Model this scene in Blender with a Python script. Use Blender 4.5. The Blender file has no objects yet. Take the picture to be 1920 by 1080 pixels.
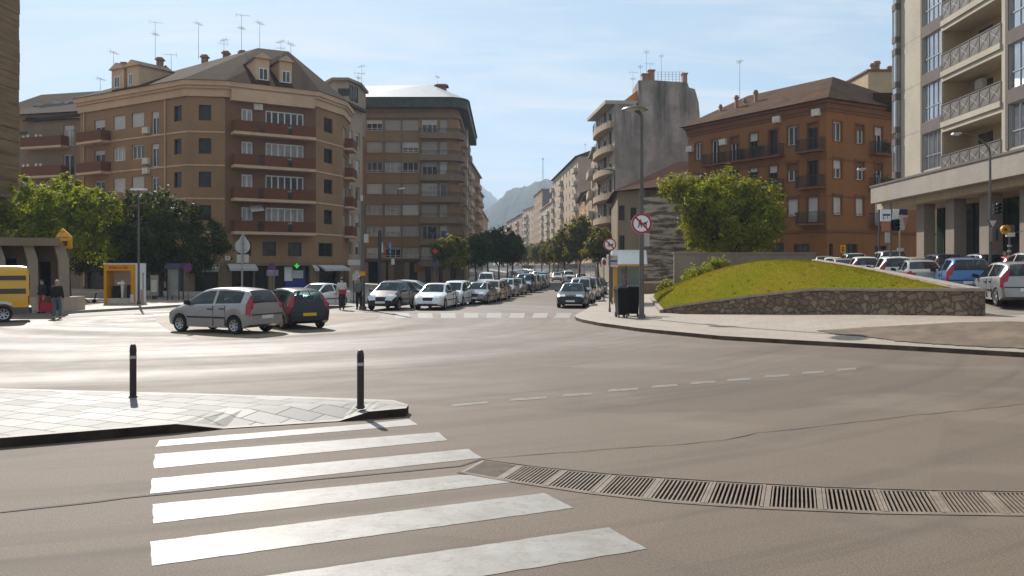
import bpy, bmesh, math, random
from mathutils import Vector, Matrix
from mathutils.geometry import tessellate_polygon
rnd = random.Random(7)
H, F, CX, CY = 2.35, 1600.0, 960.0, 500.0      # eye height (m) and the lens, used to turn survey sightings into metres
SC = bpy.context.scene
COL = SC.collection

def W(px, py, Y): return Vector(((px-CX)/F*Y, Y, H+(CY-py)/F*Y))
def X_(px, Y): return (px-CX)/F*Y
def Z_(py, Y): return H+(CY-py)/F*Y
def G(px, py, z=0.0):
    Y = F*(H-z)/(py-CY)
    return Vector(((px-CX)/F*Y, Y, z))
def lerp(a, b, t): return a+(b-a)*t
def interp(tab, x):
    if x <= tab[0][0]: return tab[0][1]
    for (a, b), (c, d) in zip(tab, tab[1:]):
        if x <= c: return b+(d-b)*(x-a)/(c-a)
    return tab[-1][1]
def sstep(a, b, x):
    t = max(0, min(1, (x-a)/(b-a))); return t*t*(3-2*t)

# ------------------------------------------------------------------ materials
MATS = {}
def nodes_of(name):
    m = bpy.data.materials.new(name); m.use_nodes = True
    nt = m.node_tree; b = nt.nodes['Principled BSDF']
    MATS[name] = m
    return m, nt, b
def N(nt, typ, **kw):
    n = nt.nodes.new(typ)
    for k, v in kw.items():
        if k in n.inputs: n.inputs[k].default_value = v
        else: setattr(n, k, v)
    return n
def L(nt, a, b): nt.links.new(a, b)
def rgb(c): return (c[0], c[1], c[2], 1.0)
def pos(nt, scale=(1, 1, 1), rot=(0, 0, 0)):
    g = N(nt, 'ShaderNodeNewGeometry'); m = N(nt, 'ShaderNodeMapping')
    m.inputs['Scale'].default_value = scale; m.inputs['Rotation'].default_value = rot
    L(nt, g.outputs['Position'], m.inputs['Vector']); return m.outputs['Vector']
def objc(nt, scale=(1, 1, 1)):
    g = N(nt, 'ShaderNodeTexCoord'); m = N(nt, 'ShaderNodeMapping')
    m.inputs['Scale'].default_value = scale
    L(nt, g.outputs['Object'], m.inputs['Vector']); return m.outputs['Vector']
def noise(nt, vec, scale, detail=4, rough=.55):
    n = N(nt, 'ShaderNodeTexNoise'); n.inputs['Scale'].default_value = scale
    n.inputs['Detail'].default_value = detail; n.inputs['Roughness'].default_value = rough
    L(nt, vec, n.inputs['Vector']); return n.outputs['Fac']
def ramp(nt, fac, stops):
    r = N(nt, 'ShaderNodeValToRGB'); e = r.color_ramp.elements
    while len(e) < len(stops): e.new(.5)
    for el, (p, c) in zip(e, stops):
        el.position = p; el.color = rgb(c) if not isinstance(c, (int, float)) else (c, c, c, 1)
    L(nt, fac, r.inputs['Fac']); return r.outputs['Color']
def mix(nt, fac, a, b, mode='MIX'):
    n = N(nt, 'ShaderNodeMix', data_type='RGBA', blend_type=mode)
    def put(s, v):
        if hasattr(v, 'links'): L(nt, v, s)
        elif isinstance(v, (int, float)): s.default_value = v if s.type == 'VALUE' else (v, v, v, 1)
        else: s.default_value = rgb(v)
    put(n.inputs['Factor'], fac); put(n.inputs['A'], a); put(n.inputs['B'], b)
    return n.outputs['Result']
def math_(nt, op, a, b=0.0):
    n = N(nt, 'ShaderNodeMath', operation=op)
    for i, v in enumerate((a, b)):
        if hasattr(v, 'links'): L(nt, v, n.inputs[i])
        else: n.inputs[i].default_value = v
    return n.outputs[0]
def bump(nt, b, h, strength=.3, dist=.02):
    n = N(nt, 'ShaderNodeBump'); n.inputs['Strength'].default_value = strength; n.inputs['Distance'].default_value = dist
    L(nt, h, n.inputs['Height']); L(nt, n.outputs['Normal'], b.inputs['Normal'])

def M(name, col=None, rough=.6, var=.18, scale=1.5, metal=0, spec=.4, coat=0, bmp=0, local=False, emit=0):
    """a plain weathered material: colour with two sizes of blotches"""
    if name in MATS: return MATS[name]
    m, nt, b = nodes_of(name)
    b.inputs['Roughness'].default_value = rough; b.inputs['Metallic'].default_value = metal
    b.inputs['Specular IOR Level'].default_value = spec; b.inputs['Coat Weight'].default_value = coat
    if coat: b.inputs['Coat Roughness'].default_value = .06
    if var > 0:
        v = objc(nt) if local else pos(nt)
        f = noise(nt, v, scale, 5, .6)
        lo = [c*(1-var) for c in col]; hi = [min(1, c*(1+var)) for c in col]
        c = ramp(nt, f, [(.3, lo), (.7, hi)])
        L(nt, c, b.inputs['Base Color'])
        if bmp: bump(nt, b, noise(nt, v, scale*14, 3), bmp, .02)
    else:
        b.inputs['Base Color'].default_value = rgb(col)
    if emit:
        b.inputs['Emission Color'].default_value = rgb(col); b.inputs['Emission Strength'].default_value = emit
    return m

def stucco(name, col, streak=.25, grime=(.1, .08, .07)):
    m, nt, b = nodes_of(name)
    f1 = noise(nt, pos(nt), .35, 5, .65)
    f2 = noise(nt, pos(nt, (1.4, 1.4, .16)), 1.3, 4, .6)
    f3 = noise(nt, pos(nt), 7, 3, .6)
    c = ramp(nt, f1, [(.25, [x*.74 for x in col]), (.75, [x*1.2 for x in col])])
    c = mix(nt, math_(nt, 'MULTIPLY', ramp(nt, f2, [(.5, 0), (.8, 1)]), streak), c, grime)
    c = mix(nt, .35, c, ramp(nt, f3, [(.3, [x*.8 for x in col]), (.7, [x*1.2 for x in col])]))
    L(nt, c, b.inputs['Base Color']); b.inputs['Roughness'].default_value = .85
    b.inputs['Specular IOR Level'].default_value = .2
    bump(nt, b, noise(nt, pos(nt), 9, 4), .25, .03)
    return m
def tiles(name, col, col2):
    m, nt, b = nodes_of(name)
    f = noise(nt, pos(nt), .6, 5, .65); g = noise(nt, pos(nt, (3, 3, 9)), 1.2, 3)
    c = mix(nt, g, mix(nt, ramp(nt, f, [(.3, 0), (.7, 1)]), col, col2), [x*.5 for x in col])
    L(nt, c, b.inputs['Base Color']); b.inputs['Roughness'].default_value = .95; b.inputs['Specular IOR Level'].default_value = .05
    w = N(nt, 'ShaderNodeTexWave', wave_type='BANDS', bands_direction='Z'); w.inputs['Scale'].default_value = 2.2; w.inputs['Distortion'].default_value = .6
    L(nt, pos(nt), w.inputs['Vector']); bump(nt, b, w.outputs['Fac'], .25, .03)
    return m

stucco('ochre_stucco', (0.299, 0.174, 0.088), .3)
stucco('trim_stucco', (0.580, 0.383, 0.242), .25)
stucco('grey_stucco', (0.390, 0.289, 0.202), .3)
stucco('red_wall', (0.198, 0.100, 0.057), .25)
stucco('rose_brick', (0.159, 0.054, 0.023), .25)
stucco('brown_stucco', (0.227, 0.151, 0.092), .35)
stucco('bay_stucco', (0.281, 0.162, 0.075), .3)
stucco('orange_brick', (0.250, 0.104, 0.034), .3, (.08, .035, .02))
stucco('orange_trim', (0.185, 0.078, 0.036), .3, (.07, .03, .02))
stucco('cream_stucco', (0.456, 0.339, 0.206), .3)
stucco('pink_stucco', (0.445, 0.301, 0.232), .3)
stucco('pale_facade', (0.477, 0.359, 0.249), .35)
stucco('salmon_facade', (0.477, 0.272, 0.163), .3)
stucco('tan_facade', (0.350, 0.233, 0.146), .3)
stucco('white_facade', (0.445, 0.388, 0.303), .16, (.3, .25, .2))
stucco('mauve_facade', (0.150, 0.120, 0.108), .2)
stucco('pillar_stone', (.26, .21, .165), .2)
stucco('canopy_stone', (.34, .29, .245), .2)
stucco('old_cream', (.26, .195, .12), .4)
stucco('concrete', (0.286, 0.223, 0.163), .4, (.08, .07, .06))
stucco('pale_concrete', (0.445, 0.349, 0.258), .35)
stucco('band_cream', (0.488, 0.369, 0.241), .25)
tiles('roof_tile', (.06, .03, .014), (.095, .05, .026))
tiles('old_tile', (.045, .026, .015), (.075, .046, .028))
tiles('red_tile', (.075, .03, .018), (.115, .05, .03))
tiles('rust_tile', (.085, .045, .028), (.17, .1, .06))
M('roof_sheet', (.36, .34, .34), .5, .15, 2)
M('eave_green', (.05, .052, .034), .7, .4, 1.5)
M('eave_dark', (.07, .05, .04), .8, .3)
M('white_paint', (.72, .71, .7), .45, .06, 2)
M('cream_paint', (.6, .54, .46), .6, .12, 2)
M('dark_frame', (.035, .028, .025), .5, .2)
M('brown_frame', (.09, .05, .03), .5, .2)
M('blind', (.5, .46, .42), .6, .08, 1)
M('blind_tan', (.36, .3, .25), .6, .1, 1)
M('iron', (.025, .022, .022), .5, .2, spec=.4)
M('glass_dark', (.026, .021, .019), .1, .5, .5, spec=.22)
M('glass_room', (.085, .072, .062), .12, .6, .8, spec=.35)
M('curtain', (.34, .31, .28), .25, .3, 1.5, spec=.5)
M('glass_green', (.022, .032, .028), .07, .4, .4, spec=.35)
M('glass_sky', (.42, .43, .46), .03, .3, .3, metal=.75, spec=.9)
M('rail_grey', (.13, .112, .095), .6, .15)
M('zinc', (.4, .39, .38), .4, .15, metal=.6)
M('pole_grey', (.12, .105, .095), .5, .15, metal=.3)
M('pole_pale', (.3, .28, .26), .45, .12, metal=.4)
M('sign_white', (.75, .73, .72), .35, .04)
M('sign_back', (.42, .39, .36), .45, .08, metal=.3)
M('sign_red', (.36, .012, .02), .35, .08)
M('sign_blue', (.03, .04, .22), .4, .08)
M('sign_orange', (.42, .14, .07), .45, .1)
M('black', (.012, .011, .011), .5, .1)
M('yellow', (.68, .3, .008), .35, .08, coat=.2)
M('yellow_paint', (.72, .36, .01), .28, .05, coat=.5)
M('letter_red', (.55, .06, .01), .5, .1)
M('bin_plastic', (.007, .006, .006), .5, .25, 3, spec=.2)
M('green_light', (.03, .5, .07), .4, 0, emit=.5)
M('rubber', (.014, .013, .013), .75, .2, 4, local=True)
M('rim', (.42, .41, .41), .3, .1, metal=.8)
M('chrome', (.65, .65, .66), .15, 0, metal=1)
M('trim_black', (.016, .015, .016), .5, .2, local=True)
M('lamp_clear', (.6, .6, .62), .12, .1, spec=.7)
M('lamp_red', (.34, .008, .015), .15, .1, spec=.6)
M('lamp_amber', (.6, .2, .02), .2, .1)
M('plate_white', (.66, .65, .66), .4, .1, 6)
M('plate_yellow', (.75, .42, .01), .4, .06, 6)
M('seat_cloth', (.05, .047, .045), .9, .2, local=True)
M('skin', (.5, .29, .2), .6, .08)
M('awning', (.3, .28, .26), .7, .15)
M('awning_pale', (.5, .47, .44), .7, .12)
M('phone_blue', (.03, .04, .09), .35, .15)
M('bark', (.07, .05, .035), .9, .35, 4, bmp=.6)
M('coping', (.3, .24, .19), .8, .2, 2, bmp=.4)
M('poster_a', (.22, .2, .24), .5, .5, 2.5)
M('cloth_pale', (.45, .42, .4), .9, .2, 3)
M('orange_cloth', (.75, .3, .03), .6, .1)
M('terracotta', (.3, .15, .09), .8, .2, 3)
M('edging', (.16, .12, .085), .85, .35, 3, bmp=.3)
M('grate_iron', (.2, .15, .11), .65, .25, 5, bmp=.3)
M('trough', (.085, .06, .042), .95, .3, 3, spec=.1)

def car_glass(name, col, tr):
    m, nt, b = nodes_of(name)
    b.inputs['Base Color'].default_value = rgb(col); b.inputs['Roughness'].default_value = .05
    b.inputs['Specular IOR Level'].default_value = .95
    t = N(nt, 'ShaderNodeBsdfTransparent'); t.inputs['Color'].default_value = (.55, .68, .66, 1)
    mx = N(nt, 'ShaderNodeMixShader'); mx.inputs['Fac'].default_value = tr
    L(nt, b.outputs[0], mx.inputs[1]); L(nt, t.outputs[0], mx.inputs[2])
    L(nt, mx.outputs[0], nt.nodes['Material Output'].inputs['Surface'])
car_glass('car_glass', (.02, .025, .026), .5)
car_glass('shelter_glass', (.3, .32, .32), .6)
def leafmat(name, a, b_, tl):
    m, nt, b = nodes_of(name)
    f = noise(nt, pos(nt), 1.1, 3, .6); g = noise(nt, pos(nt), 9, 2)
    c = mix(nt, ramp(nt, f, [(.35, 0), (.65, 1)]), a, b_)
    c = mix(nt, .4, c, mix(nt, g, [x*.5 for x in a], [x*1.5 for x in b_]))
    L(nt, c, b.inputs['Base Color']); b.inputs['Roughness'].default_value = .5
    b.inputs['Specular IOR Level'].default_value = .12
    t = N(nt, 'ShaderNodeBsdfTranslucent'); c2 = mix(nt, 1.0, c, tl, 'MULTIPLY'); L(nt, c2, t.inputs['Color'])
    mx = N(nt, 'ShaderNodeMixShader'); mx.inputs['Fac'].default_value = .5
    L(nt, b.outputs[0], mx.inputs[1]); L(nt, t.outputs[0], mx.inputs[2])
    L(nt, mx.outputs[0], nt.nodes['Material Output'].inputs['Surface'])
leafmat('leaf_bright', (.115, .145, .004), (.23, .25, .008), (1.9, 1.8, .8))
leafmat('leaf_dark', (.034, .042, .007), (.07, .08, .011), (1.4, 1.3, .7))
leafmat('leaf_mid', (.1, .115, .006), (.2, .205, .014), (1.8, 1.7, .8))
leafmat('leaf_street', (.085, .085, .01), (.16, .145, .016), (1.6, 1.45, .8))

# ------------------------------------------------------------------ mesh builder
class MB:
    def __init__(s): s.v = []; s.f = []; s.m = []; s.mi = 0
    def mat(s, i): s.mi = i; return s
    def add(s, vs, fs):
        o = len(s.v); s.v += [tuple(v) for v in vs]
        for f in fs: s.f.append([o+i for i in f]); s.m.append(s.mi)
        return s
    def poly(s, pts): return s.add(pts, [list(range(len(pts)))])
    def hexa(s, b, t):
        return s.add(list(b)+list(t), [(3, 2, 1, 0), (4, 5, 6, 7), (0, 1, 5, 4), (1, 2, 6, 5), (2, 3, 7, 6), (3, 0, 4, 7)])
    def box(s, x0, x1, y0, y1, z0, z1):
        return s.hexa([(x0, y0, z0), (x1, y0, z0), (x1, y1, z0), (x0, y1, z0)], [(x0, y0, z1), (x1, y0, z1), (x1, y1, z1), (x0, y1, z1)])
    def bar(s, a, b, w, h, up=(0, 0, 1)):
        a = Vector(a); b = Vector(b); d = (b-a).normalized(); up = Vector(up)
        if abs(d.dot(up)) > .98: up = Vector((0, 1, 0))
        r = d.cross(up).normalized()*w/2; u = r.cross(d).normalized()*h/2
        return s.hexa([a-r-u, a+r-u, a+r+u, a-r+u], [b-r-u, b+r-u, b+r+u, b-r+u])
    def prism(s, poly, z0, z1):
        n = len(poly); b = [(p[0], p[1], z0) for p in poly]; t = [(p[0], p[1], z1) for p in poly]
        return s.add(b+t, [list(range(n))[::-1], list(range(n, 2*n))]+[(i, (i+1) % n, n+(i+1) % n, n+i) for i in range(n)])
    def cyl(s, a, b, r0, r1=None, n=10, cap=True):
        a = Vector(a); b = Vector(b); r1 = r0 if r1 is None else r1
        d = (b-a).normalized(); up = Vector((0, 0, 1)) if abs(d.z) < .95 else Vector((1, 0, 0))
        x = d.cross(up).normalized(); y = x.cross(d).normalized()
        vs = []
        for c, r in ((a, r0), (b, r1)):
            for i in range(n):
                t = 2*math.pi*i/n; vs.append(c+x*r*math.cos(t)+y*r*math.sin(t))
        fs = [(i, n+i, n+(i+1) % n, (i+1) % n) for i in range(n)]
        if cap: fs += [list(range(n)), list(range(n, 2*n))[::-1]]
        return s.add(vs, fs)
    def tube(s, pts, r, n=8):
        pts = [Vector(p) for p in pts]; rs = r if isinstance(r, (list, tuple)) else [r]*len(pts)
        vs = []; k = len(pts); px = None
        for i, p in enumerate(pts):
            d = (pts[min(i+1, k-1)]-pts[max(i-1, 0)]).normalized()
            if px is None:
                up = Vector((0, 0, 1)) if abs(d.z) < .9 else Vector((1, 0, 0)); px = d.cross(up).normalized()
            px = (px-d*px.dot(d)).normalized(); py = px.cross(d)
            for j in range(n):
                t = 2*math.pi*j/n; vs.append(p+(px*math.cos(t)+py*math.sin(t))*rs[i])
        fs = [(i*n+j, (i+1)*n+j, (i+1)*n+(j+1) % n, i*n+(j+1) % n) for i in range(k-1) for j in range(n)]
        fs += [list(range(n)), [(k-1)*n+j for j in range(n)][::-1]]
        return s.add(vs, fs)
    def ball(s, c, rx, ry=None, rz=None, nu=10, nv=6):
        ry = rx if ry is None else ry; rz = rx if rz is None else rz
        c = Vector(c); vs = [c+Vector((0, 0, -rz))]
        for j in range(1, nv):
            p = -math.pi/2+math.pi*j/nv
            for i in range(nu):
                t = 2*math.pi*i/nu; vs.append(c+Vector((rx*math.cos(p)*math.cos(t), ry*math.cos(p)*math.sin(t), rz*math.sin(p))))
        vs.append(c+Vector((0, 0, rz))); e = len(vs)-1
        fs = [(0, 1+(i+1) % nu, 1+i) for i in range(nu)]
        for j in range(nv-2):
            for i in range(nu):
                a = 1+j*nu; fs.append((a+i, a+(i+1) % nu, a+nu+(i+1) % nu, a+nu+i))
        a = 1+(nv-2)*nu; fs += [(a+i, a+(i+1) % nu, e) for i in range(nu)]
        return s.add(vs, fs)
    def mesh(s, name, mats, smooth=None, off=None):
        me = bpy.data.meshes.new(name)
        vs = s.v if off is None else [(v[0]-off[0], v[1]-off[1], v[2]-off[2]) for v in s.v]
        me.from_pydata(vs, [], s.f)
        for m in mats: me.materials.append(MATS[m] if isinstance(m, str) else m)
        if len(mats) > 1: me.polygons.foreach_set('material_index', s.m)
        bm = bmesh.new(); bm.from_mesh(me)
        if smooth is not None: bmesh.ops.remove_doubles(bm, verts=bm.verts, dist=.0005)
        bmesh.ops.recalc_face_normals(bm, faces=bm.faces)
        if smooth is not None:
            for f in bm.faces: f.smooth = True
            for e in bm.edges:
                if len(e.link_faces) != 2 or e.calc_face_angle(9) > math.radians(smooth): e.smooth = False
        bm.to_mesh(me); bm.free()
        return me

def link(name, data, parent=None):
    o = bpy.data.objects.new(name, data); COL.objects.link(o)
    if parent is not None: o.parent = parent
    return o
def wloc(o):
    v = Vector(o.location)
    while o.parent is not None: o = o.parent; v += o.location
    return v
def obj(name, mb, mats, parent=None, smooth=None, world=True):
    """one mesh object; world: the builder holds world coordinates"""
    if not isinstance(mats, (list, tuple)): mats = [mats]
    off = wloc(parent) if (parent is not None and world) else None
    return link(name, mb.mesh(name, mats, smooth, off), parent)
def tag(o, label, cat, group=None, kind=None):
    o['label'] = label; o['category'] = cat
    if group: o['group'] = group
    if kind: o['kind'] = kind
    return o
def thing(name, label, cat, loc, rz=0, group=None):
    o = link(name, None); o.location = loc; o.rotation_euler = (0, 0, rz); o.empty_display_size = .3
    return tag(o, label, cat, group)
def struct(name, mb, mats, smooth=None, label=None, cat=None):
    o = obj(name, mb, mats, None, smooth); o['kind'] = 'structure'
    o['label'] = label or name.replace('_', ' ')+' of the street crossing'
    o['category'] = cat or name.replace('_', ' ')
    return o
def copy_tree(o, parent=None):
    c = o.copy(); COL.objects.link(c); c.parent = parent
    for ch in list(o.children): copy_tree(ch, c)
    return c

# ------------------------------------------------------------------ facades
class Fac:
    """an upright wall plane from P to Q (left to right as one faces it)"""
    def __init__(s, P, Q, z0=0):
        s.P = Vector((P[0], P[1])); s.Q = Vector((Q[0], Q[1])); s.L = (s.Q-s.P).length
        s.u = (s.Q-s.P)/s.L; s.n = Vector((s.u.y, -s.u.x)); s.z0 = z0
    def pt(s, u, z, d=0):
        p = s.P+s.u*u+s.n*d; return Vector((p.x, p.y, z))
    def upx(s, px):
        k = (px-CX)/F; return (k*s.P.y-s.P.x)/(s.u.x-k*s.u.y)
    def zpx(s, u, py): return H+(CY-py)/F*(s.P.y+s.u.y*u)
    def rect(s, x0, y0, x1, y1):
        a, b = s.upx(x0), s.upx(x1); m = (a+b)/2
        return (a, b, s.zpx(m, y1), s.zpx(m, y0))
    def box(s, mb, u0, u1, z0, z1, d0, d1):
        c = [s.pt(u0, z0, d1), s.pt(u1, z0, d1), s.pt(u1, z0, d0), s.pt(u0, z0, d0)]
        return mb.hexa(c, [Vector((p.x, p.y, z1)) for p in c])
    def wall(s, mb, U0, U1, Z0, Z1, ops, depth=.2):
        us = sorted({U0, U1, *[u for o in ops for u in o[:2] if U0 < u < U1]}); zs = sorted({Z0, Z1, *[z for o in ops for z in o[2:4] if Z0 < z < Z1]})
        for a, b in zip(us, us[1:]):
            run = None
            cells = []
            for c, d in zip(zs, zs[1:]):
                mu, mz = (a+b)/2, (c+d)/2
                hole = any(o[0] < mu < o[1] and o[2] < mz < o[3] for o in ops)
                if hole: run = None
                elif run is not None: run[1] = d
                else: run = [c, d]; cells.append(run)
            for c, d in cells: mb.poly([s.pt(a, c), s.pt(b, c), s.pt(b, d), s.pt(a, d)])
        for (a, b, c, d) in [o[:4] for o in ops]:
            q = [(a, c), (b, c), (b, d), (a, d)]
            for i in range(4):
                (u, z), (u2, z2) = q[i], q[(i+1) % 4]
                mb.poly([s.pt(u, z), s.pt(u2, z2), s.pt(u2, z2, -depth), s.pt(u, z, -depth)])

def window(fac, root, r, n=2, frame='white_paint', pane='glass_dark', blind=0, bm='blind', depth=.17, fw=.07, transom=None, sill=None, name='window', mesh_only=False):
    u0, u1, z0, z1 = r; mb = MB(); d0, d1 = -depth-.03, -depth+.035
    fac.box(mb, u0, u1, z0, z0+fw, d0, d1); fac.box(mb, u0, u1, z1-fw, z1, d0, d1)
    fac.box(mb, u0, u0+fw, z0+fw, z1-fw, d0, d1); fac.box(mb, u1-fw, u1, z0+fw, z1-fw, d0, d1)
    for i in range(1, n):
        u = lerp(u0, u1, i/n); fac.box(mb, u-fw*.45, u+fw*.45, z0+fw, z1-fw, d0, d1-.006)
    if transom: fac.box(mb, u0+fw, u1-fw, lerp(z0, z1, transom)-.035, lerp(z0, z1, transom)+.035, d0+.002, d1-.012)
    w = obj(name, mb, frame, root)
    p = MB(); fac.box(p, u0+.01, u1-.01, z0+.01, z1-.01, -depth-.06, -depth-.02); obj('pane', p, pane, w)
    if blind > .02:
        b = MB(); zb = lerp(z1, z0, blind); k = max(2, int((z1-zb)/.16))
        for i in range(k):
            a, c = lerp(zb, z1, i/k), lerp(zb, z1, (i+1)/k)
            fac.box(b, u0+.03, u1-.03, a, c-.012, -depth+.04, -depth+.065)
        obj('shutter', b, bm, w)
    if sill:
        b = MB(); fac.box(b, u0-.07, u1+.07, z0-.07, z0-.005, -.02, .07); obj('sill', b, sill, w)
    return w
def railing(fac, mb, u0, u1, z0, z1, d, step=.13, t=.025, ends=True):
    fac.box(mb, u0, u1, z1-.05, z1, d-.03, d+.02); fac.box(mb, u0, u1, z0+.06, z0+.1, d-.02, d+.015)
    n = max(2, int((u1-u0)/step))
    for i in range(n+1):
        u = lerp(u0+.02, u1-.02, i/n); fac.box(mb, u-t/2, u+t/2, z0, z1-.05, d-t/2-.002, d+t/2-.007)
    if ends:
        for u in (u0, u1-.03):
            fac.box(mb, u, u+.03, z1-.055, z1-.005, 0, d-.03)
            for k in range(1, 6): fac.box(mb, u, u+.025, z0, z1-.055, d*k/6-.012, d*k/6+.012)
def antenna(x, y, z, h, label, kind=0):
    t = thing('tv_antenna', label, 'antenna', (x, y, z), 0, 'antennas on the roofs')
    m = MB(); m.cyl((x, y, z-.6), (x, y, z+h), .026, .016, 6); obj('mast', m, 'pole_pale', t)
    m = MB()
    def yagi(zz, l, a):
        c, s = math.cos(a), math.sin(a)
        m.bar((x-c*l*.4, y-s*l*.4, zz), (x+c*l*.6, y+s*l*.6, zz), .02, .02)
        for i in range(7):
            q = -.4+i/6; px, py = x+c*l*q, y+s*l*q; e = .42-.03*i
            m.bar((px+s*e, py-c*e, zz), (px-s*e, py+c*e, zz), .012, .012)
            if i == 0: m.bar((px, py, zz-.3), (px, py, zz+.3), .018, .018)
    yagi(z+h-.1, 1.3, .4+kind); 
    if kind % 2 == 0: yagi(z+h*.6, .9, 1.4+kind)
    obj('aerial', m, 'pole_pale', t)
# ------------------------------------------------------------------ camera, sky, sun, air
cam = bpy.data.cameras.new('camera'); cam.lens = 30; cam.sensor_width = 36; cam.shift_y = -40/1920
cam.clip_end = 12000; cam.clip_start = .1
co = bpy.data.objects.new('camera', cam); COL.objects.link(co)
co.location = (0, 0, H); co.rotation_euler = (math.pi/2, 0, 0); SC.camera = co

SUN_EL, SUN_AZ = math.radians(37), math.atan2(-.42, .9)      # azimuth measured from +Y towards +X
sd = Vector((math.sin(SUN_AZ)*math.cos(SUN_EL), math.cos(SUN_AZ)*math.cos(SUN_EL), math.sin(SUN_EL)))
sl = bpy.data.lights.new('sun', 'SUN'); sl.energy = 4.2; sl.angle = math.radians(.53); sl.color = (1, .955, .89)
so = bpy.data.objects.new('sun', sl); COL.objects.link(so); so.rotation_euler = sd.to_track_quat('Z', 'Y').to_euler(); so.location = (-40, 80, 90)
w = bpy.data.worlds.new('World'); SC.world = w; w.use_nodes = True; nt = w.node_tree
bg = nt.nodes['Background']
sky = N(nt, 'ShaderNodeTexSky', sky_type='NISHITA'); sky.sun_disc = False; sky.sun_elevation = SUN_EL; sky.sun_rotation = SUN_AZ
sky.altitude = 200; sky.air_density = 1.0; sky.dust_density = 1.2; sky.ozone_density = 1.5
tc = N(nt, 'ShaderNodeTexCoord'); sep = N(nt, 'ShaderNodeSeparateXYZ'); L(nt, tc.outputs['Generated'], sep.inputs[0])
zz = math_(nt, 'ADD', math_(nt, 'ABSOLUTE', sep.outputs['Z']), .12)
cx = math_(nt, 'DIVIDE', sep.outputs['X'], zz); cy = math_(nt, 'DIVIDE', sep.outputs['Y'], zz)
cb = N(nt, 'ShaderNodeCombineXYZ'); L(nt, cx, cb.inputs[0]); L(nt, cy, cb.inputs[1])
mp = N(nt, 'ShaderNodeMapping'); mp.inputs['Rotation'].default_value = (0, 0, .5); mp.inputs['Scale'].default_value = (.6, 1.9, 1); L(nt, cb.outputs[0], mp.inputs[0])
n1 = N(nt, 'ShaderNodeTexNoise'); n1.inputs['Scale'].default_value = 1.15; n1.inputs['Detail'].default_value = 7; n1.inputs['Roughness'].default_value = .62; n1.inputs['Distortion'].default_value = 1.1
L(nt, mp.outputs[0], n1.inputs['Vector'])
cl = ramp(nt, n1.outputs['Fac'], [(.43, 0), (.64, 1)])
pale = mix(nt, .84, sky.outputs[0], (2.15, 3.15, 4.0))
cloud = mix(nt, cl, pale, (4.45, 4.6, 4.7))
L(nt, cloud, bg.inputs['Color']); bg.inputs['Strength'].default_value = .1
SC.view_settings.view_transform = 'Standard'; SC.view_settings.look = 'None'; SC.view_settings.exposure = .78; SC.view_settings.gamma = 1
SC.cycles.max_bounces = 8; SC.cycles.transparent_max_bounces = 16; SC.cycles.volume_bounces = 0
try:
    SC.cycles.use_denoising = True; SC.cycles.denoiser = 'OPENIMAGEDENOISE'
except Exception: pass

m, nt, b = nodes_of('air'); nt.nodes.remove(b)
v = N(nt, 'ShaderNodeVolumePrincipled'); v.inputs['Color'].default_value = (.62, .78, .98, 1); v.inputs['Density'].default_value = .00027; v.inputs['Anisotropy'].default_value = .25
L(nt, v.outputs[0], nt.nodes['Material Output'].inputs['Volume'])
mb = MB(); mb.box(-1900, 1900, -60, 4300, -1.6, 520)
hz = obj('haze', mb, 'air'); tag(hz, 'thin bluish haze hanging over the avenue and the distant hills', 'haze', kind='stuff')

# ------------------------------------------------------------------ ground materials
m, nt, b = nodes_of('asphalt')
P = pos(nt)
sp = noise(nt, P, 55, 3, .7); md = noise(nt, P, 1.1, 6, .65); lg = noise(nt, P, .11, 4, .6)
vs = N(nt, 'ShaderNodeVectorMath', operation='SUBTRACT'); L(nt, P, vs.inputs[0]); vs.inputs[1].default_value = (-14, 38, 0)
ln = N(nt, 'ShaderNodeVectorMath', operation='LENGTH'); L(nt, vs.outputs[0], ln.inputs[0])
se = N(nt, 'ShaderNodeSeparateXYZ'); L(nt, vs.outputs[0], se.inputs[0])
an = math_(nt, 'ARCTAN2', se.outputs['Y'], se.outputs['X'])
cbn = N(nt, 'ShaderNodeCombineXYZ'); L(nt, ln.outputs['Value'], cbn.inputs[0]); L(nt, math_(nt, 'MULTIPLY', an, 1.6), cbn.inputs[1])
tr = noise(nt, cbn.outputs[0], .42, 6, .6)
trk = ramp(nt, math_(nt, 'ADD', math_(nt, 'MULTIPLY', tr, .82), math_(nt, 'MULTIPLY', md, .18)), [(.36, 0), (.62, 1)])
inr = ramp(nt, math_(nt, 'DIVIDE', ln.outputs['Value'], 60.0), [(.33, 1), (.46, 0)])
pol = math_(nt, 'MULTIPLY', trk, inr)
c = ramp(nt, lg, [(.3, (.125, .082, .05)), (.7, (.18, .12, .077))])
c = mix(nt, .5, c, ramp(nt, md, [(.3, (.108, .071, .044)), (.72, (.187, .132, .09))]))
c = mix(nt, math_(nt, 'MULTIPLY', pol, .2), c, (.2, .163, .13))
sp2 = noise(nt, P, 21, 4, .75)
c = mix(nt, .35, c, ramp(nt, sp2, [(.35, (.06, .044, .032)), (.65, (.21, .165, .13))]))
c = mix(nt, .65, c, ramp(nt, sp, [(.3, (.07, .05, .034)), (.5, (.135, .097, .066)), (.75, (.3, .235, .175))]))
oil = noise(nt, pos(nt, (.5, .5, 1)), .8, 5, .7)
c = mix(nt, ramp(nt, oil, [(.58, 0), (.74, .55)]), c, (.06, .045, .034))
vp = N(nt, 'ShaderNodeTexVoronoi', feature='F1', distance='CHEBYCHEV'); vp.inputs['Scale'].default_value = .13; vp.inputs['Randomness'].default_value = 1
L(nt, pos(nt, (1, 1.5, 1), (0, 0, .35)), vp.inputs['Vector']); sv = N(nt, 'ShaderNodeSeparateColor'); L(nt, vp.outputs['Color'], sv.inputs[0])
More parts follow.
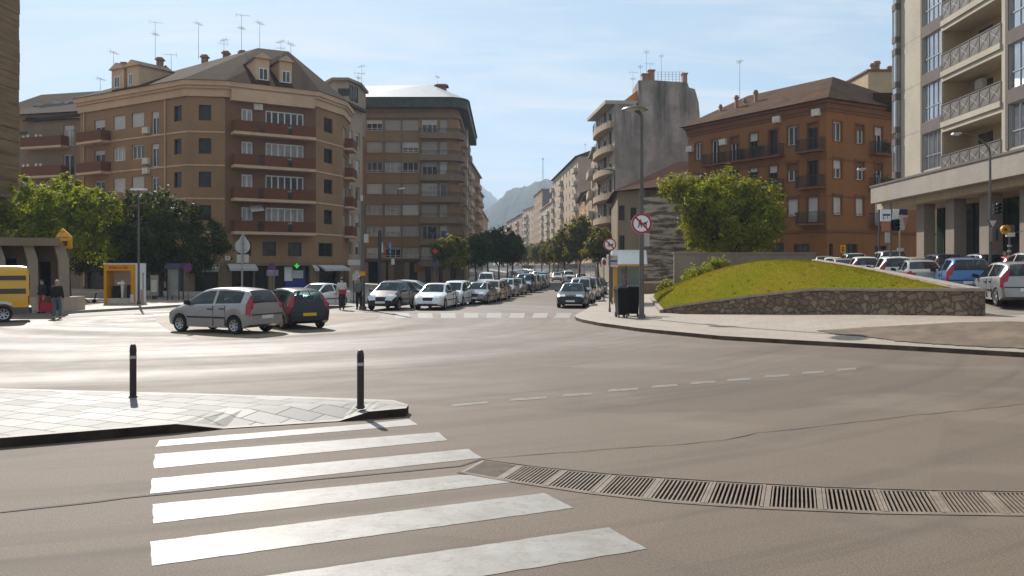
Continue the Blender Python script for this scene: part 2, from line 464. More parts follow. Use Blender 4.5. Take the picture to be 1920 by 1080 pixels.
c = mix(nt, ramp(nt, sv.outputs[0], [(.2, .42), (.5, 0)]), c, (.085, .06, .042))
vl = noise(nt, pos(nt, (1, 1.6, 1), (0, 0, .35)), .28, 3, .5)
c = mix(nt, ramp(nt, vl, [(.52, 0), (.62, .35)]), c, (.2, .155, .115))
sk = noise(nt, P, 95, 2, .5)
c = mix(nt, ramp(nt, sk, [(.6, 0), (.7, .55)]), c, (.34, .28, .22))
c = mix(nt, ramp(nt, sk, [(.3, .5), (.4, 0)]), c, (.04, .03, .022))
ty = noise(nt, cbn.outputs[0], 1.7, 4, .6)
c = mix(nt, math_(nt, 'MULTIPLY', ramp(nt, ty, [(.5, 0), (.68, 1)]), .5), c, (.07, .052, .038))
L(nt, c, b.inputs['Base Color'])
L(nt, mix(nt, pol, .8, .61), b.inputs['Roughness']); L(nt, mix(nt, pol, .33, .6), b.inputs['Specular IOR Level'])
bump(nt, b, sp, .5, .006)

def paving(name, c0, c1, sx, sy, rot, rough=(.6, .4), joint=.012):
    m, nt, b = nodes_of(name)
    br = N(nt, 'ShaderNodeTexBrick'); L(nt, pos(nt, (1, 1, 1), (0, 0, rot)), br.inputs['Vector'])
    br.inputs['Color1'].default_value = rgb(c0); br.inputs['Color2'].default_value = rgb(c1); br.inputs['Mortar'].default_value = rgb([x*.5 for x in c0])
    br.inputs['Scale'].default_value = 1; br.inputs['Mortar Size'].default_value = joint; br.inputs['Brick Width'].default_value = sx; br.inputs['Row Height'].default_value = sy
    f = noise(nt, pos(nt), .8, 6, .65)
    c = mix(nt, .45, br.outputs['Color'], ramp(nt, f, [(.3, [x*.75 for x in c0]), (.7, [x*1.2 for x in c1])]))
    s = noise(nt, pos(nt), 40, 2)
    c = mix(nt, .3, c, ramp(nt, s, [(.3, [x*.6 for x in c0]), (.7, [x*1.3 for x in c1])]))
    L(nt, c, b.inputs['Base Color']); L(nt, mix(nt, f, rough[0], rough[1]), b.inputs['Roughness'])
    bump(nt, b, math_(nt, 'ADD', br.outputs['Fac'], math_(nt, 'MULTIPLY', s, -.4)), .4, -.006)
paving('island_paving', (.155, .138, .118), (.185, .167, .146), .62, .42, .42, (.85, .55))
_m = MATS['island_paving']; _nt = _m.node_tree; _b = _nt.nodes['Principled BSDF']; _br = [n for n in _nt.nodes if n.type == 'TEX_BRICK'][0]
b2_ = _nt.nodes.new('ShaderNodeTexBrick')
for _k in ('Scale', 'Mortar Size', 'Brick Width', 'Row Height'): b2_.inputs[_k].default_value = _br.inputs[_k].default_value
b2_.inputs['Color1'].default_value = (.6, .6, .6, 1); b2_.inputs['Color2'].default_value = (.69, .69, .69, 1); b2_.inputs['Mortar'].default_value = (.9, .9, .9, 1)
_nt.links.new(_br.inputs['Vector'].links[0].from_socket, b2_.inputs['Vector']); _nt.links.new(b2_.outputs['Color'], _b.inputs['Roughness'])
paving('pavement_slabs', (.275, .22, .168), (.345, .28, .215), .6, .6, .3, (.8, .65))
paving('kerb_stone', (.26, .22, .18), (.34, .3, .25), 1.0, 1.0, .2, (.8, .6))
M('kerb_face_shade', (.04, .028, .022), .95, .4, 4, spec=.1)  # upright faces of the island kerb, their shade put into the colour
M('kerb_side_shade', (.11, .075, .05), .95, .4, 2, spec=.1)  # upright side of the corner kerb, darkened in the colour as shade
M('lot_asphalt', (.19, .16, .125), .75, .25, .4, bmp=.2)
M('bay_dirt', (.21, .155, .1), .75, .3, .35, bmp=.3)
M('dirt', (.15, .105, .07), .95, .35, 1.2, bmp=.6)
M('seam', (.05, .038, .03), .8, .3, 3)
m, nt, b = nodes_of('road_paint')
f = noise(nt, pos(nt), 2.2, 6, .7); f2 = noise(nt, pos(nt), 40, 2)
vo = N(nt, 'ShaderNodeTexVoronoi', feature='DISTANCE_TO_EDGE'); vo.inputs['Scale'].default_value = 1.3
dn = N(nt, 'ShaderNodeTexNoise'); dn.inputs['Scale'].default_value = 2.5; L(nt, pos(nt), dn.inputs['Vector'])
L(nt, mix(nt, .25, pos(nt), dn.outputs['Color']), vo.inputs['Vector'])
c = ramp(nt, f, [(.3, (.19, .165, .135)), (.5, (.255, .23, .198)), (.7, (.31, .285, .252))])
c = mix(nt, ramp(nt, vo.outputs['Distance'], [(0, .55), (.012, 0)]), c, (.2, .17, .14))
c = mix(nt, ramp(nt, f2, [(.62, 0), (.72, .5)]), c, (.24, .2, .165))
wr = noise(nt, pos(nt), 5.5, 9, .8)
c = mix(nt, ramp(nt, wr, [(.52, 0), (.64, .75)]), c, (.15, .12, .092))
L(nt, c, b.inputs['Base Color']); L(nt, mix(nt, f, .6, .45), b.inputs['Roughness']); bump(nt, b, f2, .3, .004)

m, nt, b = nodes_of('faded_paint')
f = noise(nt, pos(nt), 6, 8, .75); dst = N(nt, 'ShaderNodeVectorMath', operation='LENGTH')
c = mix(nt, ramp(nt, f, [(.4, .25), (.62, .9)]), (.25, .225, .195), (.15, .118, .088))
L(nt, c, b.inputs['Base Color']); b.inputs['Roughness'].default_value = .75; b.inputs['Specular IOR Level'].default_value = .3
# ------------------------------------------------------------------ road sheet with the drain channel let into it
GT = [(905, 862), (1000, 875), (1150, 890), (1330, 902), (1550, 914), (1740, 920), (1920, 922), (2150, 922)]
GB = [(862, 885), (960, 902), (1092, 922), (1250, 940), (1410, 951), (1640, 961), (1920, 965), (2230, 966)]
top = [G(*p) for p in GT]; bot = [G(*p) for p in GB]
def along(pl, t):
    ls = [(b_-a).length for a, b_ in zip(pl, pl[1:])]; s = t*sum(ls)
    for a, b_, l in zip(pl, pl[1:], ls):
        if s <= l or b_ is pl[-1]: return a.lerp(b_, min(1, s/l))
        s -= l
def flat(loops, z, mb):
    vs = [Vector((p[0], p[1], z)) for l in loops for p in l]
    tris = tessellate_polygon([[Vector((p[0], p[1], 0)) for p in l] for l in loops])
    mb.add(vs, tris)
hole = [(p.x, p.y) for p in bot]+[(p.x, p.y) for p in top[::-1]]
mb = MB(); flat([[(-40, 1), (40, 1), (40, 80), (-40, 80)], hole], 0, mb)
for a in ([(-3500, -55), (3500, -55), (3500, 1), (-3500, 1)], [(-3500, 1), (-40, 1), (-40, 80), (-3500, 80)], [(40, 1), (3500, 1), (3500, 80), (40, 80)], [(-3500, 80), (3500, 80), (3500, 4200), (-3500, 4200)]):
    mb.poly([(p[0], p[1], 0) for p in a])
struct('road', mb, 'asphalt', label='worn grey brown asphalt of the road junction and the avenue beyond', cat='road')
mb = MB(); k = 40
ts = [along(top, i/k) for i in range(k+1)]; bs = [along(bot, i/k) for i in range(k+1)]
for i in range(k):
    a, b_, c, d = bs[i], bs[i+1], ts[i+1], ts[i]; dz = Vector((0, 0, -.16))
    mb.poly([a+dz, b_+dz, c+dz, d+dz]); mb.poly([a, b_, b_+dz, a+dz]); mb.poly([d+dz, c+dz, c, d])
for t_ in (0, k):
    a, d = bs[t_], ts[t_]; dz = Vector((0, 0, -.16)); mb.poly([a, d, d+dz, a+dz])
struct('drain_channel', mb, 'trough', label='dark open drain channel cut across the asphalt under the grates', cat='drain channel')
mb = MB()
for i in range(k):                                # the concrete edging along both lips
    for pl, o in ((bs, -1), (ts, 1)):
        a, b_ = pl[i], pl[i+1]; n = Vector((-(b_-a).y, (b_-a).x, 0)).normalized()*o; wd = .06 if o < 0 else .025
        z = Vector((0, 0, .007)); mb.poly([a+z, b_+z, b_+n*wd+z, a+n*wd+z]); mb.poly([a+z, a-Vector((0, 0, .05)), b_-Vector((0, 0, .05)), b_+z])
struct('drain_edging', mb, 'edging', label='narrow worn concrete edging on both sides of the drain channel', cat='edging')
NP = 13
for i in range(NP):
    t0, t1 = i/NP+.0004, (i+1)/NP-.0004
    c = (along(top, (t0+t1)/2)+along(bot, (t0+t1)/2))/2
    o = thing('drain_grate', 'slotted iron drain grate lying in the curved channel across the asphalt', 'drain grate', c, 0, 'grates in a row over the drain channel')
    fr = MB(); br = MB()
    def q(t, s): return along(bot, t).lerp(along(top, t), s)
    def strip(mb_, a, b_, c_, d_, z0=-.03, z1=.001+.002*((i*7) % 3)):
        dz = Vector((0, 0, 1)); mb_.hexa([a+dz*z0, b_+dz*z0, c_+dz*z0, d_+dz*z0], [a+dz*z1, b_+dz*z1, c_+dz*z1, d_+dz*z1])
    e = .0042*(1 if i % 3 else 1.7)
    strip(fr, q(t0, .03), q(t0+e, .03), q(t0+e, .97), q(t0, .97)); strip(fr, q(t1-e, .03), q(t1, .03), q(t1, .97), q(t1-e, .97))
    strip(fr, q(t0+e, .02), q(t1-e, .02), q(t1-e, .055), q(t0+e, .055), -.03, 0); strip(fr, q(t0+e, .945), q(t1-e, .945), q(t1-e, .98), q(t0+e, .98), -.03, 0)
    nb = 11
    for j in range(nb):
        a = lerp(t0+e, t1-e, (j+.3)/nb); b_ = lerp(t0+e, t1-e, (j+.7)/nb)
        strip(br, q(a, .055), q(b_, .055), q(b_, .945), q(a, .945), -.02, -.002)
    obj('frame', fr, 'grate_iron', o); obj('grate_bars', br, 'grate_iron', o)

# painted markings
def mark(name, polys, label, cat, z=.004, mat='road_paint', jit=.007):
    mb = MB()
    for pl in polys:
        q = [G(*p) for p in pl]; e = []
        for a, b_ in zip(q, q[1:]+q[:1]):
            k = max(1, min(60, int((b_-a).length/.09)))
            for i in range(k): p = a.lerp(b_, i/k); e.append((p.x+rnd.uniform(-jit, jit), p.y+rnd.uniform(-jit, jit), z))
        mb.add(e, tessellate_polygon([[Vector((p[0], p[1], 0)) for p in e]]))
    return struct(name, mb, mat, label=label, cat=cat)
mark('zebra_crossing', [
    [(292, 838), (300, 826), (690, 795), (768, 786), (783, 797)],
    [(288, 879), (290, 852), (822, 811), (839, 826)], [(283, 926), (285, 898), (878, 842), (904, 859)],
    [(287, 982), (287, 946), (862, 891), (905, 891), (958, 905)], [(283, 1062), (283, 1016), (1020, 925), (1076, 953)],
    [(280, 1183), (280, 1113), (502, 1080), (1140, 989), (1214, 1030)]],
    'white painted zebra crossing with worn stripes in the near road', 'zebra crossing')
ds = [(845, 915, 760, 754), (955, 1025, 749, 745), (1054, 1111, 741, 737.5), (1139, 1197, 732, 728.5), (1221, 1270, 724.5, 721.5), (1293, 1341, 718, 715), (1362, 1408, 712.5, 709.5), (1432, 1480, 705.5, 702.5), (1502, 1545, 699, 696.5), (1568, 1605, 693, 690.5)]
mark('lane_dashes', [[(x0, y0+3.2), (x1, y1+2.6), (x1, y1-1.4), (x0+3, y0-1.4)] for x0, x1, y0, y1 in ds], 'row of short white dashes curving across the junction', 'lane marking', mat='faded_paint')
fc = []
for i in range(8):
    x = 1041-i*42.5
    fc.append([(x-2, 596.3), (x+26, 596.3), (x+31-i*1.2, 587), (x+4-i*1.2, 587)])
mark('far_crossing', fc, 'far zebra crossing of short white bars at the mouth of the avenue', 'zebra crossing')
def seam(name, pts, wd, label, z=.006, mat='seam', jit=.012):
    mb = MB(); P_ = []
    pts = [G(*p) for p in pts]
    for a, b_ in zip(pts, pts[1:]):
        k = max(1, int((b_-a).length/.25))
        P_ += [a.lerp(b_, i/k) for i in range(k)]
    P_.append(pts[-1])
    e = []
    for i, p in enumerate(P_):
        d = (P_[min(i+1, len(P_)-1)]-P_[max(0, i-1)]).normalized(); n = Vector((-d.y, d.x, 0))
        p = p+n*rnd.uniform(-jit, jit); w_ = wd*rnd.uniform(.5, 1.2)/2
        e.append((p+n*w_, p-n*w_))
    for (a, b_), (c, d) in zip(e, e[1:]): mb.poly([(a.x, a.y, z), (b_.x, b_.y, z), (d.x, d.y, z), (c.x, c.y, z)])
    struct(name, mb, mat, label=label, cat='asphalt seam')
seam('asphalt_seam', [(-120, 972), (0, 961), (130, 947), (290, 928), (560, 903), (760, 884), (862, 874), (905, 861)], .055, 'dark tarred seam running across the zebra crossing')
seam('asphalt_crack', [(905, 861), (1010, 853), (1150, 842), (1290, 832), (1360, 826), (1420, 812), (1560, 797), (1700, 780), (1830, 768), (1960, 752)], .02, 'thin dark crack in the asphalt beyond the drain', jit=.03)
# the parking bay under the pair of parked hatchbacks
mb = MB(); q = [G(*p) for p in [(292, 592), (430, 588), (600, 586), (716, 588), (705, 596), (640, 606), (560, 620), (515, 630), (440, 636), (372, 636), (335, 628), (312, 616), (292, 603)]]
mb.poly([(p.x, p.y, .004) for p in q]); struct('parking_bay', mb, 'bay_dirt', label='brownish dusty parking bay under the two parked hatchbacks', cat='parking bay')

# ------------------------------------------------------------------ near island with the dropped kerb
KZ = .13
fr = [(-30, 9.0, KZ), (G(-120, 848).x, G(-120, 848).y, KZ), (G(0, 840).x, G(0, 840).y, KZ), (G(330, 812).x, G(330, 812).y, KZ), (G(418, 805).x, G(418, 805).y, .012), (G(635, 791).x, G(635, 791).y, .012), (G(694, 786).x, G(694, 786).y, KZ*.92), (G(764, 780.5).x, G(764, 780.5).y, KZ)]
bk = [(-30, 17.2, KZ), (G(0, 728, KZ).x, G(0, 728, KZ).y, KZ), (G(350, 737, KZ).x, G(350, 737, KZ).y, KZ), (G(640, 746, KZ).x, G(640, 746, KZ).y, KZ), (G(738, 750, KZ).x, G(738, 750, KZ).y, KZ), (G(766, 759, KZ).x, G(766, 759, KZ).y, KZ)]
def at_x(pl, x):
    for a, b_ in zip(pl, pl[1:]):
        if x <= b_[0]: t = (x-a[0])/(b_[0]-a[0]); return [lerp(a[i], b_[i], t) for i in range(3)]
    return list(pl[-1])
mb = MB(); ed = MB(); kf = MB()
xs = sorted({p[0] for p in fr} | {p[0] for p in bk} | {lerp(-10, -1.7, i/40) for i in range(41)}); x_end = min(fr[-1][0], bk[-1][0])
xs = [x for x in xs if x < x_end]+[x_end]
rows = []
for x in xs:
    f, k_ = Vector(at_x(fr, x)), Vector(at_x(bk, x)); wdt = (k_-f).length; n = (k_-f).normalized()
    e1 = f+(k_-f)*min(.5, .16/wdt); e1.z = f.z
    r1 = f+(k_-f)*min(.8, .95/wdt); r1.z = KZ if wdt > .6 else f.z
    e2 = k_+(f-k_)*min(.15, .14/wdt)
    rows.append((f, e1, r1, e2, k_))
for a, b_ in zip(rows, rows[1:]):
    for i, t in ((0, kf), (1, mb), (2, mb), (3, kf)): t.poly([a[i], b_[i], b_[i+1], a[i+1]])
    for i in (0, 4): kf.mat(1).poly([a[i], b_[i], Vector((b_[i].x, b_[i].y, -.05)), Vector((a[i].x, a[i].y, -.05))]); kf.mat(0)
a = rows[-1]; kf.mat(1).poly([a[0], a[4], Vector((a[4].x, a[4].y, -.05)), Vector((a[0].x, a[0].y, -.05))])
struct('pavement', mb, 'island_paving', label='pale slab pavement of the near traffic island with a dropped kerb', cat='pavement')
struct('kerb', kf, ['kerb_stone', 'kerb_face_shade'], label='stone kerb round the near traffic island, lowered at the crossing', cat='kerb')

# ------------------------------------------------------------------ right-hand pavement and the rising car park
XL = [(-8, 60), (8, 40), (13, 27), (17.5, 20), (G(1920, 670).y, G(1920, 670).x), (G(1700, 657).y, G(1700, 657).x), (G(1500, 646).y, G(1500, 646).x), (G(1350, 637).y, G(1350, 637).x), (G(1200, 622).y, G(1200, 622).x), (33.9, 3.45), (36.0, 2.95), (37.4, 2.8), (39, 2.88), (45, 3.95), (53, 5.2), (62, 6.7), (75, 8.7), (95, 10.3), (110, 10.6), (142, 10.3), (183, 8.6), (226, 7.4), (320, 6.6), (430, 3.5), (600, -6)]
def xl(y): return interp(XL, y)
LOT = [(30, 0), (37, .36), (60, .61), (75, .71), (140, .5), (600, .2)]
SX = [(8, 0), (12, .31), (15, .64), (17, .68), (20, .8), (30, .95)]
def zr(x, y):
    d = x-xl(y); t = max(0, min(1, d/5))
    return KZ+t*interp(SX, x)*(1-.6*sstep(80, 140, y))+sstep(12, 18, x)*interp(LOT, y)
ys = sorted([a for a, _ in XL[:-1]]+[lerp(14, 60, i/46) for i in range(47)]+[lerp(64, 140, i/20) for i in range(21)])
offs = [0, .16, .6, 1.2, 2, 3, 4, 5, 6, 7, 8, 9, 10, 11, 12, 13.5, 15, 17, 19, 22, 26, 32, 45, 70]
mb = MB(); kf = MB(); lot = MB()
for a, b_ in zip(ys, ys[1:]):
    if b_-a < 1e-4: continue
    for o1, o2 in zip(offs, offs[1:]):
        q = [(xl(a)+o1, a), (xl(a)+o2, a), (xl(b_)+o2, b_), (xl(b_)+o1, b_)]
        q3 = [(x, y, zr(x, y)) for x, y in q]; mx, my = q[0][0], (a+b_)/2
        (kf if o1 == 0 else lot if (my > 27.6 and mx > lerp(15.6, 18.3, (my-27.5)/23) and mx < 25) else mb).poly(q3)
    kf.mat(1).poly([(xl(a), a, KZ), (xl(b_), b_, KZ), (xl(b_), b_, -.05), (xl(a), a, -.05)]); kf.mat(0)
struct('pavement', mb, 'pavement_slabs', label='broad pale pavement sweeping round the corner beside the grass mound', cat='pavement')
struct('kerb', kf, ['kerb_stone', 'kerb_side_shade'], label='curved kerb edging the broad corner pavement', cat='kerb')
struct('car_park', lot, 'lot_asphalt', label='gently rising dusty car park behind the grass mound', cat='car park')
mb = MB()
def GT(px, py):
    lo, hi = 15.0, 80.0
    for _ in range(40):
        mid = (lo+hi)/2
        if H+(CY-py)/F*mid > zr(X_(px, mid), mid): lo = mid
        else: hi = mid
    return Vector((X_(px, lo), lo, 0))
q = [GT(*p) for p in [(1530, 621), (1600, 616), (1690, 611), (1790, 606), (1925, 604), (2060, 606), (2080, 640), (1925, 654), (1840, 651), (1750, 646), (1680, 640), (1620, 632), (1565, 627)]]
cen = sum((Vector((p.x, p.y, 0)) for p in q), Vector())/len(q)
q2 = []
for a, b_ in zip(q, q[1:]+q[:1]): q2 += [a.lerp(b_, i/8)+Vector((rnd.uniform(-.06, .06), rnd.uniform(-.06, .06), 0)) for i in range(8)]
for i in range(len(q2)):
    a, b_ = q2[i], q2[(i+1) % len(q2)]
    for j in range(12):
        P4 = [cen.lerp(a, j/12), cen.lerp(a, (j+1)/12), cen.lerp(b_, (j+1)/12), cen.lerp(b_, j/12)]
        if j == 0: P4 = P4[:3]
        mb.poly([(p.x, p.y, zr(p.x, p.y)+.022) for p in P4])
struct('bare_earth', mb, 'dirt', label='patch of bare brown earth in the corner pavement', cat='earth')

# left pavements of the avenue
left_edge = [(-60, 47), (G(130, 588).x, G(130, 588).y), (G(262, 580.5).x, G(262, 580.5).y), (G(345, 575).x, G(345, 575).y), (-20, 56), (-11.5, 57), (-5.5, 54.5), (-2.6, 61), (.2, 76), (1.3, 85), (2.7, 98), (3.1, 112), (3.0, 142), (1.6, 183), (.4, 226), (-.8, 320), (-4, 430), (-14, 600)]
left_back = [(-60, 600)]
mb = MB(); flat([left_edge+left_back], KZ, mb); struct('pavement', mb, 'pavement_slabs', label='pavement in front of the ochre corner block and along the avenue', cat='pavement')
mb = MB()
for a, b_ in zip(left_edge, left_edge[1:]):
    mb.poly([(a[0], a[1], KZ), (b_[0], b_[1], KZ), (b_[0], b_[1], -.05), (a[0], a[1], -.05)])
    d = (Vector(b_)-Vector(a)).normalized(); n = Vector((-d.y, d.x))*.16
    mb.poly([(a[0], a[1], KZ+.004), (b_[0], b_[1], KZ+.004), (b_[0]+n.x, b_[1]+n.y, KZ+.004), (a[0]+n.x, a[1]+n.y, KZ+.004)])
struct('kerb', mb, 'kerb_stone', label='kerb in front of the ochre corner block and along the avenue', cat='kerb')

# ------------------------------------------------------------------ grass mound with its stone walls
P0 = Vector((7.3, 41.0, KZ)); P1 = Vector((12.0, 34.0, 0)); P2 = Vector((15.0, 27.5, 0)); P3 = Vector((18.0, 50, 0)); P4 = Vector((9.5, 57.5, KZ))
for p in (P1, P2, P3): p.z = zr(p.x, p.y)
T1, T2, T3 = Z_(540, 34), Z_(540.5, 27.5), Z_(487, 50)
def frontp(t):
    p = P0.lerp(P1, t/.52) if t < .52 else P1.lerp(P2, (t-.52)/.48)
    z = lerp(.28, T1-.09, (t/.52)**.85) if t < .52 else lerp(T1-.09, T2-.09, (t-.52)/.48)
    return Vector((p.x, p.y, z))
def mpt(s, t):
    A, B_ = frontp(s), P4.lerp(P3, s); B_.z = lerp(.35, T3-.08, s**.6)
    Cc, D = P0.lerp(P4, t), P2.lerp(P3, t); Cc.z = lerp(.28, .35, t); D.z = lerp(T2-.09, T3-.08, t**.9)
    p = A.lerp(B_, t)+Cc.lerp(D, s)
    for q_, w_ in ((frontp(0), (1-s)*(1-t)), (frontp(1), s*(1-t)), (Vector((P4.x, P4.y, .35)), (1-s)*t), (Vector((P3.x, P3.y, T3-.08)), s*t)): p -= q_*w_
    p.z += BUMP*math.sin(math.pi*min(1, s*1.02))**.9*math.sin(math.pi*t)**.85
    return p
BUMP = .95
m, nt, b = nodes_of('lawn')
f = noise(nt, pos(nt), .33, 5, .65); g = noise(nt, pos(nt, (1, .5, 1)), 14, 4, .7); h_ = noise(nt, pos(nt), 1.6, 4)
c = ramp(nt, f, [(.36, (.25, .15, .03)), (.47, (.2, .155, .012)), (.58, (.11, .14, .006))])
c = mix(nt, .5, c, ramp(nt, h_, [(.3, (.19, .125, .01)), (.7, (.14, .165, .002))]))
c = mix(nt, .55, c, mix(nt, g, (.07, .07, .005), (.25, .21, .03)))
L(nt, c, b.inputs['Base Color']); b.inputs['Roughness'].default_value = .85; b.inputs['Specular IOR Level'].default_value = .0; bump(nt, b, g, .9, .06)
m2_, nt2, b2 = nodes_of('blade')
f = noise(nt2, pos(nt2), .33, 5, .65); h_ = noise(nt2, pos(nt2), 1.6, 4)
c2_ = ramp(nt2, f, [(.36, (.27, .16, .03)), (.47, (.22, .165, .008)), (.58, (.11, .155, .001))])
c2_ = mix(nt2, .4, c2_, ramp(nt2, h_, [(.3, (.2, .13, .01)), (.7, (.14, .165, .002))]))
L(nt2, c2_, b2.inputs['Base Color']); b2.inputs['Roughness'].default_value = .8; b2.inputs['Specular IOR Level'].default_value = .0
t2 = N(nt2, 'ShaderNodeBsdfTranslucent'); L(nt2, c2_, t2.inputs['Color']); mx2 = N(nt2, 'ShaderNodeMixShader'); mx2.inputs['Fac'].default_value = .45
L(nt2, b2.outputs[0], mx2.inputs[1]); L(nt2, t2.outputs[0], mx2.inputs[2]); L(nt2, mx2.outputs[0], nt2.nodes['Material Output'].inputs['Surface'])
NM = 44; grid = [[mpt(i/NM, j/NM) for j in range(NM+1)] for i in range(NM+1)]
mb = MB()
for i in range(NM):
    for j in range(NM): mb.poly([grid[i][j], grid[i+1][j], grid[i+1][j+1], grid[i][j+1]])
o = struct('grass_mound', mb, 'lawn', smooth=60, label='rounded grass mound held by low stone walls', cat='grass mound')
mb = MB()
for _ in range(30000):
    s, t = rnd.random(), rnd.random()
    p = mpt(s, t); hgt = rnd.uniform(.02, .055); a = rnd.uniform(0, 6.28); q_ = Vector((math.cos(a), math.sin(a), 0))*rnd.uniform(.006, .018)
    l_ = Vector((rnd.uniform(-.05, .05), rnd.uniform(-.05, .05), 0)); mb.poly([p-q_, p+q_, p+l_+Vector((0, 0, hgt))])
for _ in range(90):
    c_ = mpt(rnd.random(), rnd.random()**1.3); n_ = rnd.randint(10, 26); sz = rnd.uniform(.08, .2)
    for _k in range(n_):
        a = rnd.uniform(0, 6.28); rr_ = sz*rnd.random(); p = c_+Vector((math.cos(a)*rr_, math.sin(a)*rr_, -.01)); a = rnd.uniform(0, 6.28); q_ = Vector((math.cos(a), math.sin(a), 0))*.012
        mb.poly([p-q_, p+q_, p+Vector((rnd.uniform(-.07, .07), rnd.uniform(-.07, .07), rnd.uniform(.04, .1)))])
tag(obj('grass', mb, 'blade'), 'short green and yellowing grass blades covering the mound', 'grass', kind='stuff')

m, nt, b = nodes_of('rubble_stone')
vo = N(nt, 'ShaderNodeTexVoronoi', feature='DISTANCE_TO_EDGE'); vc = N(nt, 'ShaderNodeTexVoronoi', feature='F1')
dn = N(nt, 'ShaderNodeTexNoise'); dn.inputs['Scale'].default_value = 2.6; dn.inputs['Detail'].default_value = 4; L(nt, pos(nt), dn.inputs['Vector'])
pv = mix(nt, .34, pos(nt, (1, 1, 1.45)), dn.outputs['Color'])
for q_ in (vo, vc): q_.inputs['Scale'].default_value = 4.4; q_.inputs['Randomness'].default_value = .85; L(nt, pv, q_.inputs['Vector'])
s_ = N(nt, 'ShaderNodeSeparateColor'); L(nt, vc.outputs['Color'], s_.inputs[0])
c = ramp(nt, s_.outputs[0], [(.0, (.115, .07, .042)), (.35, (.165, .105, .06)), (.7, (.22, .145, .085)), (1, (.3, .225, .155))])
c = mix(nt, .4, c, ramp(nt, noise(nt, pos(nt), 8, 4, .7), [(.3, (.08, .06, .045)), (.7, (.28, .22, .16))]))
mo = ramp(nt, vo.outputs['Distance'], [(.0, .6), (.09, 0)])
c = mix(nt, mo, c, (.1, .07, .05)); L(nt, c, b.inputs['Base Color']); b.inputs['Roughness'].default_value = .9
bump(nt, b, ramp(nt, vo.outputs['Distance'], [(0, 0), (.12, 1)]), .9, .08)
def stone_wall(name, path, label, thick=.38, cap=.1):
    """path: (x, y, base z, top z) along the visible face"""
    t = thing(name, label, 'stone wall', (path[0][0], path[0][1], path[0][2]))
    w_ = MB(); c_ = MB(); P_ = []
    for i, p in enumerate(path):
        a = Vector(path[max(0, i-1)][:2]); b_ = Vector(path[min(len(path)-1, i+1)][:2]); d = (b_-a).normalized(); n = Vector((-d.y, d.x))
        P_.append((Vector(p[:2]), n, p[2], p[3]))
    for (p, n, z0, z1), (q_, m_, y0, y1) in zip(P_, P_[1:]):
        def v(b2, nn, dd, z): return Vector((b2.x+nn.x*dd, b2.y+nn.y*dd, z))
        if min(z1-z0, y1-y0) > -.5:
            w_.hexa([v(p, n, 0, z0-.3), v(q_, m_, 0, y0-.3), v(q_, m_, thick, y0-.3), v(p, n, thick, z0-.3)], [v(p, n, 0, z1-cap), v(q_, m_, 0, y1-cap), v(q_, m_, thick, y1-cap), v(p, n, thick, z1-cap)])
        c_.hexa([v(p, n, -.05, z1-cap+.002), v(q_, m_, -.05, y1-cap+.002), v(q_, m_, thick+.05, y1-cap+.002), v(p, n, thick+.05, z1-cap+.002)], [v(p, n, -.05, z1), v(q_, m_, -.05, y1), v(q_, m_, thick+.05, y1), v(p, n, thick+.05, z1)])
    obj('wall', w_, 'rubble_stone', t); obj('coping', c_, 'coping', t)
pth = []
for i in range(25):
    t = i/24; p = frontp(t); base = zr(p.x, p.y); pth.append((p.x, p.y, base, p.z+.09))
stone_wall('stone_wall', pth, 'rubble stone retaining wall along the front of the grass mound')
pth = [(lerp(P2.x, P3.x, t)+.02, lerp(P2.y, P3.y, t)+.02, zr(lerp(P2.x, P3.x, t), lerp(P2.y, P3.y, t)), mpt(1, t).z+.1) for t in [i/16 for i in range(17)]]
pth[0] = (P2.x+.30, P2.y+.38, pth[0][2], T2)
stone_wall('stone_wall', pth, 'sloping stone wall between the grass mound and the car park')
mb = MB()
for i in range(16):
    a, b_ = P0.lerp(P4, i/16), P0.lerp(P4, (i+1)/16)
    mb.hexa([(a.x-.22, a.y-.1, .05), (a.x, a.y, .05), (b_.x, b_.y, .05), (b_.x-.22, b_.y-.1, .05)], [(a.x-.22, a.y-.1, .29), (a.x, a.y, .29), (b_.x, b_.y, .29), (b_.x-.22, b_.y-.1, .29)])
struct('kerb', mb, 'coping', label='low stone edging on the street side of the grass mound', cat='kerb')

# ------------------------------------------------------------------ hills
m, nt, b = nodes_of('forest_hill')
f = noise(nt, pos(nt), .02, 6, .65)
L(nt, ramp(nt, f, [(.35, (.014, .022, .016)), (.65, (.04, .048, .032))]), b.inputs['Base Color']); b.inputs['Roughness'].default_value = .95
bump(nt, b, noise(nt, pos(nt), .06, 5, .7), 1, 8)
def hill(name, sky_line, Y0, depth, label, lumps):
    r2 = random.Random(3); mb = MB(); n = 140; rows = []
    x0, x1 = sky_line[0][0], sky_line[-1][0]
    for j in range(15):
        t = j/14; row = []
        for i in range(n+1):
            px = lerp(x0, x1, i/n); z = Z_(interp(sky_line, px), Y0)
            s = math.sin(min(1, t/.7)*math.pi/2) if t <= .7 else math.cos((t-.7)/.3*math.pi/2*.8)
            l_ = lumps*(math.sin(px*.19+j*1.7)+math.sin(px*.43+j*2.9)+math.sin(px*.83+j*.7)+r2.uniform(-1, 1))*.5
            Yj = Y0-depth*(.7-t); row.append((X_(px, Yj if t < .7 else Yj), Yj, z*s+l_*(s > .15)-3*(j == 0)))
        rows.append(row)
    for a, b_ in zip(rows, rows[1:]):
        for i in range(n): mb.poly([a[i], a[i+1], b_[i+1], b_[i]])
    struct(name, mb, 'forest_hill', smooth=70, label=label, cat='hill')
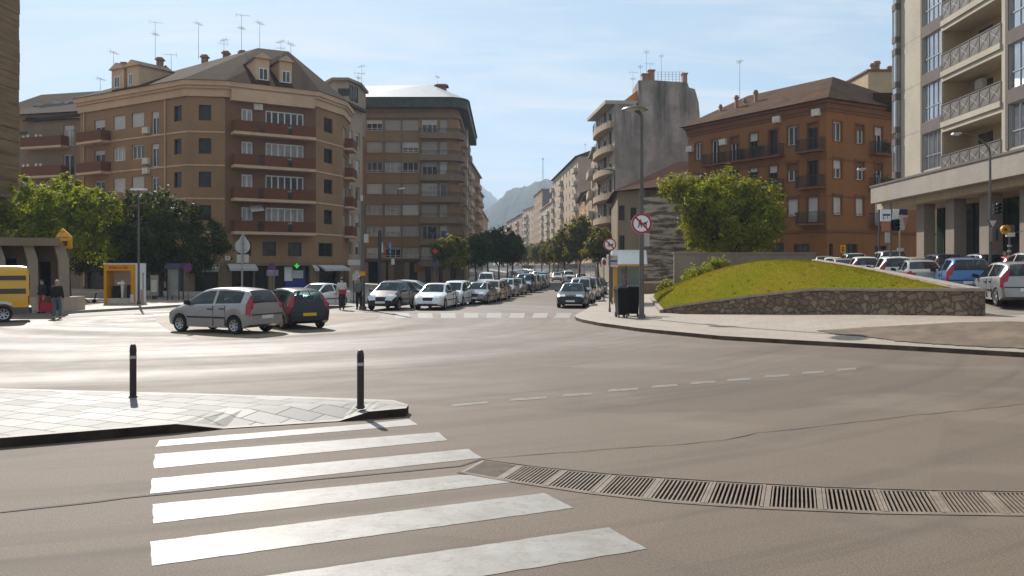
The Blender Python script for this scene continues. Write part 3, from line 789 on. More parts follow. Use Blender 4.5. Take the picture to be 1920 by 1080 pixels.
hill('hill', [(560, 520), (800, 470), (860, 440), (892, 408), (905, 398), (918, 392), (935, 378), (950, 366), (962, 358), (975, 353), (990, 352), (1000, 347), (1014, 344), (1030, 344), (1050, 342), (1090, 350), (1160, 380), (1300, 450), (1500, 515)], 1500, 700, 'wooded hill fading blue at the end of the avenue', 3.5)
hill('mountain', [(300, 520), (700, 440), (850, 372), (885, 352), (897, 345), (905, 350), (916, 360), (935, 376), (1000, 420), (1400, 520)], 3400, 900, 'pale blue mountain behind the wooded hill', 6)
t = thing('radio_mast', 'thin lattice radio mast on top of the distant wooded hill', 'mast', (X_(1018, 1500), 1500, Z_(346, 1500)-4))
mb = MB(); x = X_(1018, 1500); zb, zt = Z_(346, 1500)-4, Z_(296, 1500)
for dx, dy in ((-1.2, -1), (1.2, -1), (0, 1.3)): mb.cyl((x+dx, 1500+dy, zb), (x+dx*.3, 1500+dy*.3, zt), .28, .18, 5)
for i in range(14):
    a = lerp(zb, zt, i/14); s = lerp(1, .3, i/14); mb.bar((x-1.2*s, 1499, a), (x+1.2*s, 1499, a+3), .2, .2)
obj('mast', mb, 'pole_pale', t)
mb = MB(); mb.box(x-1.6, x+1.6, 1499, 1501, zt-3.2, zt-.8); obj('aerial', mb, 'pole_pale', t)
# ------------------------------------------------------------------ ochre corner block (A)
def zpoly(pts, z): return [Vector((p[0], p[1], z)) for p in pts]
K = [(-43.2, 85.3), (-29.1, 76.5), (-25.9, 77.0), (-18.75, 81.6), (-17.15, 86.4), (-17.35, 91.0)]
A = thing('apartment_block', 'ochre corner apartment block with red balconies, brown tiled roof and dormers', 'apartment block', (-28, 80, 0))
FA = [Fac(K[i], K[i+1]) for i in range(5)]
FL = [5.55, 8.55, 11.55, 14.55]        # floor lines
TOP = 18.0; GF = 2.75
ops = {i: [] for i in range(5)}
spec = []
def rc(f, px0, px1, base, h, lift): return (FA[f].upx(px0), FA[f].upx(px1), base+lift, base+lift+h)
for k, fl in enumerate(FL):
    spec += [(0, rc(0, 177, 197, fl, 2.15, .02), dict(n=2, blind=[.3, 0, .2, .35][k], pane='glass_dark')),
             (0, rc(0, 212.5, 235, fl, 1.35, .95), dict(n=3, blind=[.5, 1, 0, .97][k], pane='curtain')),
             (0, rc(0, 247, 270, fl, 1.35, .95), dict(n=3, blind=[1, .97, .1, .98][k], pane='glass_room')),
             (0, rc(0, 284, 298, fl, 2.15, .02), dict(n=2, blind=[.25, .1, .22, .3][k], pane='glass_room')),
             (0, rc(0, 326, 340.5, fl, 1.4, .95), dict(n=1, frame='dark_frame', pane='glass_dark')),
             (1, rc(1, 372.5, 396, fl, 1.4, .95), dict(n=1, frame='dark_frame', pane='glass_dark')),
             (2, rc(2, 453, 474, fl, 1.3, .95), dict(n=2, pane='curtain', fw=.13)),
             (2, rc(2, 498, 570, fl, 1.5, .8), dict(n=6, pane=['curtain', 'glass_room', 'curtain', 'glass_room'][k], fw=.13, blind=.0)),
             (3, rc(3, 607.5, 623.5, fl, 1.4, .95), dict(n=1, frame='dark_frame', pane='glass_dark')),
             (4, rc(4, 643.2, 648.5, fl, 2.0, .1), dict(n=2, pane='curtain'))]
spec += [(2, (FA[2].upx(492), FA[2].upx(517), 3.35, 4.65), dict(n=2, frame='dark_frame', pane='glass_room')), (2, (FA[2].upx(540), FA[2].upx(565), 3.35, 4.65), dict(n=2, frame='dark_frame', pane='glass_room')),
         (3, (FA[3].upx(597.5), FA[3].upx(624), 3.35, 4.65), dict(n=2, frame='dark_frame', pane='glass_dark')), (2, (FA[2].upx(446), FA[2].upx(471), 3.35, 4.65), dict(n=2, frame='dark_frame', pane='glass_dark'))]
spec += [(0, rc(0, a, a+20, 3.35, 1.3, 0), dict(n=2, frame='dark_frame', pane='glass_dark')) for a in (180, 214, 249, 283)]
for f, r, kw in spec: ops[f].append(r)
mb = MB()
SET = .12
for i, f in enumerate(FA):
    if i == 2: mb.mat(1)
    if i == 2:
        f.wall(mb.mat(0), 0, f.L, GF, 5.35, ops[i]); f.wall(mb.mat(1), 0, f.L, 5.35, TOP, ops[i])
    else: f.wall(mb.mat(0), 0, f.L, GF, TOP, ops[i])
Kb = [(-22, 104), (-44.5, 98)]
allk = K+Kb
for a, b_ in ((K[5], Kb[0]), (Kb[0], Kb[1]), (Kb[1], K[0])):
    mb.poly([(a[0], a[1], 0), (b_[0], b_[1], 0), (b_[0], b_[1], TOP), (a[0], a[1], TOP)])
obj('wall', mb, ['ochre_stucco', 'red_wall'], A)
for f, r, kw in spec: window(FA[f], A, r, **kw)
# floor bands, cornice, down pipes
mb = MB()
for fl in FL:
    for fs_ in (FA[:2], FA[3:]):
        mb = MB(); [f.box(mb, .02, f.L-.02, fl-.14, fl, -.01, .05) for f in fs_]; obj('floor_band', mb, 'trim_stucco', A)
del mb
def offset_poly(pts, d):
    out = []; n = len(pts)
    for i in range(n):
        p, a, b_ = Vector(pts[i][:2]), Vector(pts[i-1][:2]), Vector(pts[(i+1) % n][:2])
        d1, d2 = (p-a).normalized(), (b_-p).normalized(); n1, n2 = Vector((d1.y, -d1.x)), Vector((d2.y, -d2.x))
        k = (n1+n2); k = k/max(.35, k.length_squared)*2; out.append(p+k*d)
    return out
mb = MB()
for d, z0, z1 in ((.18, 17.65, 18.35), (.34, 18.35, 18.6), (.5, 18.6, 19.05)):
    mb.prism([tuple(p) for p in offset_poly(allk, d)], z0, z1)
obj('cornice', mb, 'trim_stucco', A)
for px in (159, 311):
    u = FA[0].upx(px); p = FA[0].pt(u, 0, .09); mb = MB(); mb.cyl((p.x, p.y, .4), (p.x, p.y, 17.6), .07, n=8); obj('downpipe', mb, 'trim_stucco', A)
# loggia balconies
f = FA[2]; u0, u1 = f.upx(433), f.upx(585)
for fl in FL:
    mb = MB(); f.box(mb, u0, u1, fl-.28, fl-.02, 0, 1.15)
    b_ = obj('balcony', mb, 'trim_stucco', A); mb = MB(); g = MB()
    ua, ub, uc, ud = f.upx(477), f.upx(489), f.upx(533), f.upx(541)
    for a, c in ((u0+.02, ua), (ub, uc), (ud, u1-.02)): f.box(mb, a, c, fl-.02, fl+.98, 1.0, 1.1)
    for a in (u0+.02, u1-.12): f.box(mb, a, a+.1, fl-.02, fl+.98, 0.02, 1.0)
    obj('parapet', mb, 'rose_brick', b_)
    for a, c in ((ua, ub), (uc, ud)): f.box(g, a, c, fl+.9, fl+.97, 1.02, 1.08); [f.box(g, lerp(a, c, i/7)-.012, lerp(a, c, i/7)+.012, fl, fl+.9, 1.035, 1.065) for i in range(1, 7)]
    obj('railing', g, 'iron', b_)
mb = MB(); f.box(mb, u0-.1, u1+.1, 17.35, 18.4, -.05, .62); obj('canopy', mb, 'trim_stucco', A)
f = FA[0]; u0, u1 = f.upx(161), f.upx(208)
for fl in FL[1:]:
    mb = MB(); f.box(mb, u0, u1, fl-.24, fl-.02, 0, 1.05); b_ = obj('balcony', mb, 'trim_stucco', A); mb = MB()
    f.box(mb, u0+.02, u1-.02, fl-.02, fl+.95, .92, 1.02); [f.box(mb, a, a+.1, fl-.02, fl+.95, .02, .92) for a in (u0+.02, u1-.12)]
    obj('parapet', mb, 'rose_brick', b_)
f = FA[4]
for fl in FL:
    mb = MB(); f.box(mb, 1.0, 4.2, fl-.22, fl-.02, 0, .9); b_ = obj('balcony', mb, 'trim_stucco', A); mb = MB()
    f.box(mb, 1.02, 4.18, fl-.02, fl+.95, .78, .88); [f.box(mb, a, a+.1, fl-.02, fl+.95, .02, .78) for a in (1.02, 4.08)]
    obj('parapet', mb, 'rose_brick', b_)
# air conditioners
def aircon(fac, root, u, z, d=.02, mat='cream_paint'):
    mb = MB(); fac.box(mb, u-.4, u+.4, z, z+.55, d, d+.32); c = fac.pt(u-.1, z+.28, d+.33); mb.cyl(c, fac.pt(u-.1, z+.28, d+.345), .2, n=12)
    [fac.box(mb, u+x, u+x+.04, z-.06, z-.002, d, d+.4) for x in (-.3, .26)]
    obj('air_conditioner', mb, mat, root)
f = FA[0]; [aircon(f, A, f.upx(277), z) for z in (14.75, 11.9, 11.0)]
f = FA[2]; aircon(f, A, f.upx(483), 16.75)
# roof
R0 = Vector((-38.5, 91, 21.3)); R1 = Vector((-26.2, 88, 24.9)); R2 = Vector((-23.2, 88.6, 24.7))
E = [Vector((p.x, p.y, 19.06)) for p in offset_poly(allk, .62)]
mb = MB()
for q in ([E[0], E[1], R1, R0], [E[1], E[2], R1], [E[2], E[3], R2, R1], [E[3], E[4], R2], [E[4], E[5], R2], [E[5], E[6], R2], [E[6], E[7], R0, R1, R2], [E[7], E[0], R0]): mb.poly(q)
mb.poly(E[::-1])
roof = obj('roof', mb, 'roof_tile', A)
def chimney(root, px, py_top, Y, h=1.9, w_=.55, mat='terracotta'):
    x, z = X_(px, Y), Z_(py_top, Y); mb = MB(); mb.box(x-w_/2, x+w_/2, Y-w_/2, Y+w_/2, z-h, z-.32)
    mb.box(x-w_*.72, x+w_*.72, Y-w_*.72, Y+w_*.72, z-.32, z-.16); mb.box(x-w_*.5, x+w_*.5, Y-w_*.5, Y+w_*.5, z-.16, z)
    obj('chimney', mb, mat, root)
for px, py, Y in ((233, 117, 86.5), (300, 108, 90), (384, 103, 90), (455, 95, 88), (527, 114, 85), (424, 96, 91), (556, 140, 88)): chimney(roof, px, py, Y, 3.0)
def dormer(root, fac, u0, u1, z0, z1, d0, d1, gable, wins):
    mb = MB(); fac.box(mb, u0, u1, z0, z1, -d1, -d0)
    dm = obj('dormer', mb, 'trim_stucco', root); r = MB(); um = (u0+u1)/2
    a, b_, c = (fac.pt(u0-.22, z1-.05, -d0+.22), fac.pt(u1+.22, z1-.05, -d0+.22), fac.pt(um, z1+gable*.62, -d0+.22))
    a2, b2, c2 = (fac.pt(u0-.22, z1-.05, -d1), fac.pt(u1+.22, z1-.05, -d1), fac.pt(um, z1+gable*.62, -d1))
    for q in ([a, c, c2, a2], [c, b_, b2, c2]): r.poly(q)
    r.mat(1)
    for q in ([a, b_, c], [a2, c2, b2], [a, a2, b2, b_]): r.poly(q)
    obj('roof', r, ['roof_tile', 'trim_stucco'], dm)
    for a, b_ in wins:
        class S: pass
        window(fac, dm, (a, b_, z0+.75, z0+1.85), n=2, depth=d0-.03, pane='glass_room')
f0, f2 = FA[0], FA[2]
dormer(A, f0, f0.upx(203), f0.upx(226), 18.9, 21.5, .35, 4.2, .9, [(f0.upx(209), f0.upx(219))])
dormer(A, f0, f0.upx(232), f0.upx(254), 18.9, 21.5, .35, 4.2, .9, [(f0.upx(236), f0.upx(244))])
dormer(A, f2, f2.upx(481), f2.upx(507), 18.9, 21.7, .3, 4.5, .8, [(f2.upx(487), f2.upx(504))])
dormer(A, f2, f2.upx(526), f2.upx(549), 18.9, 21.7, .3, 4.5, .8, [(f2.upx(530), f2.upx(546))])
mb = MB(); x0, x1 = X_(281, 92), X_(333, 92); mb.box(x0, x1, 91, 95, 20.5, 22.2); dm = obj('dormer', mb, 'trim_stucco', A)
mb = MB(); mb.poly([(x0-.3, 90.7, 22.2), (x1+.3, 90.7, 22.2), ((x0+x1)/2, 92.5, 24.2)]); mb.poly([(x0-.3, 90.7, 22.2), (x0-.3, 95.2, 22.2), ((x0+x1)/2, 92.5, 24.2)]); mb.poly([(x1+.3, 95.2, 22.2), (x1+.3, 90.7, 22.2), ((x0+x1)/2, 92.5, 24.2)]); mb.poly([(x0-.3, 95.2, 22.2), (x1+.3, 95.2, 22.2), ((x0+x1)/2, 92.5, 24.2)]); obj('roof', mb, 'roof_tile', dm)
# ground floor: piers, dark shop fronts, fascia, awnings
mb = MB(); sh = MB(); fa = MB()
for i, f in enumerate(FA):
    n = max(1, round(f.L/4)); f.box(fa, .02, f.L-.02, GF-.3, GF-.002, -.2, .08)
    for j in range(n+1):
        u = lerp(.3, f.L-.3, j/n); mb = MB(); f.box(mb, u-.3, u+.3, 0, GF-.3, -.45, -.01); obj('pier', mb, 'brown_stucco', A)
    f.box(sh, .02, f.L-.02, .02, GF-.3, -.62, -.47)
obj('shop_front', sh, 'glass_dark', A); obj('fascia', fa, 'brown_stucco', A)
def awning(root, fac, u0, u1, z1, drop, out, mat='awning'):
    mb = MB(); a, b_ = fac.pt(u0, z1, .1), fac.pt(u1, z1, .1); c, d = fac.pt(u1, z1-drop, out), fac.pt(u0, z1-drop, out)
    e, g = fac.pt(u1, z1-drop-.22, out), fac.pt(u0, z1-drop-.22, out); dz = Vector((0, 0, -.03))
    mb.hexa([a+dz, d+dz, c+dz, b_+dz], [a, d, c, b_]); mb.poly([d, c, e, g])
    for s_, x, y in ((a, d, g), (b_, c, e)): mb.poly([s_, x, y])
    obj('awning', mb, mat, root)
awning(A, FA[1], .3, FA[1].L-.4, 2.55, .45, .9); f = FA[2]
awning(A, f, .2, f.upx(478), 2.6, .4, 1.0, 'awning_pale'); awning(A, f, f.upx(584), f.L, 2.5, .35, 1.0, 'awning_pale'); awning(A, FA[3], 0.1, FA[3].L-.1, 2.5, .35, 1.0, 'awning_pale')
mb = MB(); f.box(mb, f.upx(536), f.upx(551), 1.0, 2.35, -.46, -.40); obj('shop_panel', mb, 'sign_white', A)
mb = MB(); f.box(mb, f.upx(538), f.upx(571), .35, 1.3, -.46, -.42); f.box(mb, f.upx(571), f.upx(575), .35, 2.3, -.46, -.42); obj('shop_panel', mb, 'sign_blue', A)
mb = MB(); f.box(mb, f.upx(549), f.upx(571), 1.25, 2.0, -.41, -.36); obj('shop_panel', mb, 'awning_pale', A)
# pharmacy cross
u = f.upx(553); p = f.pt(u, 2.45, .5)
t = thing('pharmacy_cross', 'lit green pharmacy cross hanging from the ochre corner block', 'sign', p)
mb = MB(); f.box(mb, u-.07, u+.07, 2.2, 2.64, .5, .6); f.box(mb, u-.22, u-.07, 2.35, 2.49, .5, .6); f.box(mb, u+.07, u+.22, 2.35, 2.49, .5, .6); obj('cross', mb, 'green_light', t)
mb = MB(); f.box(mb, u-.03, u+.03, 2.42, 2.48, -.01, .5); obj('bracket', mb, 'iron', t)
mb = MB(); f1 = FA[1]; u = f1.upx(427); 
mb = MB(); uu = FA[2].upx(428); FA[2].box(mb, uu-.38, uu+.38, 2.82, 3.42, .02, .1); o = obj('sign_board', mb, 'terracotta', A); mb = MB(); FA[2].box(mb, uu-.28, uu+.28, 2.95, 3.3, .1, .115); obj('sign_board', mb, 'cream_paint', A)
for px, py, Y, h, kd in ((213, 142, 88, 2.5, 1), (291, 100, 91, 3.4, 0), (372, 100, 92, 3.3, 1), (453, 92, 88, 3.6, 0), (487, 100, 90, 3.3, 1), (527, 112, 85, 1.9, 2), (545, 130, 88, 2.7, 1), (321, 122, 90, 1.2, 3), (420, 96, 92, 1.3, 2)):
    antenna(X_(px, Y), Y, Z_(py, Y), h, {213: 'short bent aerial beside the double dormer nearest the brown block', 291: 'tall aerial beside the pyramid dormer of the ochre block', 372: 'tall aerial behind the middle chimney of the ochre block', 453: 'tallest aerial on the roof peak of the ochre block', 487: 'thin tall aerial just past the roof peak, before the street side dormers', 527: 'branched aerial above the chimney of the dormers over the red balconies', 545: 'aerial standing at the street end of the ochre roof past its dormers', 321: 'stubby aerial on the ridge between pyramid dormer and middle chimney', 420: 'stubby aerial on the ridge just before the roof peak'}[px], kd)

# ------------------------------------------------------------------ lower brown block left of A
B0 = thing('apartment_block', 'lower brown apartment block with old dark roof adjoining the ochre block', 'apartment block', (-46, 90, 0))
f = Fac((-56, 90.5), (-43.3, 87.2)); f2 = Fac((-50.2, 88.4), (-43.3, 86.0))
w_ = []; mb = MB(); A1 = f.upx(101)
def rr(px0, px1, z0, z1, ff): return (ff.upx(px0), ff.upx(px1), z0, z1)
ww = [(f, rr(60, 78, z, z+1.4, f), dict(n=3, pane='glass_room')) for z in (14.3, 11.3, 8.3, 5.3)]+[(f, rr(60, 78, 17.1, 17.6, f), dict(n=2, frame='dark_frame'))]
w2 = [(f2, rr(119, 139, z, z+2.1, f2), dict(n=2, pane=['curtain', 'glass_dark', 'glass_room'][i], blind=[.2, 0, .4][i])) for i, z in enumerate((14.6, 11.6, 8.6))]
f.wall(mb, 0, f.L, 0, 18.2, [x[1] for x in ww]); f2.wall(mb, 0, f2.L, 0, 17.3, [x[1] for x in w2])
a, b_ = f2.pt(0, 0), f.pt(f.L*.45, 0); mb.poly([(a.x, a.y, 0), (b_.x, b_.y+2, 0), (b_.x, b_.y+2, 17.3), (a.x, a.y, 17.3)])
mb.poly([(-56, 90.5, 0), (-56, 104, 0), (-56, 104, 18.2), (-56, 90.5, 18.2)])
obj('wall', mb, 'brown_stucco', B0)
for ff, r, kw in ww+w2: window(ff, B0, r, **kw)
for z in (14.6, 11.6, 8.6):
    mb = MB(); f2.box(mb, .2, 5.6, z-.24, z-.02, 0, 1.05); bb = obj('balcony', mb, 'trim_stucco', B0); mb = MB()
    f2.box(mb, .22, 5.58, z-.02, z+.95, .93, 1.03); [f2.box(mb, q, q+.1, z-.02, z+.95, .02, .93) for q in (.22, 5.48)]
    obj('parapet', mb, 'rose_brick', bb)
    mb = MB(); [f2.box(mb, q, q+.25, z+.96, z+1.12+.1*rnd.random(), .94, 1.06) for q in (.5, 1.1, 2.2, 2.8)]; obj('flower_pot', mb, 'cream_paint', bb)
mb = MB()
mb.poly([f.pt(-.3, 18.2, .5), f.pt(f.L+.2, 18.2, .5), Vector((-42.5, 97, 22.6)), Vector((-53.5, 97, 21.9))]); mb.poly([f.pt(-.3, 18.2, .5), Vector((-53.5, 97, 21.9)), Vector((-57, 104, 18.2))])
mb.poly([f2.pt(-.3, 17.3, .4), f2.pt(f2.L, 17.3, .4), Vector((-42.5, 91, 19.9)), Vector((-50.5, 92, 19.9))])
mb.poly([Vector((-57, 104, 18.2)), Vector((-53.5, 97, 21.9)), Vector((-42.5, 97, 22.6)), Vector((-42, 104, 18.2))])
rf = obj('roof', mb, 'old_tile', B0)
mb = MB(); [mb.box(X_(px, 93)-.5, X_(px, 93)+.5, 92.7, 93.3, 19.6+i*.25, 20.1+i*.25) for i, px in enumerate((75, 110, 140))]; obj('skylight', mb, 'roof_sheet', rf)
mb = MB(); f.box(mb, .02, 6, 16.15, 16.45, 0, .06); obj('floor_band', mb, 'eave_dark', B0)
antenna(X_(188, 92), 92, 21.2, 1.5, 'small aerial on the old dark roof of the brown block', 1)

# ------------------------------------------------------------------ grey block tucked between A and B
A2 = thing('apartment_block', 'grey corner block with rooftop cabin tucked behind the ochre block', 'apartment block', (-18, 95, 0))
f = Fac((-17.75, 91.1), (-16.75, 95.6)); w_ = []
for k in range(5):
    z = 3.6+3*k; w_ += [(1.0, 1.8, z, z+1.5), (2.6, 3.8, z, z+1.5)]
mb = MB(); f.wall(mb, 0, f.L, 0, 19.6, w_)
for a, b_ in (((-16.75, 95.6), (-22, 116)), ((-22, 116), (-32, 116)), ((-32, 116), (-32, 104.5)), ((-32, 104.5), (-17.75, 91.1))): mb.poly([(a[0], a[1], 0), (b_[0], b_[1], 0), (b_[0], b_[1], 19.6), (a[0], a[1], 19.6)])
mb.poly(zpoly([(-17.75, 91.1), (-16.75, 95.6), (-22, 116), (-32, 116), (-32, 104.5)], 19.6)); obj('wall', mb, 'grey_stucco', A2)
for i, r in enumerate(w_): window(f, A2, r, n=1, pane='glass_room', blind=[0, .4, 1, .6, .2][i % 5], frame='cream_paint')
mb = MB(); f.box(mb, -.3, f.L+.3, 19.6, 19.9, -1, .5); obj('eave', mb, 'eave_dark', A2)
mb = MB(); x0, x1 = X_(612, 108), X_(668, 108); pz = Z_(150, 108)
mb.prism([(x0, 109), (x0+1.2, 107), (x1-.9, 107), (x1, 110), (x1, 115), (x0, 115)], 19.65, pz-.35); cb_ = obj('roof_cabin', mb, 'grey_stucco', A2)
mb = MB(); mb.prism([(x0-.4, 108.8), (x0+1, 106.5), (x1-.7, 106.5), (x1+.4, 109.7), (x1+.4, 115), (x0-.4, 115)], pz-.34, pz); obj('roof', mb, 'concrete', cb_)
fw = Fac((x0+1.2, 107), (x1-.9, 107)); window(fw, cb_, (.5, 1.9, pz-2.2, pz-1.3), n=2, depth=-.06, frame='dark_frame')
fw = Fac((x1-.9, 107), (x1, 110)); [window(fw, cb_, (a, a+.9, pz-2.6, pz-.7), n=1, depth=-.06, frame='dark_frame') for a in (.5, 1.8)]
antenna(X_(678, 112), 112, Z_(160, 112), 2.6, 'aerial with two dishes behind the cabin of the grey corner block', 2)
antenna(X_(672, 113), 113, Z_(160, 113), 1.7, 'lower aerial with a bent head behind the cabin of the grey corner block', 0)

# ------------------------------------------------------------------ tall brown block (B) at the left of the avenue
Bb = thing('apartment_block', 'tall brown apartment block with rounded corner balconies and pale sheet roof', 'apartment block', (-14, 118, 0))
YB = 118.0; f = Fac((X_(672, YB), YB), (X_(839, YB), YB)); zf = [Z_(y, YB) for y in (484, 443.6, 403.6, 364, 323.6, 286.2, 245)]
xr = X_(853.5, YB); fs = Fac((xr+.45, YB+1.6), (-7.65, 153)); BT = 24.2
cor = []                                     # rounded corner
c0 = Vector((X_(839, YB), YB)); c1 = Vector((xr+.45, YB+1.6))
for i in range(7):
    t = i/6; a = c0.lerp(Vector((xr+.35, YB)), t); b_ = Vector((xr+.35, YB)).lerp(c1, t); cor.append(a.lerp(b_, t))
cols = [(687, 717), (722, 751.5), (754.5, 785)]; w_ = []; colb = (791, 820); colc = (825, 838)
kinds = ['glass_room', 'glass_dark', 'curtain']
for k, z in enumerate(zf):
    for j, (a, b_) in enumerate(cols): w_.append((f.upx(a), f.upx(b_), z+.02, z+1.48))
    w_.append((f.upx(791), f.upx(820), z-.5, z+1.5)); w_.append((f.upx(825), f.upx(838.4), z-.5, z+1.5))
mb = MB(); f.wall(mb, 0, f.L, 3.3, BT, w_)
for a, b_ in zip(cor, cor[1:]): mb.poly([(a.x, a.y, 3.3), (b_.x, b_.y, 3.3), (b_.x, b_.y, BT), (a.x, a.y, BT)])
ws = []
for k, z in enumerate(zf):
    for i in range(7): ws.append((1.6+i*4.5, 4.0+i*4.5, z-.05, z+1.5))
fs.wall(mb, 0, fs.L, 3.3, BT, ws)
for a, b_ in (((-7.65, 153), (-20, 153)), ((-20, 153), (f.P.x, YB))): mb.poly([(a[0], a[1], 0), (b_[0], b_[1], 0), (b_[0], b_[1], BT), (a[0], a[1], BT)])
obj('wall', mb, 'bay_stucco', Bb)
r3 = random.Random(11)
for i, r in enumerate(w_):
    bl = r3.choice([0, 0, .35, .55, 1, 1, .2]); window(f, Bb, r, n=3 if r[1]-r[0] > 1.6 else 1, frame='blind', pane=r3.choice(kinds), blind=bl, bm='blind_tan' if i % 3 else 'blind', transom=.22 if i % 5 < 3 else None, fw=.1)
for r in ws: window(fs, Bb, r, n=2, frame='blind', pane='glass_room', blind=r3.choice([0, .5, 1, .3]), fw=.08)
for z in zf:
    mb = MB(); f.box(mb, .5, f.upx(786), z-.16, z-.04, -.02, .07); obj('floor_band', mb, 'brown_stucco', Bb); mb = MB(); f.box(mb, .5, f.upx(786), z+1.52, z+1.62, -.02, .05); obj('floor_band', mb, 'brown_stucco', Bb)
for p in (684, 719.5, 753, 787): mb = MB(); f.box(mb, f.upx(p)-.12, f.upx(p)+.12, 3.3, 21.6, -.02, .06); obj('pilaster', mb, 'brown_stucco', Bb)
for k, z in enumerate(zf):                    # wrap-round balconies
    ring = [f.pt(f.upx(788), 0), f.pt(f.L-.2, 0)]+[Vector((p.x, p.y, 0)) for p in cor[1:]]+[fs.pt(1.2, 0)]
    d_ = [Vector((0, -1, 0))]*2+[Vector((math.sin(a), -math.cos(a), 0)) for a in [math.pi/2*i/6 for i in range(1, 7)]]+[Vector((1, 0, 0))]
    o_ = [p+n*.75 for p, n in zip(ring, d_)]; mb = MB(); g = MB()
    for i in range(len(ring)-1):
        a, b_, c, d = o_[i], o_[i+1], ring[i+1], ring[i]; up = Vector((0, 0, 1))
        mb.hexa([a+up*(z-1.15), b_+up*(z-1.15), c+up*(z-1.15), d+up*(z-1.15)], [a+up*(z-.32), b_+up*(z-.32), c+up*(z-.32), d+up*(z-.32)])
        g.bar(o_[i]+up*(z+.22), o_[i+1]+up*(z+.22), .05, .05); g.bar(o_[i]+up*(z-.05), o_[i+1]+up*(z-.05), .03, .03); g.bar(o_[i]+up*(z+.08), o_[i+1]+up*(z+.08), .03, .03)
        for j in range(3): p = o_[i].lerp(o_[i+1], j/3); g.bar(p+up*(z-.32), p+up*(z+.22), .03, .03)
    bb = obj('balcony', mb, 'brown_stucco', Bb); obj('railing', g, 'iron', bb)
    for i in range(3): mb = MB(); fs.box(mb, 5.9+i*9, 10+i*9, z-1.0, z-.1, 0, .8); obj('balcony', mb, 'blind_tan', Bb)
mb = MB(); u = fs.upx(871.5); fs.box(mb, u-1.6, u+1.2, 0, 24.3, 0, .5); obj('pier', mb, 'pale_concrete', Bb)
cx_ = [(f.P.x, YB)]+[tuple(p) for p in cor]+[(-7.65, 153), (-20, 153)]
mb = MB(); mb.prism([tuple(p) for p in offset_poly(cx_, .25)], 22.9, 23.5); obj('cornice', mb, 'brown_stucco', Bb)
mb = MB(); mb.prism([tuple(p) for p in offset_poly(cx_, 1.25)], 24.21, 25.5); obj('eave', mb, 'eave_green', Bb)
ep = [Vector((p.x, p.y, 25.55)) for p in offset_poly(cx_, 1.45)]
mb = MB(); ra, rb, rcc = Vector((X_(680, 126), 126, Z_(162, 126))), Vector((X_(806, 126), 126, Z_(158, 126))), Vector((-13, 148, 27.5))
mb.poly([ep[0], ep[1], rb, ra]); mb.poly(ep[1:8]+[rb]); mb.mat(1).poly([ep[7], ep[8], rcc, rb]); mb.poly([ep[8], ep[9], rcc]); mb.poly([ep[9], ep[0], ra, rb, rcc])
rf = obj('roof', mb, ['roof_sheet', 'old_tile'], Bb); chimney(rf, 828, 159, 127, 1.6, 1.4)
antenna(X_(820, 127), 127, Z_(163, 127), 1.6, 'spindly aerial beside the brick chimney of the tall brown block', 1)
mb = MB(); sh = MB()
f.box(sh, .02, f.L, 0, 3.0, -.6, -.45); fs.box(sh, .02, fs.L, 0, 3.0, -.6, -.45)
for p in (683, 716, 735, 760, 790, 815, 837): mb = MB(); f.box(mb, f.upx(p)-.55, f.upx(p)+.55, 0, 3.0, -.44, -.01); obj('pier', mb, 'brown_stucco', Bb)
for i in range(8): mb = MB(); fs.box(mb, .3+i*4.5, 1.5+i*4.5, 0, 3.0, -.44, -.01); obj('pier', mb, 'brown_stucco', Bb)
obj('shop_front', sh, 'glass_dark', Bb)
mb = MB(); f.box(mb, .02, f.L, 3.0, 3.3, -.5, .15); fs.box(mb, .02, fs.L, 3.0, 3.3, -.5, .15); obj('fascia', mb, 'eave_dark', Bb)
mb = MB(); f.box(mb, f.upx(738), f.upx(758), .5, 2.9, -.44, .02); obj('shop_panel', mb, 'brown_frame', Bb)
mb = MB(); f.box(mb, f.upx(777), f.upx(797), 1.6, 2.75, 0, .08); obj('shop_panel', mb, 'orange_brick', Bb)

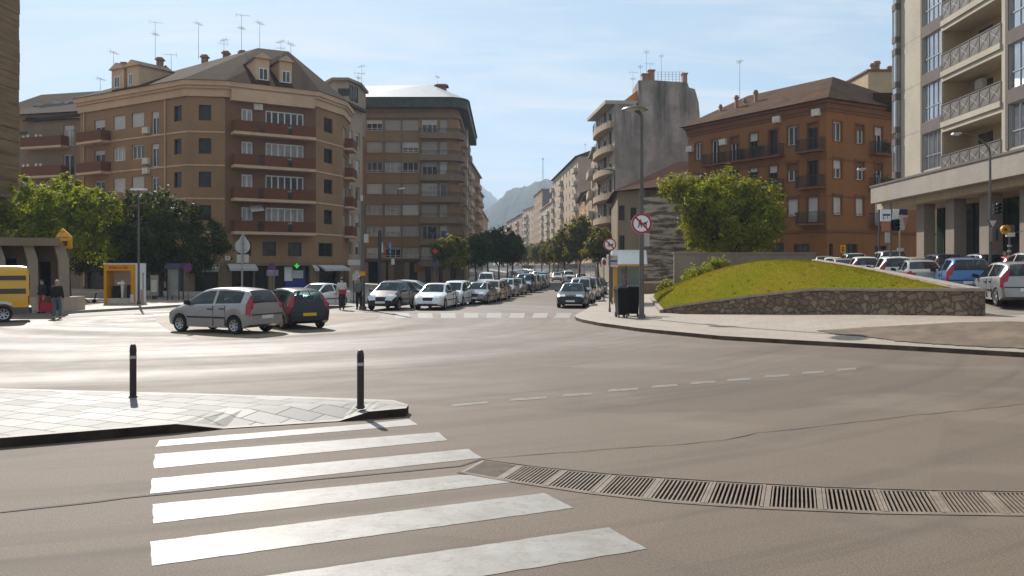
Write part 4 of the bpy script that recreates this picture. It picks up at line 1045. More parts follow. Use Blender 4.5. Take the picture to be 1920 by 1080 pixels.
# ------------------------------------------------------------------ plain avenue blocks, built by one function
WIN = {}
def street_block(label, P, Q, depth, h, floors, cols, wallmat, gfl=3.6, roof='flat', balc=(), side_near=True, wmat='blind', pitch_w=1.5, sillz=.9, roofmat='rust_tile', face_mats=None):
    f = Fac(P, Q); t = thing('apartment_block', label, 'apartment block', ((P[0]+Q[0])/2, (P[1]+Q[1])/2, 0), 0, 'apartment blocks along the avenue')
    fh = (h-gfl-.5)/floors; ops_ = []
    for k in range(floors):
        for i in range(cols):
            u = f.L*(i+.5)/cols; ops_.append((u-pitch_w/2, u+pitch_w/2, gfl+fh*k+sillz, gfl+fh*k+sillz+1.5))
    mb = MB(); f.wall(mb, 0, f.L, 0, h, ops_, .25); mb.mat(1)
    pb = [f.pt(0, 0, -depth), f.pt(f.L, 0, -depth)]; fr_ = [f.pt(0, 0), f.pt(f.L, 0)]
    for a, b_ in ((fr_[1], pb[1]), (pb[1], pb[0]), (pb[0], fr_[0])): mb.poly([(a.x, a.y, 0), (b_.x, b_.y, 0), (b_.x, b_.y, h), (a.x, a.y, h)])
    mb.poly([(p.x, p.y, h) for p in (fr_[0], fr_[1], pb[1], pb[0])])
    obj('wall', mb, face_mats or [wallmat, wallmat], t)
    for i, r in enumerate(ops_):
        u0_, u1_, z0_, z1_ = r; key = (round(u1_-u0_, 2), i % 4)
        if key not in WIN:
            g = Fac((0, 0), (1, 0)); m1 = MB(); hw = (u1_-u0_)/2
            for a, b_, c, d in ((-hw, hw, 0, .09), (-hw, hw, 1.41, 1.5), (-hw, -hw+.09, .09, 1.41), (hw-.09, hw, .09, 1.41), (-.05, .05, .09, 1.41)): g.box(m1, a, b_, c, d, -.2, -.12)
            m1.mat(1); g.box(m1, -hw+.01, hw-.01, .01, 1.49, -.24, -.19); m1.mat(2)
            bl = (0, .5, 1.0, .3)[i % 4]
            if bl: g.box(m1, -hw+.05, hw-.05, 1.5-1.45*bl, 1.46, -.115, -.1)
            WIN[key] = m1.mesh('window', [wmat, 'glass_room', 'blind'])
        o = link('window', WIN[key], t); p = f.pt((u0_+u1_)/2, z0_)-Vector(t.location); o.location = p; o.rotation_euler = (0, 0, math.atan2(f.u.y, f.u.x))
    for (a, b_) in balc:
        for k in range(floors):
            z = gfl+fh*k; mb = MB(); f.box(mb, f.L*a, f.L*b_, z-.12, z+.9, 0, .9); obj('balcony', mb, 'pale_facade' if wallmat != 'pale_facade' else 'white_facade', t)
    mb = MB()
    if roof == 'flat': f.box(mb, -.3, f.L+.3, h+.002, h+.35, -depth-.3, .5); obj('roof', mb, 'concrete', t)
    else:
        e = [f.pt(-.2, h+.01, .7), f.pt(f.L+.2, h+.01, .7), f.pt(f.L+.2, h+.01, -depth-.3), f.pt(-.2, h+.01, -depth-.3)]
        r0, r1 = f.pt(.3, h+depth*.2, -depth*.5), f.pt(f.L-.3, h+depth*.2, -depth*.5)
        for q in ([e[0], e[1], r1, r0], [e[2], e[3], r0, r1], [e[0], r0, e[3]], [e[1], e[2], r1], e[::-1]): mb.poly(q)
        obj('roof', mb, roofmat, t)
    mb = MB(); f.box(mb, .3, f.L-.3, .05, gfl-.6, 0, .04); obj('shop_front', mb, 'glass_dark', t)
    return t, f
# left side
street_block('narrow brown block with roof terrace just past the tall brown block', (-9.6, 178), (-8.3, 222), 12, 25.2, 7, 9, 'brown_stucco', balc=((.08, .3), (.6, .85)))
street_block('dark narrow block between brown terrace block and pale end block', (-8.9, 224), (-8.4, 246), 12, 22.2, 6, 5, 'tan_facade', balc=((.2, .6),))
street_block('pale beige block with bare side wall ending the brown block row', (-9.6, 262), (-9.4, 330), 14, 19.8, 5, 12, 'cream_stucco', face_mats=['cream_stucco', 'pale_facade'])
street_block('small far block closing the brown block row under the wooded hill', (-13, 345), (-22, 520), 14, 17, 5, 14, 'tan_facade')
# right side, from far to near
street_block('long far terrace with stepped roofs at the bend of the avenue', (-13.5, 610), (-3, 500), 16, 26.5, 7, 12, 'pale_facade', roof='gable', balc=((.1, .3), (.5, .7)))
street_block('pale terrace with balconies before the far bend of the avenue', (-3, 497), (5.0, 415), 16, 28, 8, 10, 'tan_facade', roof='gable', balc=((.15, .35), (.6, .8)))
street_block('brown block with bare mauve side wall before the stepped terrace', (5.2, 412), (9.8, 385), 15, 29.5, 8, 4, 'pale_facade', face_mats=['pale_facade', 'mauve_facade'], balc=((.1, .5),))
street_block('taller slim tower block with dark roof storey over the pale row', (9.7, 380), (12.2, 344), 13, 33.5, 9, 5, 'tan_facade', face_mats=['tan_facade', 'mauve_facade'])
street_block('pale striped block between slim tower and pink sided block', (11.2, 338), (13.6, 290), 15, 24.3, 7, 7, 'pale_facade', balc=((.1, .3), (.55, .8)))
t, f = street_block('large pale block with tall pink side wall and sloping roof', (11.9, 252), (15.1, 195), 17, 28.2, 8, 9, 'pale_facade', roof='none_', face_mats=['pale_facade', 'pink_stucco'], balc=((.02, .1), (.38, .48), (.9, .98)), roofmat='rust_tile') if False else street_block('large pale block with tall pink side wall and sloping roof', (11.9, 252), (15.1, 195), 17, 27.6, 8, 9, 'pale_facade', roof='gable', face_mats=['pale_facade', 'pink_stucco'], balc=((.02, .1), (.38, .48), (.9, .98)), roofmat='old_tile')
antenna(X_(1097, 200), 200, 28.5, 2.6, 'aerial on the roof of the pink sided block', 1)
street_block('low salmon house with tiled roof beside the pink sided block', (14.6, 186), (13.6, 160), 12, 16.2, 4, 5, 'salmon_facade', roof='gable')
street_block('low cream house with tiled roof next to the salmon house', (13.5, 158), (12.75, 138), 12, 14.4, 3, 4, 'cream_stucco', roof='gable')
street_block('slim pale house rising beside the grey gabled block', (12.6, 136), (12.2, 125), 12, 19.5, 5, 2, 'pale_facade', balc=((.2, .8),))

# ------------------------------------------------------------------ grey gabled block (C)
m, nt, b = nodes_of('stained_gable')
f1 = noise(nt, pos(nt, (1, 1, .13)), .6, 6, .7); f2_ = noise(nt, pos(nt), .42, 8, .72)
se = N(nt, 'ShaderNodeSeparateXYZ'); gm = N(nt, 'ShaderNodeNewGeometry'); L(nt, gm.outputs['Position'], se.inputs[0])
hg = ramp(nt, math_(nt, 'DIVIDE', se.outputs['Z'], 30.0), [(.38, .05), (.8, 1)])
c = ramp(nt, f2_, [(.3, (.22, .17, .14)), (.5, (.34, .27, .225)), (.7, (.45, .365, .305))])
fs3 = noise(nt, pos(nt, (2.4, 2.4, .1)), 1.1, 5, .7)
c = mix(nt, math_(nt, 'MULTIPLY', ramp(nt, fs3, [(.58, 0), (.72, .6)]), hg), c, (.06, .045, .038))
c = mix(nt, math_(nt, 'MULTIPLY', ramp(nt, f1, [(.42, 0), (.62, .9)]), hg), c, (.08, .065, .055))
L(nt, c, b.inputs['Base Color']); b.inputs['Roughness'].default_value = .9; bump(nt, b, noise(nt, pos(nt), 5, 4), .3, .04)
C = thing('apartment_block', 'grey gabled block with stained blind wall and curved street balconies', 'apartment block', (18, 112, 0))
YC = 110.0; prof = [(1152, 540), (1152, 195), (1197, 195), (1197, 150.5), (1224, 150), (1289, 155), (1292, 164), (1303, 167), (1310, 192), (1312, 216), (1312, 540)]
pr = [(X_(a, YC), max(0, Z_(b_, YC))) for a, b_ in prof]; mb = MB(); n = len(pr)
fr_ = [Vector((x, YC, z)) for x, z in pr]; bk_ = [Vector((x+.1, YC+6, z)) for x, z in pr]
mb.poly(fr_); mb.poly(bk_[::-1])
for i in range(n): mb.poly([fr_[i], fr_[(i+1) % n], bk_[(i+1) % n], bk_[i]])
obj('gable_wall', mb, 'stained_gable', C)
f = Fac((12.1, 123), (13.2, 110.02)); ops_ = []; zc = [Z_(y, 114) for y in (452, 409, 366, 320, 279, 236)]
for z in zc: ops_ += [(1.5, 3.3, z, z+2.1), (5.4, 7.6, z, z+2.1), (9.2, 11.2, z, z+2.1)]
mb = MB(); f.wall(mb, 0, f.L, 0, 23.3, ops_); mb.poly([(12.1, 123, 0), (24, 123, 0), (24, 123, 23.3), (12.1, 123, 23.3)])
mb.poly([(12.1, 123, 23.31), (13.2, 116.2, 23.31), (24, 116.2, 23.31), (24, 123, 23.31)]); obj('wall', mb, 'white_facade', C)
for i, r in enumerate(ops_): window(f, C, r, n=2, frame='brown_frame', pane='glass_dark', blind=(0, .3, 0, .6)[i % 4])
for k, z in enumerate(zc):
    ring = [f.pt(u, 0, .05+1.1*math.sin(math.pi*u/f.L)**.5) for u in [f.L*(.04+.92*i/12) for i in range(13)]]; inn = [f.pt(f.L*(.04+.92*i/12), 0, -.02) for i in range(13)]
    mb = MB(); g = MB(); up = Vector((0, 0, 1))
    for i in range(12):
        mb.hexa([ring[i]+up*(z-.75), ring[i+1]+up*(z-.75), inn[i+1]+up*(z-.75), inn[i]+up*(z-.75)], [ring[i]+up*(z+.12), ring[i+1]+up*(z+.12), inn[i+1]+up*(z-.02), inn[i]+up*(z-.02)])
        for h_ in (.95, .65, .38): g.bar(ring[i]+up*(z+h_), ring[i+1]+up*(z+h_), .05, .05)
        g.bar(ring[i]+up*z, ring[i]+up*(z+.97), .05, .05)
    bb = obj('balcony', mb, 'pale_facade', C); obj('railing', g, 'iron', bb)
mb = MB(); f.box(mb, -.5, f.L+.02, 23.35, 23.8, -10, 1.2); obj('eave', mb, 'white_facade', C)
for px, y0, y1, wd in ((1210, 139, 152, .9), (1221, 132, 152, .75), (1283, 138, 156, .6)):
    x = X_(px, 113); mb = MB(); mb.box(x-wd/2, x+wd/2, 112.5, 113.4, Z_(y1, 113), Z_(y0, 113)-.15); mb.box(x-wd/2-.1, x+wd/2+.1, 112.4, 113.5, Z_(y0, 113)-.148, Z_(y0, 113)); obj('chimney', mb, 'terracotta', C)
mb = MB(); xa, xb = X_(1227, 110.4), X_(1281, 110.4); za = Z_(153, 110.4); zb = za+1.25
for i in range(9): x = lerp(xa, xb, i/8); mb.bar((x, 110.4, za-.5), (x, 110.4, zb), .05, .05)
for j in range(5): mb.bar((xa, 110.4, lerp(za, zb, j/4)), (xb, 110.4, lerp(za, zb, j/4)), .03, .03)
obj('roof_fence', mb, 'pole_pale', C)
mb = MB(); a, b_, c_ = Vector((X_(1163, 111), 111, Z_(194, 111))), Vector((X_(1197, 111), 111, Z_(168, 111))), Vector((X_(1197, 111), 111, Z_(195, 111)))
dy = Vector((0, 4, 0)); mb.poly([a, b_, b_+dy, a+dy]); mb.poly([a, c_, b_]); obj('awning', mb, 'lamp_amber', C)
for px, py, h_, kd, lb in ((1187, 168, 2.4, 0, 'branched aerial beside the orange awning of the stained gable'), (1201, 150, 1.9, 1, 'short aerial at the street edge of the stained gable tower'), (1212, 138, 3.0, 1, 'tallest aerial above the wide chimney of the stained gable'), (1219, 135, 1.2, 3, 'stub aerial between the chimneys of the stained gable'), (1240, 140, 2.6, 1, 'bent aerial behind the roof fence of the stained gable')):
    antenna(X_(px, 114), 114, Z_(py, 114), h_, lb, kd)

# ------------------------------------------------------------------ old cream house with the flaking stepped wall
m, nt, b = nodes_of('flaking_wall')
f1 = noise(nt, pos(nt, (.45, .45, 2.6)), 1.1, 6, .68); f2_ = noise(nt, pos(nt), .5, 4); f3 = noise(nt, pos(nt, (.25, .25, 5)), 1.2, 4)
c = ramp(nt, f2_, [(.3, (.33, .27, .2)), (.7, (.46, .39, .3))])
c = mix(nt, ramp(nt, f1, [(.46, 0), (.53, .95)]), c, mix(nt, f3, (.045, .03, .024), (.16, .1, .07)))
c = mix(nt, ramp(nt, f3, [(.6, 0), (.66, .6)]), c, (.1, .07, .055))
L(nt, c, b.inputs['Base Color']); b.inputs['Roughness'].default_value = .9; bump(nt, b, f1, .8, .08)
Hh = thing('old_house', 'old cream house with brown tiled roof and a stepped flaking side wall', 'house', (17, 84, 0))
YH = 84.0; zb = .3
f = Fac((X_(1158, YH+2), YH+2), (X_(1210, YH), YH)); zt = Z_(356, YH)
o1 = [(f.upx(1160), f.upx(1171), Z_(412, YH), Z_(383, YH)), (f.upx(1161), f.upx(1171), Z_(470, YH), Z_(440, YH)), (f.upx(1182), f.upx(1193), Z_(412, YH), Z_(388, YH))]
mb = MB(); f.wall(mb, 0, f.L, zb, zt, o1); mb.poly([(f.P.x, f.P.y, zb), (f.P.x+1, 100, zb), (f.P.x+1, 100, zt), (f.P.x, f.P.y, zt)]); mb.poly([(f.Q.x, f.Q.y+.4, zb), (X_(1330, YH), YH+.4, zb), (X_(1330, YH), YH+.4, zt), (f.Q.x, f.Q.y+.4, zt)])
obj('wall', mb, 'old_cream', Hh)
for r in o1: window(f, Hh, r, n=2, frame='brown_frame', pane='glass_dark', sill='pale_concrete')
pf = [(1204, 540), (1204, 371), (1232, 366), (1236, 372), (1252, 371), (1253, 380), (1270, 379), (1286, 380), (1288, 393), (1300, 396), (1314, 400), (1316, 408), (1320, 410), (1321, 450), (1322, 540)]
mb = MB(); pr = [(X_(a, YH-1.4), max(zb, Z_(b_, YH-1.4))) for a, b_ in pf]; fr_ = [Vector((x, YH-1.4, z)) for x, z in pr]; bk_ = [Vector((x, YH-.4, z)) for x, z in pr]
mb.poly(fr_); mb.poly(bk_[::-1]); n = len(pr)
for i in range(n): mb.poly([fr_[i], fr_[(i+1) % n], bk_[(i+1) % n], bk_[i]])
r4 = random.Random(5)
for i in range(46):                         # broken courses standing proud of the face
    px, py = r4.uniform(1212, 1296), r4.uniform(384, 492); l_ = r4.uniform(.4, 1.9); x, z = X_(px, YH-1.4), Z_(py, YH-1.4)
    if x+l_ < X_(1316, YH-1.4): mb.box(x, x+l_, YH-1.4-r4.uniform(.03, .16), YH-1.397, z, z+r4.uniform(.05, .14))
obj('stepped_wall', mb, 'flaking_wall', Hh)
mb = MB(); e0, e1 = Vector((f.P.x-.5, f.P.y-.7, zt)), Vector((X_(1300, 80), 80.0, zt+.25)); r0, r1 = Vector((X_(1272, 93), 93, Z_(303, 93))), Vector((X_(1360, 93), 93, Z_(300, 93)))
e2, e3 = Vector((f.P.x+.5, 102, zt)), Vector((X_(1360, 102), 102, zt))
for q in ([e0, e1, r1, r0], [e0, r0, e2], [e2, r0, r1, e3], [e0, e2, e3, e1]): mb.poly(q)
rf = obj('roof', mb, 'red_tile', Hh)

# ------------------------------------------------------------------ orange brick corner house (O)
O = thing('apartment_house', 'orange brick corner house with iron balconies and tiled hip roof', 'apartment house', (26.5, 72, 1.4))
OC, OL, OR = (26.55, 72.0), (17.85, 86.4), (39.5, 79.75)
fl_, fr2 = Fac(OL, OC), Fac(OC, OR); OT = Z_(187, 72.0)
zz_ = [Z_(y, 72) for y in (411, 342, 273)]            # floor lines of the three upper floors (sill line + door foot)
wl = []; wr = []
FLO = [Z_(418, 72), Z_(349, 72), Z_(279, 72)]; dh, wh = 2.35, 1.55
dcol = [1341.5, 1377, 1412.6, 1485.9, 1523.4]; wcol = [1309.7, 1449.4+49, 1449.4]
r5 = random.Random(21)
L_spec = [(1309.7, 'w', .9), (1341.5, 'd', 1.0), (1377, 'd', 1.0), (1412.6, 'd', 1.0), (1449.4, 'd', 1.0), (1486, 'w', 1.15), (1523.4, 'd', 1.1)]
R_spec = [(1570.4, 'w', 1.1), (1612.2, 'w', 1.1), (1647.3, 'd', 1.1), (1690, 'w', 1.1), (1730, 'w', 1.1)]
ops_l, ops_r = [], []
for k, z in enumerate(FLO):
    for px, ty, wd in L_spec:
        u = fl_.upx(px); ops_l.append(((u-wd/2, u+wd/2, z+(.75 if ty == 'w' else .05), z+2.4), px, k, ty))
    for px, ty, wd in R_spec:
        u = fr2.upx(px); 
        if u+wd < fr2.L: ops_r.append(((u-wd/2, u+wd/2, z+(.75 if ty == 'w' else .05), z+2.4), px, k, ty))
g0 = 1.3
og = [(fl_.upx(px)-.7, fl_.upx(px)+.7, g0+1.2, g0+3.2) for px in (1330, 1380, 1430, 1458)]+[(fl_.upx(1503)-.85, fl_.upx(1503)+.85, g0+1.1, g0+3.0)]
orr = [(fr2.upx(1553+ 2), fr2.upx(1562), g0, g0+3.0), (fr2.upx(1584), fr2.upx(1608), g0, g0+3.0), (fr2.upx(1640), fr2.upx(1662), g0, g0+2.9)]
mb = MB(); fl_.wall(mb, 0, fl_.L, g0-.6, OT, [o[0] for o in ops_l]+og, .25); fr2.wall(mb, 0, fr2.L, g0-.6, OT, [o[0] for o in ops_r]+orr, .25)
OBK = (30.5, 94.5); mb.poly([(OR[0], OR[1], g0), (OBK[0], OBK[1], g0), (OBK[0], OBK[1], OT), (OR[0], OR[1], OT)]); mb.poly([(OBK[0], OBK[1], g0), (OL[0], OL[1], g0), (OL[0], OL[1], OT), (OBK[0], OBK[1], OT)])
obj('wall', mb, 'orange_brick', O)
for fac, lst in ((fl_, ops_l), (fr2, ops_r)):
    for r, px, k, ty in lst:
        bl = r5.choice([0, .3, .45, .5]) if k else r5.choice([.97, 1, .9])
        window(fac, O, r, n=2, frame='white_paint' if ty == 'w' or r5.random() < .3 else 'brown_frame', pane='glass_room' if ty == 'w' else 'glass_dark', blind=bl if ty == 'w' else bl*.6 if k else .95, bm='blind' if k == 0 or r5.random() < .5 else 'orange_trim', depth=.2, sill='orange_trim' if ty == 'w' else None)
        t_ = MB(); u0, u1, z0, z1 = r
        fac.box(t_, u0-.16, u1+.16, z1+.01, z1+.16, -.01, .06); fac.box(t_, u0-.14, u0-.01, z0, z1+.01, -.01, .04); fac.box(t_, u1+.01, u1+.14, z0, z1+.01, -.01, .04); obj('window_trim', t_, 'orange_trim', O)
        if ty == 'd':
            s_ = MB(); z = FLO[k]; wd = 1.35; um = (u0+u1)/2; fac.box(s_, um-wd, um+wd, z-.16, z-.01, 0, .75); bb = obj('balcony', s_, 'orange_trim', O); g = MB(); railing(fac, g, um-wd+.03, um+wd-.03, z, z+1.0, .68, .12, .028); obj('railing', g, 'iron', bb)
for r in og: window(fl_, O, r, n=2, frame='brown_frame', pane='glass_room', depth=.22)
for i, r in enumerate(orr): window(fr2, O, r, n=2, frame='dark_frame', pane='glass_dark', depth=.24, name='door')
mb = MB()
oq = [OL, OC, OR, OBK]
for z0, z1, d in ((FLO[0]-.75, FLO[0]-.55, .1), (OT-.95, OT-.7, .1), (OT-.7, OT-.25, .2), (OT-.25, OT, .38)): mb.prism([tuple(p) for p in offset_poly(oq, d)], z0, z1)
for z in FLO[1:]: mb.prism([tuple(p) for p in offset_poly(oq, .04)], z-.85, z-.75)
obj('cornice', mb, 'orange_trim', O)
e = [Vector((p.x, p.y, OT+.02)) for p in offset_poly(oq, .7)]; r0, r1 = Vector((X_(1562, 79), 79, Z_(146, 79)+.1)), Vector((24.5, 88.6, 20.1))
mb = MB()
for q in ([e[0], e[1], r0, r1], [e[1], e[2], r0], [e[2], e[3], r1, r0], [e[3], e[0], r1], e[::-1]): mb.poly(q)
rf = obj('roof', mb, 'rust_tile', O)
for px, py, Y, w2 in ((1381, 179, 84, .3), (1396, 184, 85, .24), (1417, 169, 83, .3), (1351, 196, 86, .24)): chimney(rf, px, py, Y, 1.6, w2)
mb = MB(); x, y = X_(1655, 76.5), 76.5; mb.box(x-1.3, x+1.3, y-1, y+1.5, Z_(190, 76.5)-1, Z_(178, 76.5)); obj('skylight', mb, 'old_tile', rf)
antenna(X_(1387, 84), 84, Z_(178, 84), 3.4, 'single tall aerial on the ridge of the orange brick house', 1)
for px, k, py in ((1355+3, 2, 262), (1459, 2, 0), (1533, 2, 0)):
    u = fl_.upx(px); aircon(fl_, O, u, fl_.zpx(u, {1358: 272, 1459: 230, 1533: 217}[px]))
aircon(fl_, O, .4, fl_.zpx(.4, 285))
# plain rendered building behind O and W
Bk = thing('rear_building', 'plain beige building with roof vents behind the orange brick house', 'building', (41, 90, 0))
x0, x1, Y = X_(1628, 92), X_(1628, 92)+16, 92; zt = Z_(134, 92); mb = MB(); mb.box(x0, x1, Y, Y+12, 0, zt); obj('wall', mb, 'cream_stucco', Bk)
mb = MB(); mb.box(x0-.15, x1+.15, Y-.15, Y+12.1, zt+.002, zt+.22); obj('coping', mb, 'orange_trim', Bk)
mb = MB()
for px, h_ in ((1641, 1.0), (1648, 1.25), (1673, .7)): x = X_(px, 93); mb.cyl((x, 93.5, zt+.2), (x, 93.5, zt+.2+h_*.75), .28, .28, 10); mb.cyl((x, 93.5, zt+.2+h_*.75), (x, 93.5, zt+.2+h_), .4, .34, 10)
obj('roof_vent', mb, 'terracotta', Bk)

# ------------------------------------------------------------------ white modern block (W) at the right
Wb = thing('apartment_block', 'white modern apartment block on pillars with deep balconies and window bays', 'apartment block', (26, 50, 1.1))
f = Fac((26.25, 57.6), (25.0, 30)); u_ = lambda y: (57.6-y)*f.L/27.6
zs = [8.0+3.05*k for k in range(6)]; WT = zs[-1]+3.05
def uy(px): return f.upx(px)
p0, p1, p2, p3, p4 = 0.0, uy(1727), uy(1766), uy(1878), uy(1886); bay = p2-p1; lo_ = p3-p2
segs = [('panel', p0, p1), ('bay', p1, p2), ('log', p2, p3), ('pier', p3, p4), ('bay', p4, p4+bay*1.7), ('pier', p4+bay*1.7, p4+bay*1.7+.5), ('log', p4+bay*1.7+.5, f.L)]
mb = MB(); sl_ = MB(); bands = MB()
ops_ = []
for ty, a, b_ in segs:
    if ty == 'bay':
        ops_ += [(a+.3, b_-.12, z+.42, z+2.72) for z in zs]
    if ty == 'log': ops_ += [(a, b_, z+.0, z+2.45) for z in zs]
f.wall(mb, 0, f.L, 7.6, WT, ops_, .12)
bx = f.pt(0, 0, -10); mb.poly([f.pt(0, 7.6), f.pt(0, WT), f.pt(0, WT, -12), f.pt(0, 7.6, -12)]); mb.poly([f.pt(0, WT), f.pt(f.L, WT), f.pt(f.L, WT, -12), f.pt(0, WT, -12)]); mb.poly([f.pt(0, 7.6), f.pt(0, 7.6, -12), f.pt(f.L, 7.6, -12), f.pt(f.L, 7.6)])
mb.poly([f.pt(0, 0, -12), f.pt(f.L, 0, -12), f.pt(f.L, WT, -12), f.pt(0, WT, -12)]); mb.poly([f.pt(f.L, 0, 0), f.pt(f.L, 0, -12), f.pt(f.L, WT, -12), f.pt(f.L, WT, 0)])
obj('wall', mb, 'white_facade', Wb)
for ty, a, b_ in segs:
    for z in zs:
        if ty == 'bay':
            w_ = window(f, Wb, (a+.3, b_-.12, z+.42, z+2.72), n=4 if b_-a < 4 else 5, frame='zinc', pane='glass_sky', depth=.1, transom=.38, fw=.05)
            t_ = MB(); f.box(t_, a+.02, b_-.02, z+2.74, z+3.05+.4, 0, .05); f.box(t_, a+.02, a+.3, z+.4, z+2.74, 0, .05); obj('spandrel', t_, 'mauve_facade', Wb)
        if ty == 'log':
            d_ = 1.7; m2 = MB(); f.box(m2, a+.02, b_-.02, z, z+2.45, -d_-.1, -d_); f.box(m2, a, a+.02, z, z+2.45, -d_, -.12); f.box(m2, b_-.02, b_, z, z+2.45, -d_, -.12)
            lg_ = obj('loggia', m2, 'cream_stucco', Wb)
            m2 = MB(); f.box(m2, a, b_, z-.32, z-.002, -d_, .1); f.box(m2, a, b_, z+2.45, z+2.72, -d_, -.12); obj('floor_slab', m2, 'white_facade', lg_)
            m2 = MB(); f.box(m2, lerp(a, b_, .15), lerp(a, b_, .38), z+.05, z+2.15, -d_-.003, -d_+.05); obj('door', m2, 'glass_room', lg_)
            m2 = MB(); f.box(m2, lerp(a, b_, .6), lerp(a, b_, .85), z+.9, z+2.15, -d_-.003, -d_+.05); obj('window', m2, 'glass_room', lg_)
            g = MB(); n = 6
            f.box(g, a+.02, b_-.02, z+1.0, z+1.05, .0, .06); f.box(g, a+.02, b_-.02, z+.03, z+.07, .01, .05)
            for i in range(n+1): u = lerp(a+.05, b_-.05, i/n); f.box(g, u-.03, u+.03, z, z+1.0, .01, .05)
            for i in range(n):
                x0, x1 = lerp(a+.05, b_-.05, i/n)+.03, lerp(a+.05, b_-.05, (i+1)/n)-.03
                f.box(g, x0, x1, z+.08, z+.99, .022, .028)
            r_ = obj('railing', g, 'rail_grey', lg_); g = MB()
            for i in range(n):
                x0, x1 = lerp(a+.05, b_-.05, i/n)+.06, lerp(a+.05, b_-.05, (i+1)/n)-.06
                for s_ in (0, 1):
                    pts = [f.pt(lerp(x0, x1, .5+.42*math.sin(t_*3.6-1.8)*(1 if s_ else -1)), z+.12+.8*t_, .05) for t_ in [q/8 for q in range(9)]]; g.tube(pts, .011, 5)
            obj('scroll_ornament', g, 'awning_pale', r_)
aircon(f, Wb, 0, 0, 0) if False else None
m2 = MB(); u = lerp(p2, p3, .18); f.box(m2, u, u+.8, zs[1]+1.7, zs[1]+2.25, -1.65, -1.35); obj('air_conditioner', m2, 'cream_paint', Wb)
pn = MB()
for z in zs: f.box(pn, .03, p1-.03, z-.02, z+.0, 0, .004)
obj('panel_joint', pn, 'mauve_facade', Wb)
# projecting glazed bay stack at the far corner
for z in zs:
    m2 = MB(); f.box(m2, -.62, -.02, z+.35, z+.75, -1.2, .36); f.box(m2, -.62, -.02, z-.5, z-.05, -1.2, .36); o_ = obj('corner_bay', m2, 'mauve_facade', Wb)
    m2 = MB(); f.box(m2, -.58, -.03, z-.05, z+.35, -1.2, .31); f.box(m2, -.58, -.03, z+.75, z+2.55, -1.2, .31); obj('pane', m2, 'glass_sky', o_)
    m2 = MB(); [f.box(m2, a, a+.06, z+.75, z+2.55, .31, .35) for a in (-.6, -.09)]; f.box(m2, -.06, -.02, z+.75, z+2.55, .1, .16); obj('frame', m2, 'zinc', o_)
# canopy and arcade
m2 = MB(); f.box(m2, -1.9, f.L, 6.75, 7.85, -1.0, 1.3); o_ = obj('canopy', m2, 'canopy_stone', Wb); m2 = MB(); f.box(m2, -1.95, f.L, 7.853, 7.98, -.02, 1.36); obj('cap', m2, 'mauve_facade', o_)
m2 = MB(); f.box(m2, -2.6, f.L, 6.35, 6.74, -4, .6); obj('soffit', m2, 'pale_facade', Wb)
for u in [f.upx(1717)+i*4.05 for i in range(7)]:
    m2 = MB(); f.box(m2, u, u+1.1, .9, 6.34, -.75, -.05); obj('pillar', m2, 'pillar_stone', Wb)
m2 = MB(); f.box(m2, -1.2, f.L, .9, 6.34, -3.1, -2.9); obj('shop_front', m2, 'glass_green', Wb)
m2 = MB(); [f.box(m2, u-.04, u+.04, .95, 6.3, -2.9, -2.82) for u in [i*2.0 for i in range(14)]]; obj('shop_frame', m2, 'dark_frame', Wb)
m2 = MB(); f.box(m2, f.upx(1822), f.upx(1822)+.35, .9, 3.2, -2.0, -1.7); obj('post', m2, 'white_facade', Wb)

# ------------------------------------------------------------------ long rendered wall behind the mound
t = thing('garden_wall', 'long grey rendered wall behind the grass mound under the tree', 'wall', (16, 60.5, .5))
fw = Fac((X_(1264, 60.5), 60.5), (X_(1529, 60), 60)); zt = Z_(473, 60); mb = MB(); fw.box(mb, 0, fw.L, .1, zt-.12, -.3, 0); obj('wall', mb, 'concrete', t)
mb = MB(); fw.box(mb, -.05, fw.L+.05, zt-.117, zt, -.36, .06); obj('coping', mb, 'concrete', t)
mb = MB(); [fw.box(mb, u-.15, u+.15, .1, zt-.12, 0.003, .06) for u in (1.7, 4.4)]; obj('buttress', mb, 'concrete', t)
t = thing('garden_wall', 'low dark wall behind the bins between bus shelter and mound', 'wall', (10, 66, .2))
fw = Fac((X_(1204, 66), 66), (X_(1262, 66), 66)); mb = MB(); fw.box(mb, 0, fw.L, 0, Z_(531, 66), -.4, 0); obj('wall', mb, 'brown_stucco', t); mb = MB(); fw.box(mb, -.05, fw.L, Z_(531, 66)+.002, Z_(531, 66)+.1, -.45, .05); obj('coping', mb, 'pale_concrete', t)

# ------------------------------------------------------------------ tower and concrete pavilion at the far left
m, nt, b = nodes_of('rough_courses')
wv = N(nt, 'ShaderNodeTexWave', wave_type='BANDS', bands_direction='Z', wave_profile='SAW'); wv.inputs['Scale'].default_value = .36; wv.inputs['Distortion'].default_value = 1.6; wv.inputs['Detail'].default_value = 2; wv.inputs['Detail Scale'].default_value = .6; L(nt, pos(nt), wv.inputs['Vector'])
c = ramp(nt, noise(nt, pos(nt, (.6, .6, 3)), 1.0, 5), [(.3, (.2, .115, .05)), (.7, (.31, .185, .09))])
c = mix(nt, ramp(nt, wv.outputs['Fac'], [(0, .8), (.07, 0)]), c, (.045, .03, .02)); L(nt, c, b.inputs['Base Color']); b.inputs['Roughness'].default_value = .9; bump(nt, b, wv.outputs['Fac'], .8, .15)
t = thing('stone_tower', 'brown tower of rough stone courses rising behind the concrete pavilion', 'tower', (-36, 52, 0))
Y = 52; xr_ = X_(37.5, Y+10); zb = Z_(343, Y); mb = MB()
r6 = random.Random(2); z = zb
while z < 24:
    h_ = r6.uniform(.75, 1.1); d = r6.uniform(0, .07); mb.box(xr_-14, xr_-d, Y+d, Y+10, z, z+h_-.03); mb.box(xr_-13.9, xr_-.1, Y+.1, Y+9.9, z+h_-.03, z+h_); z += h_
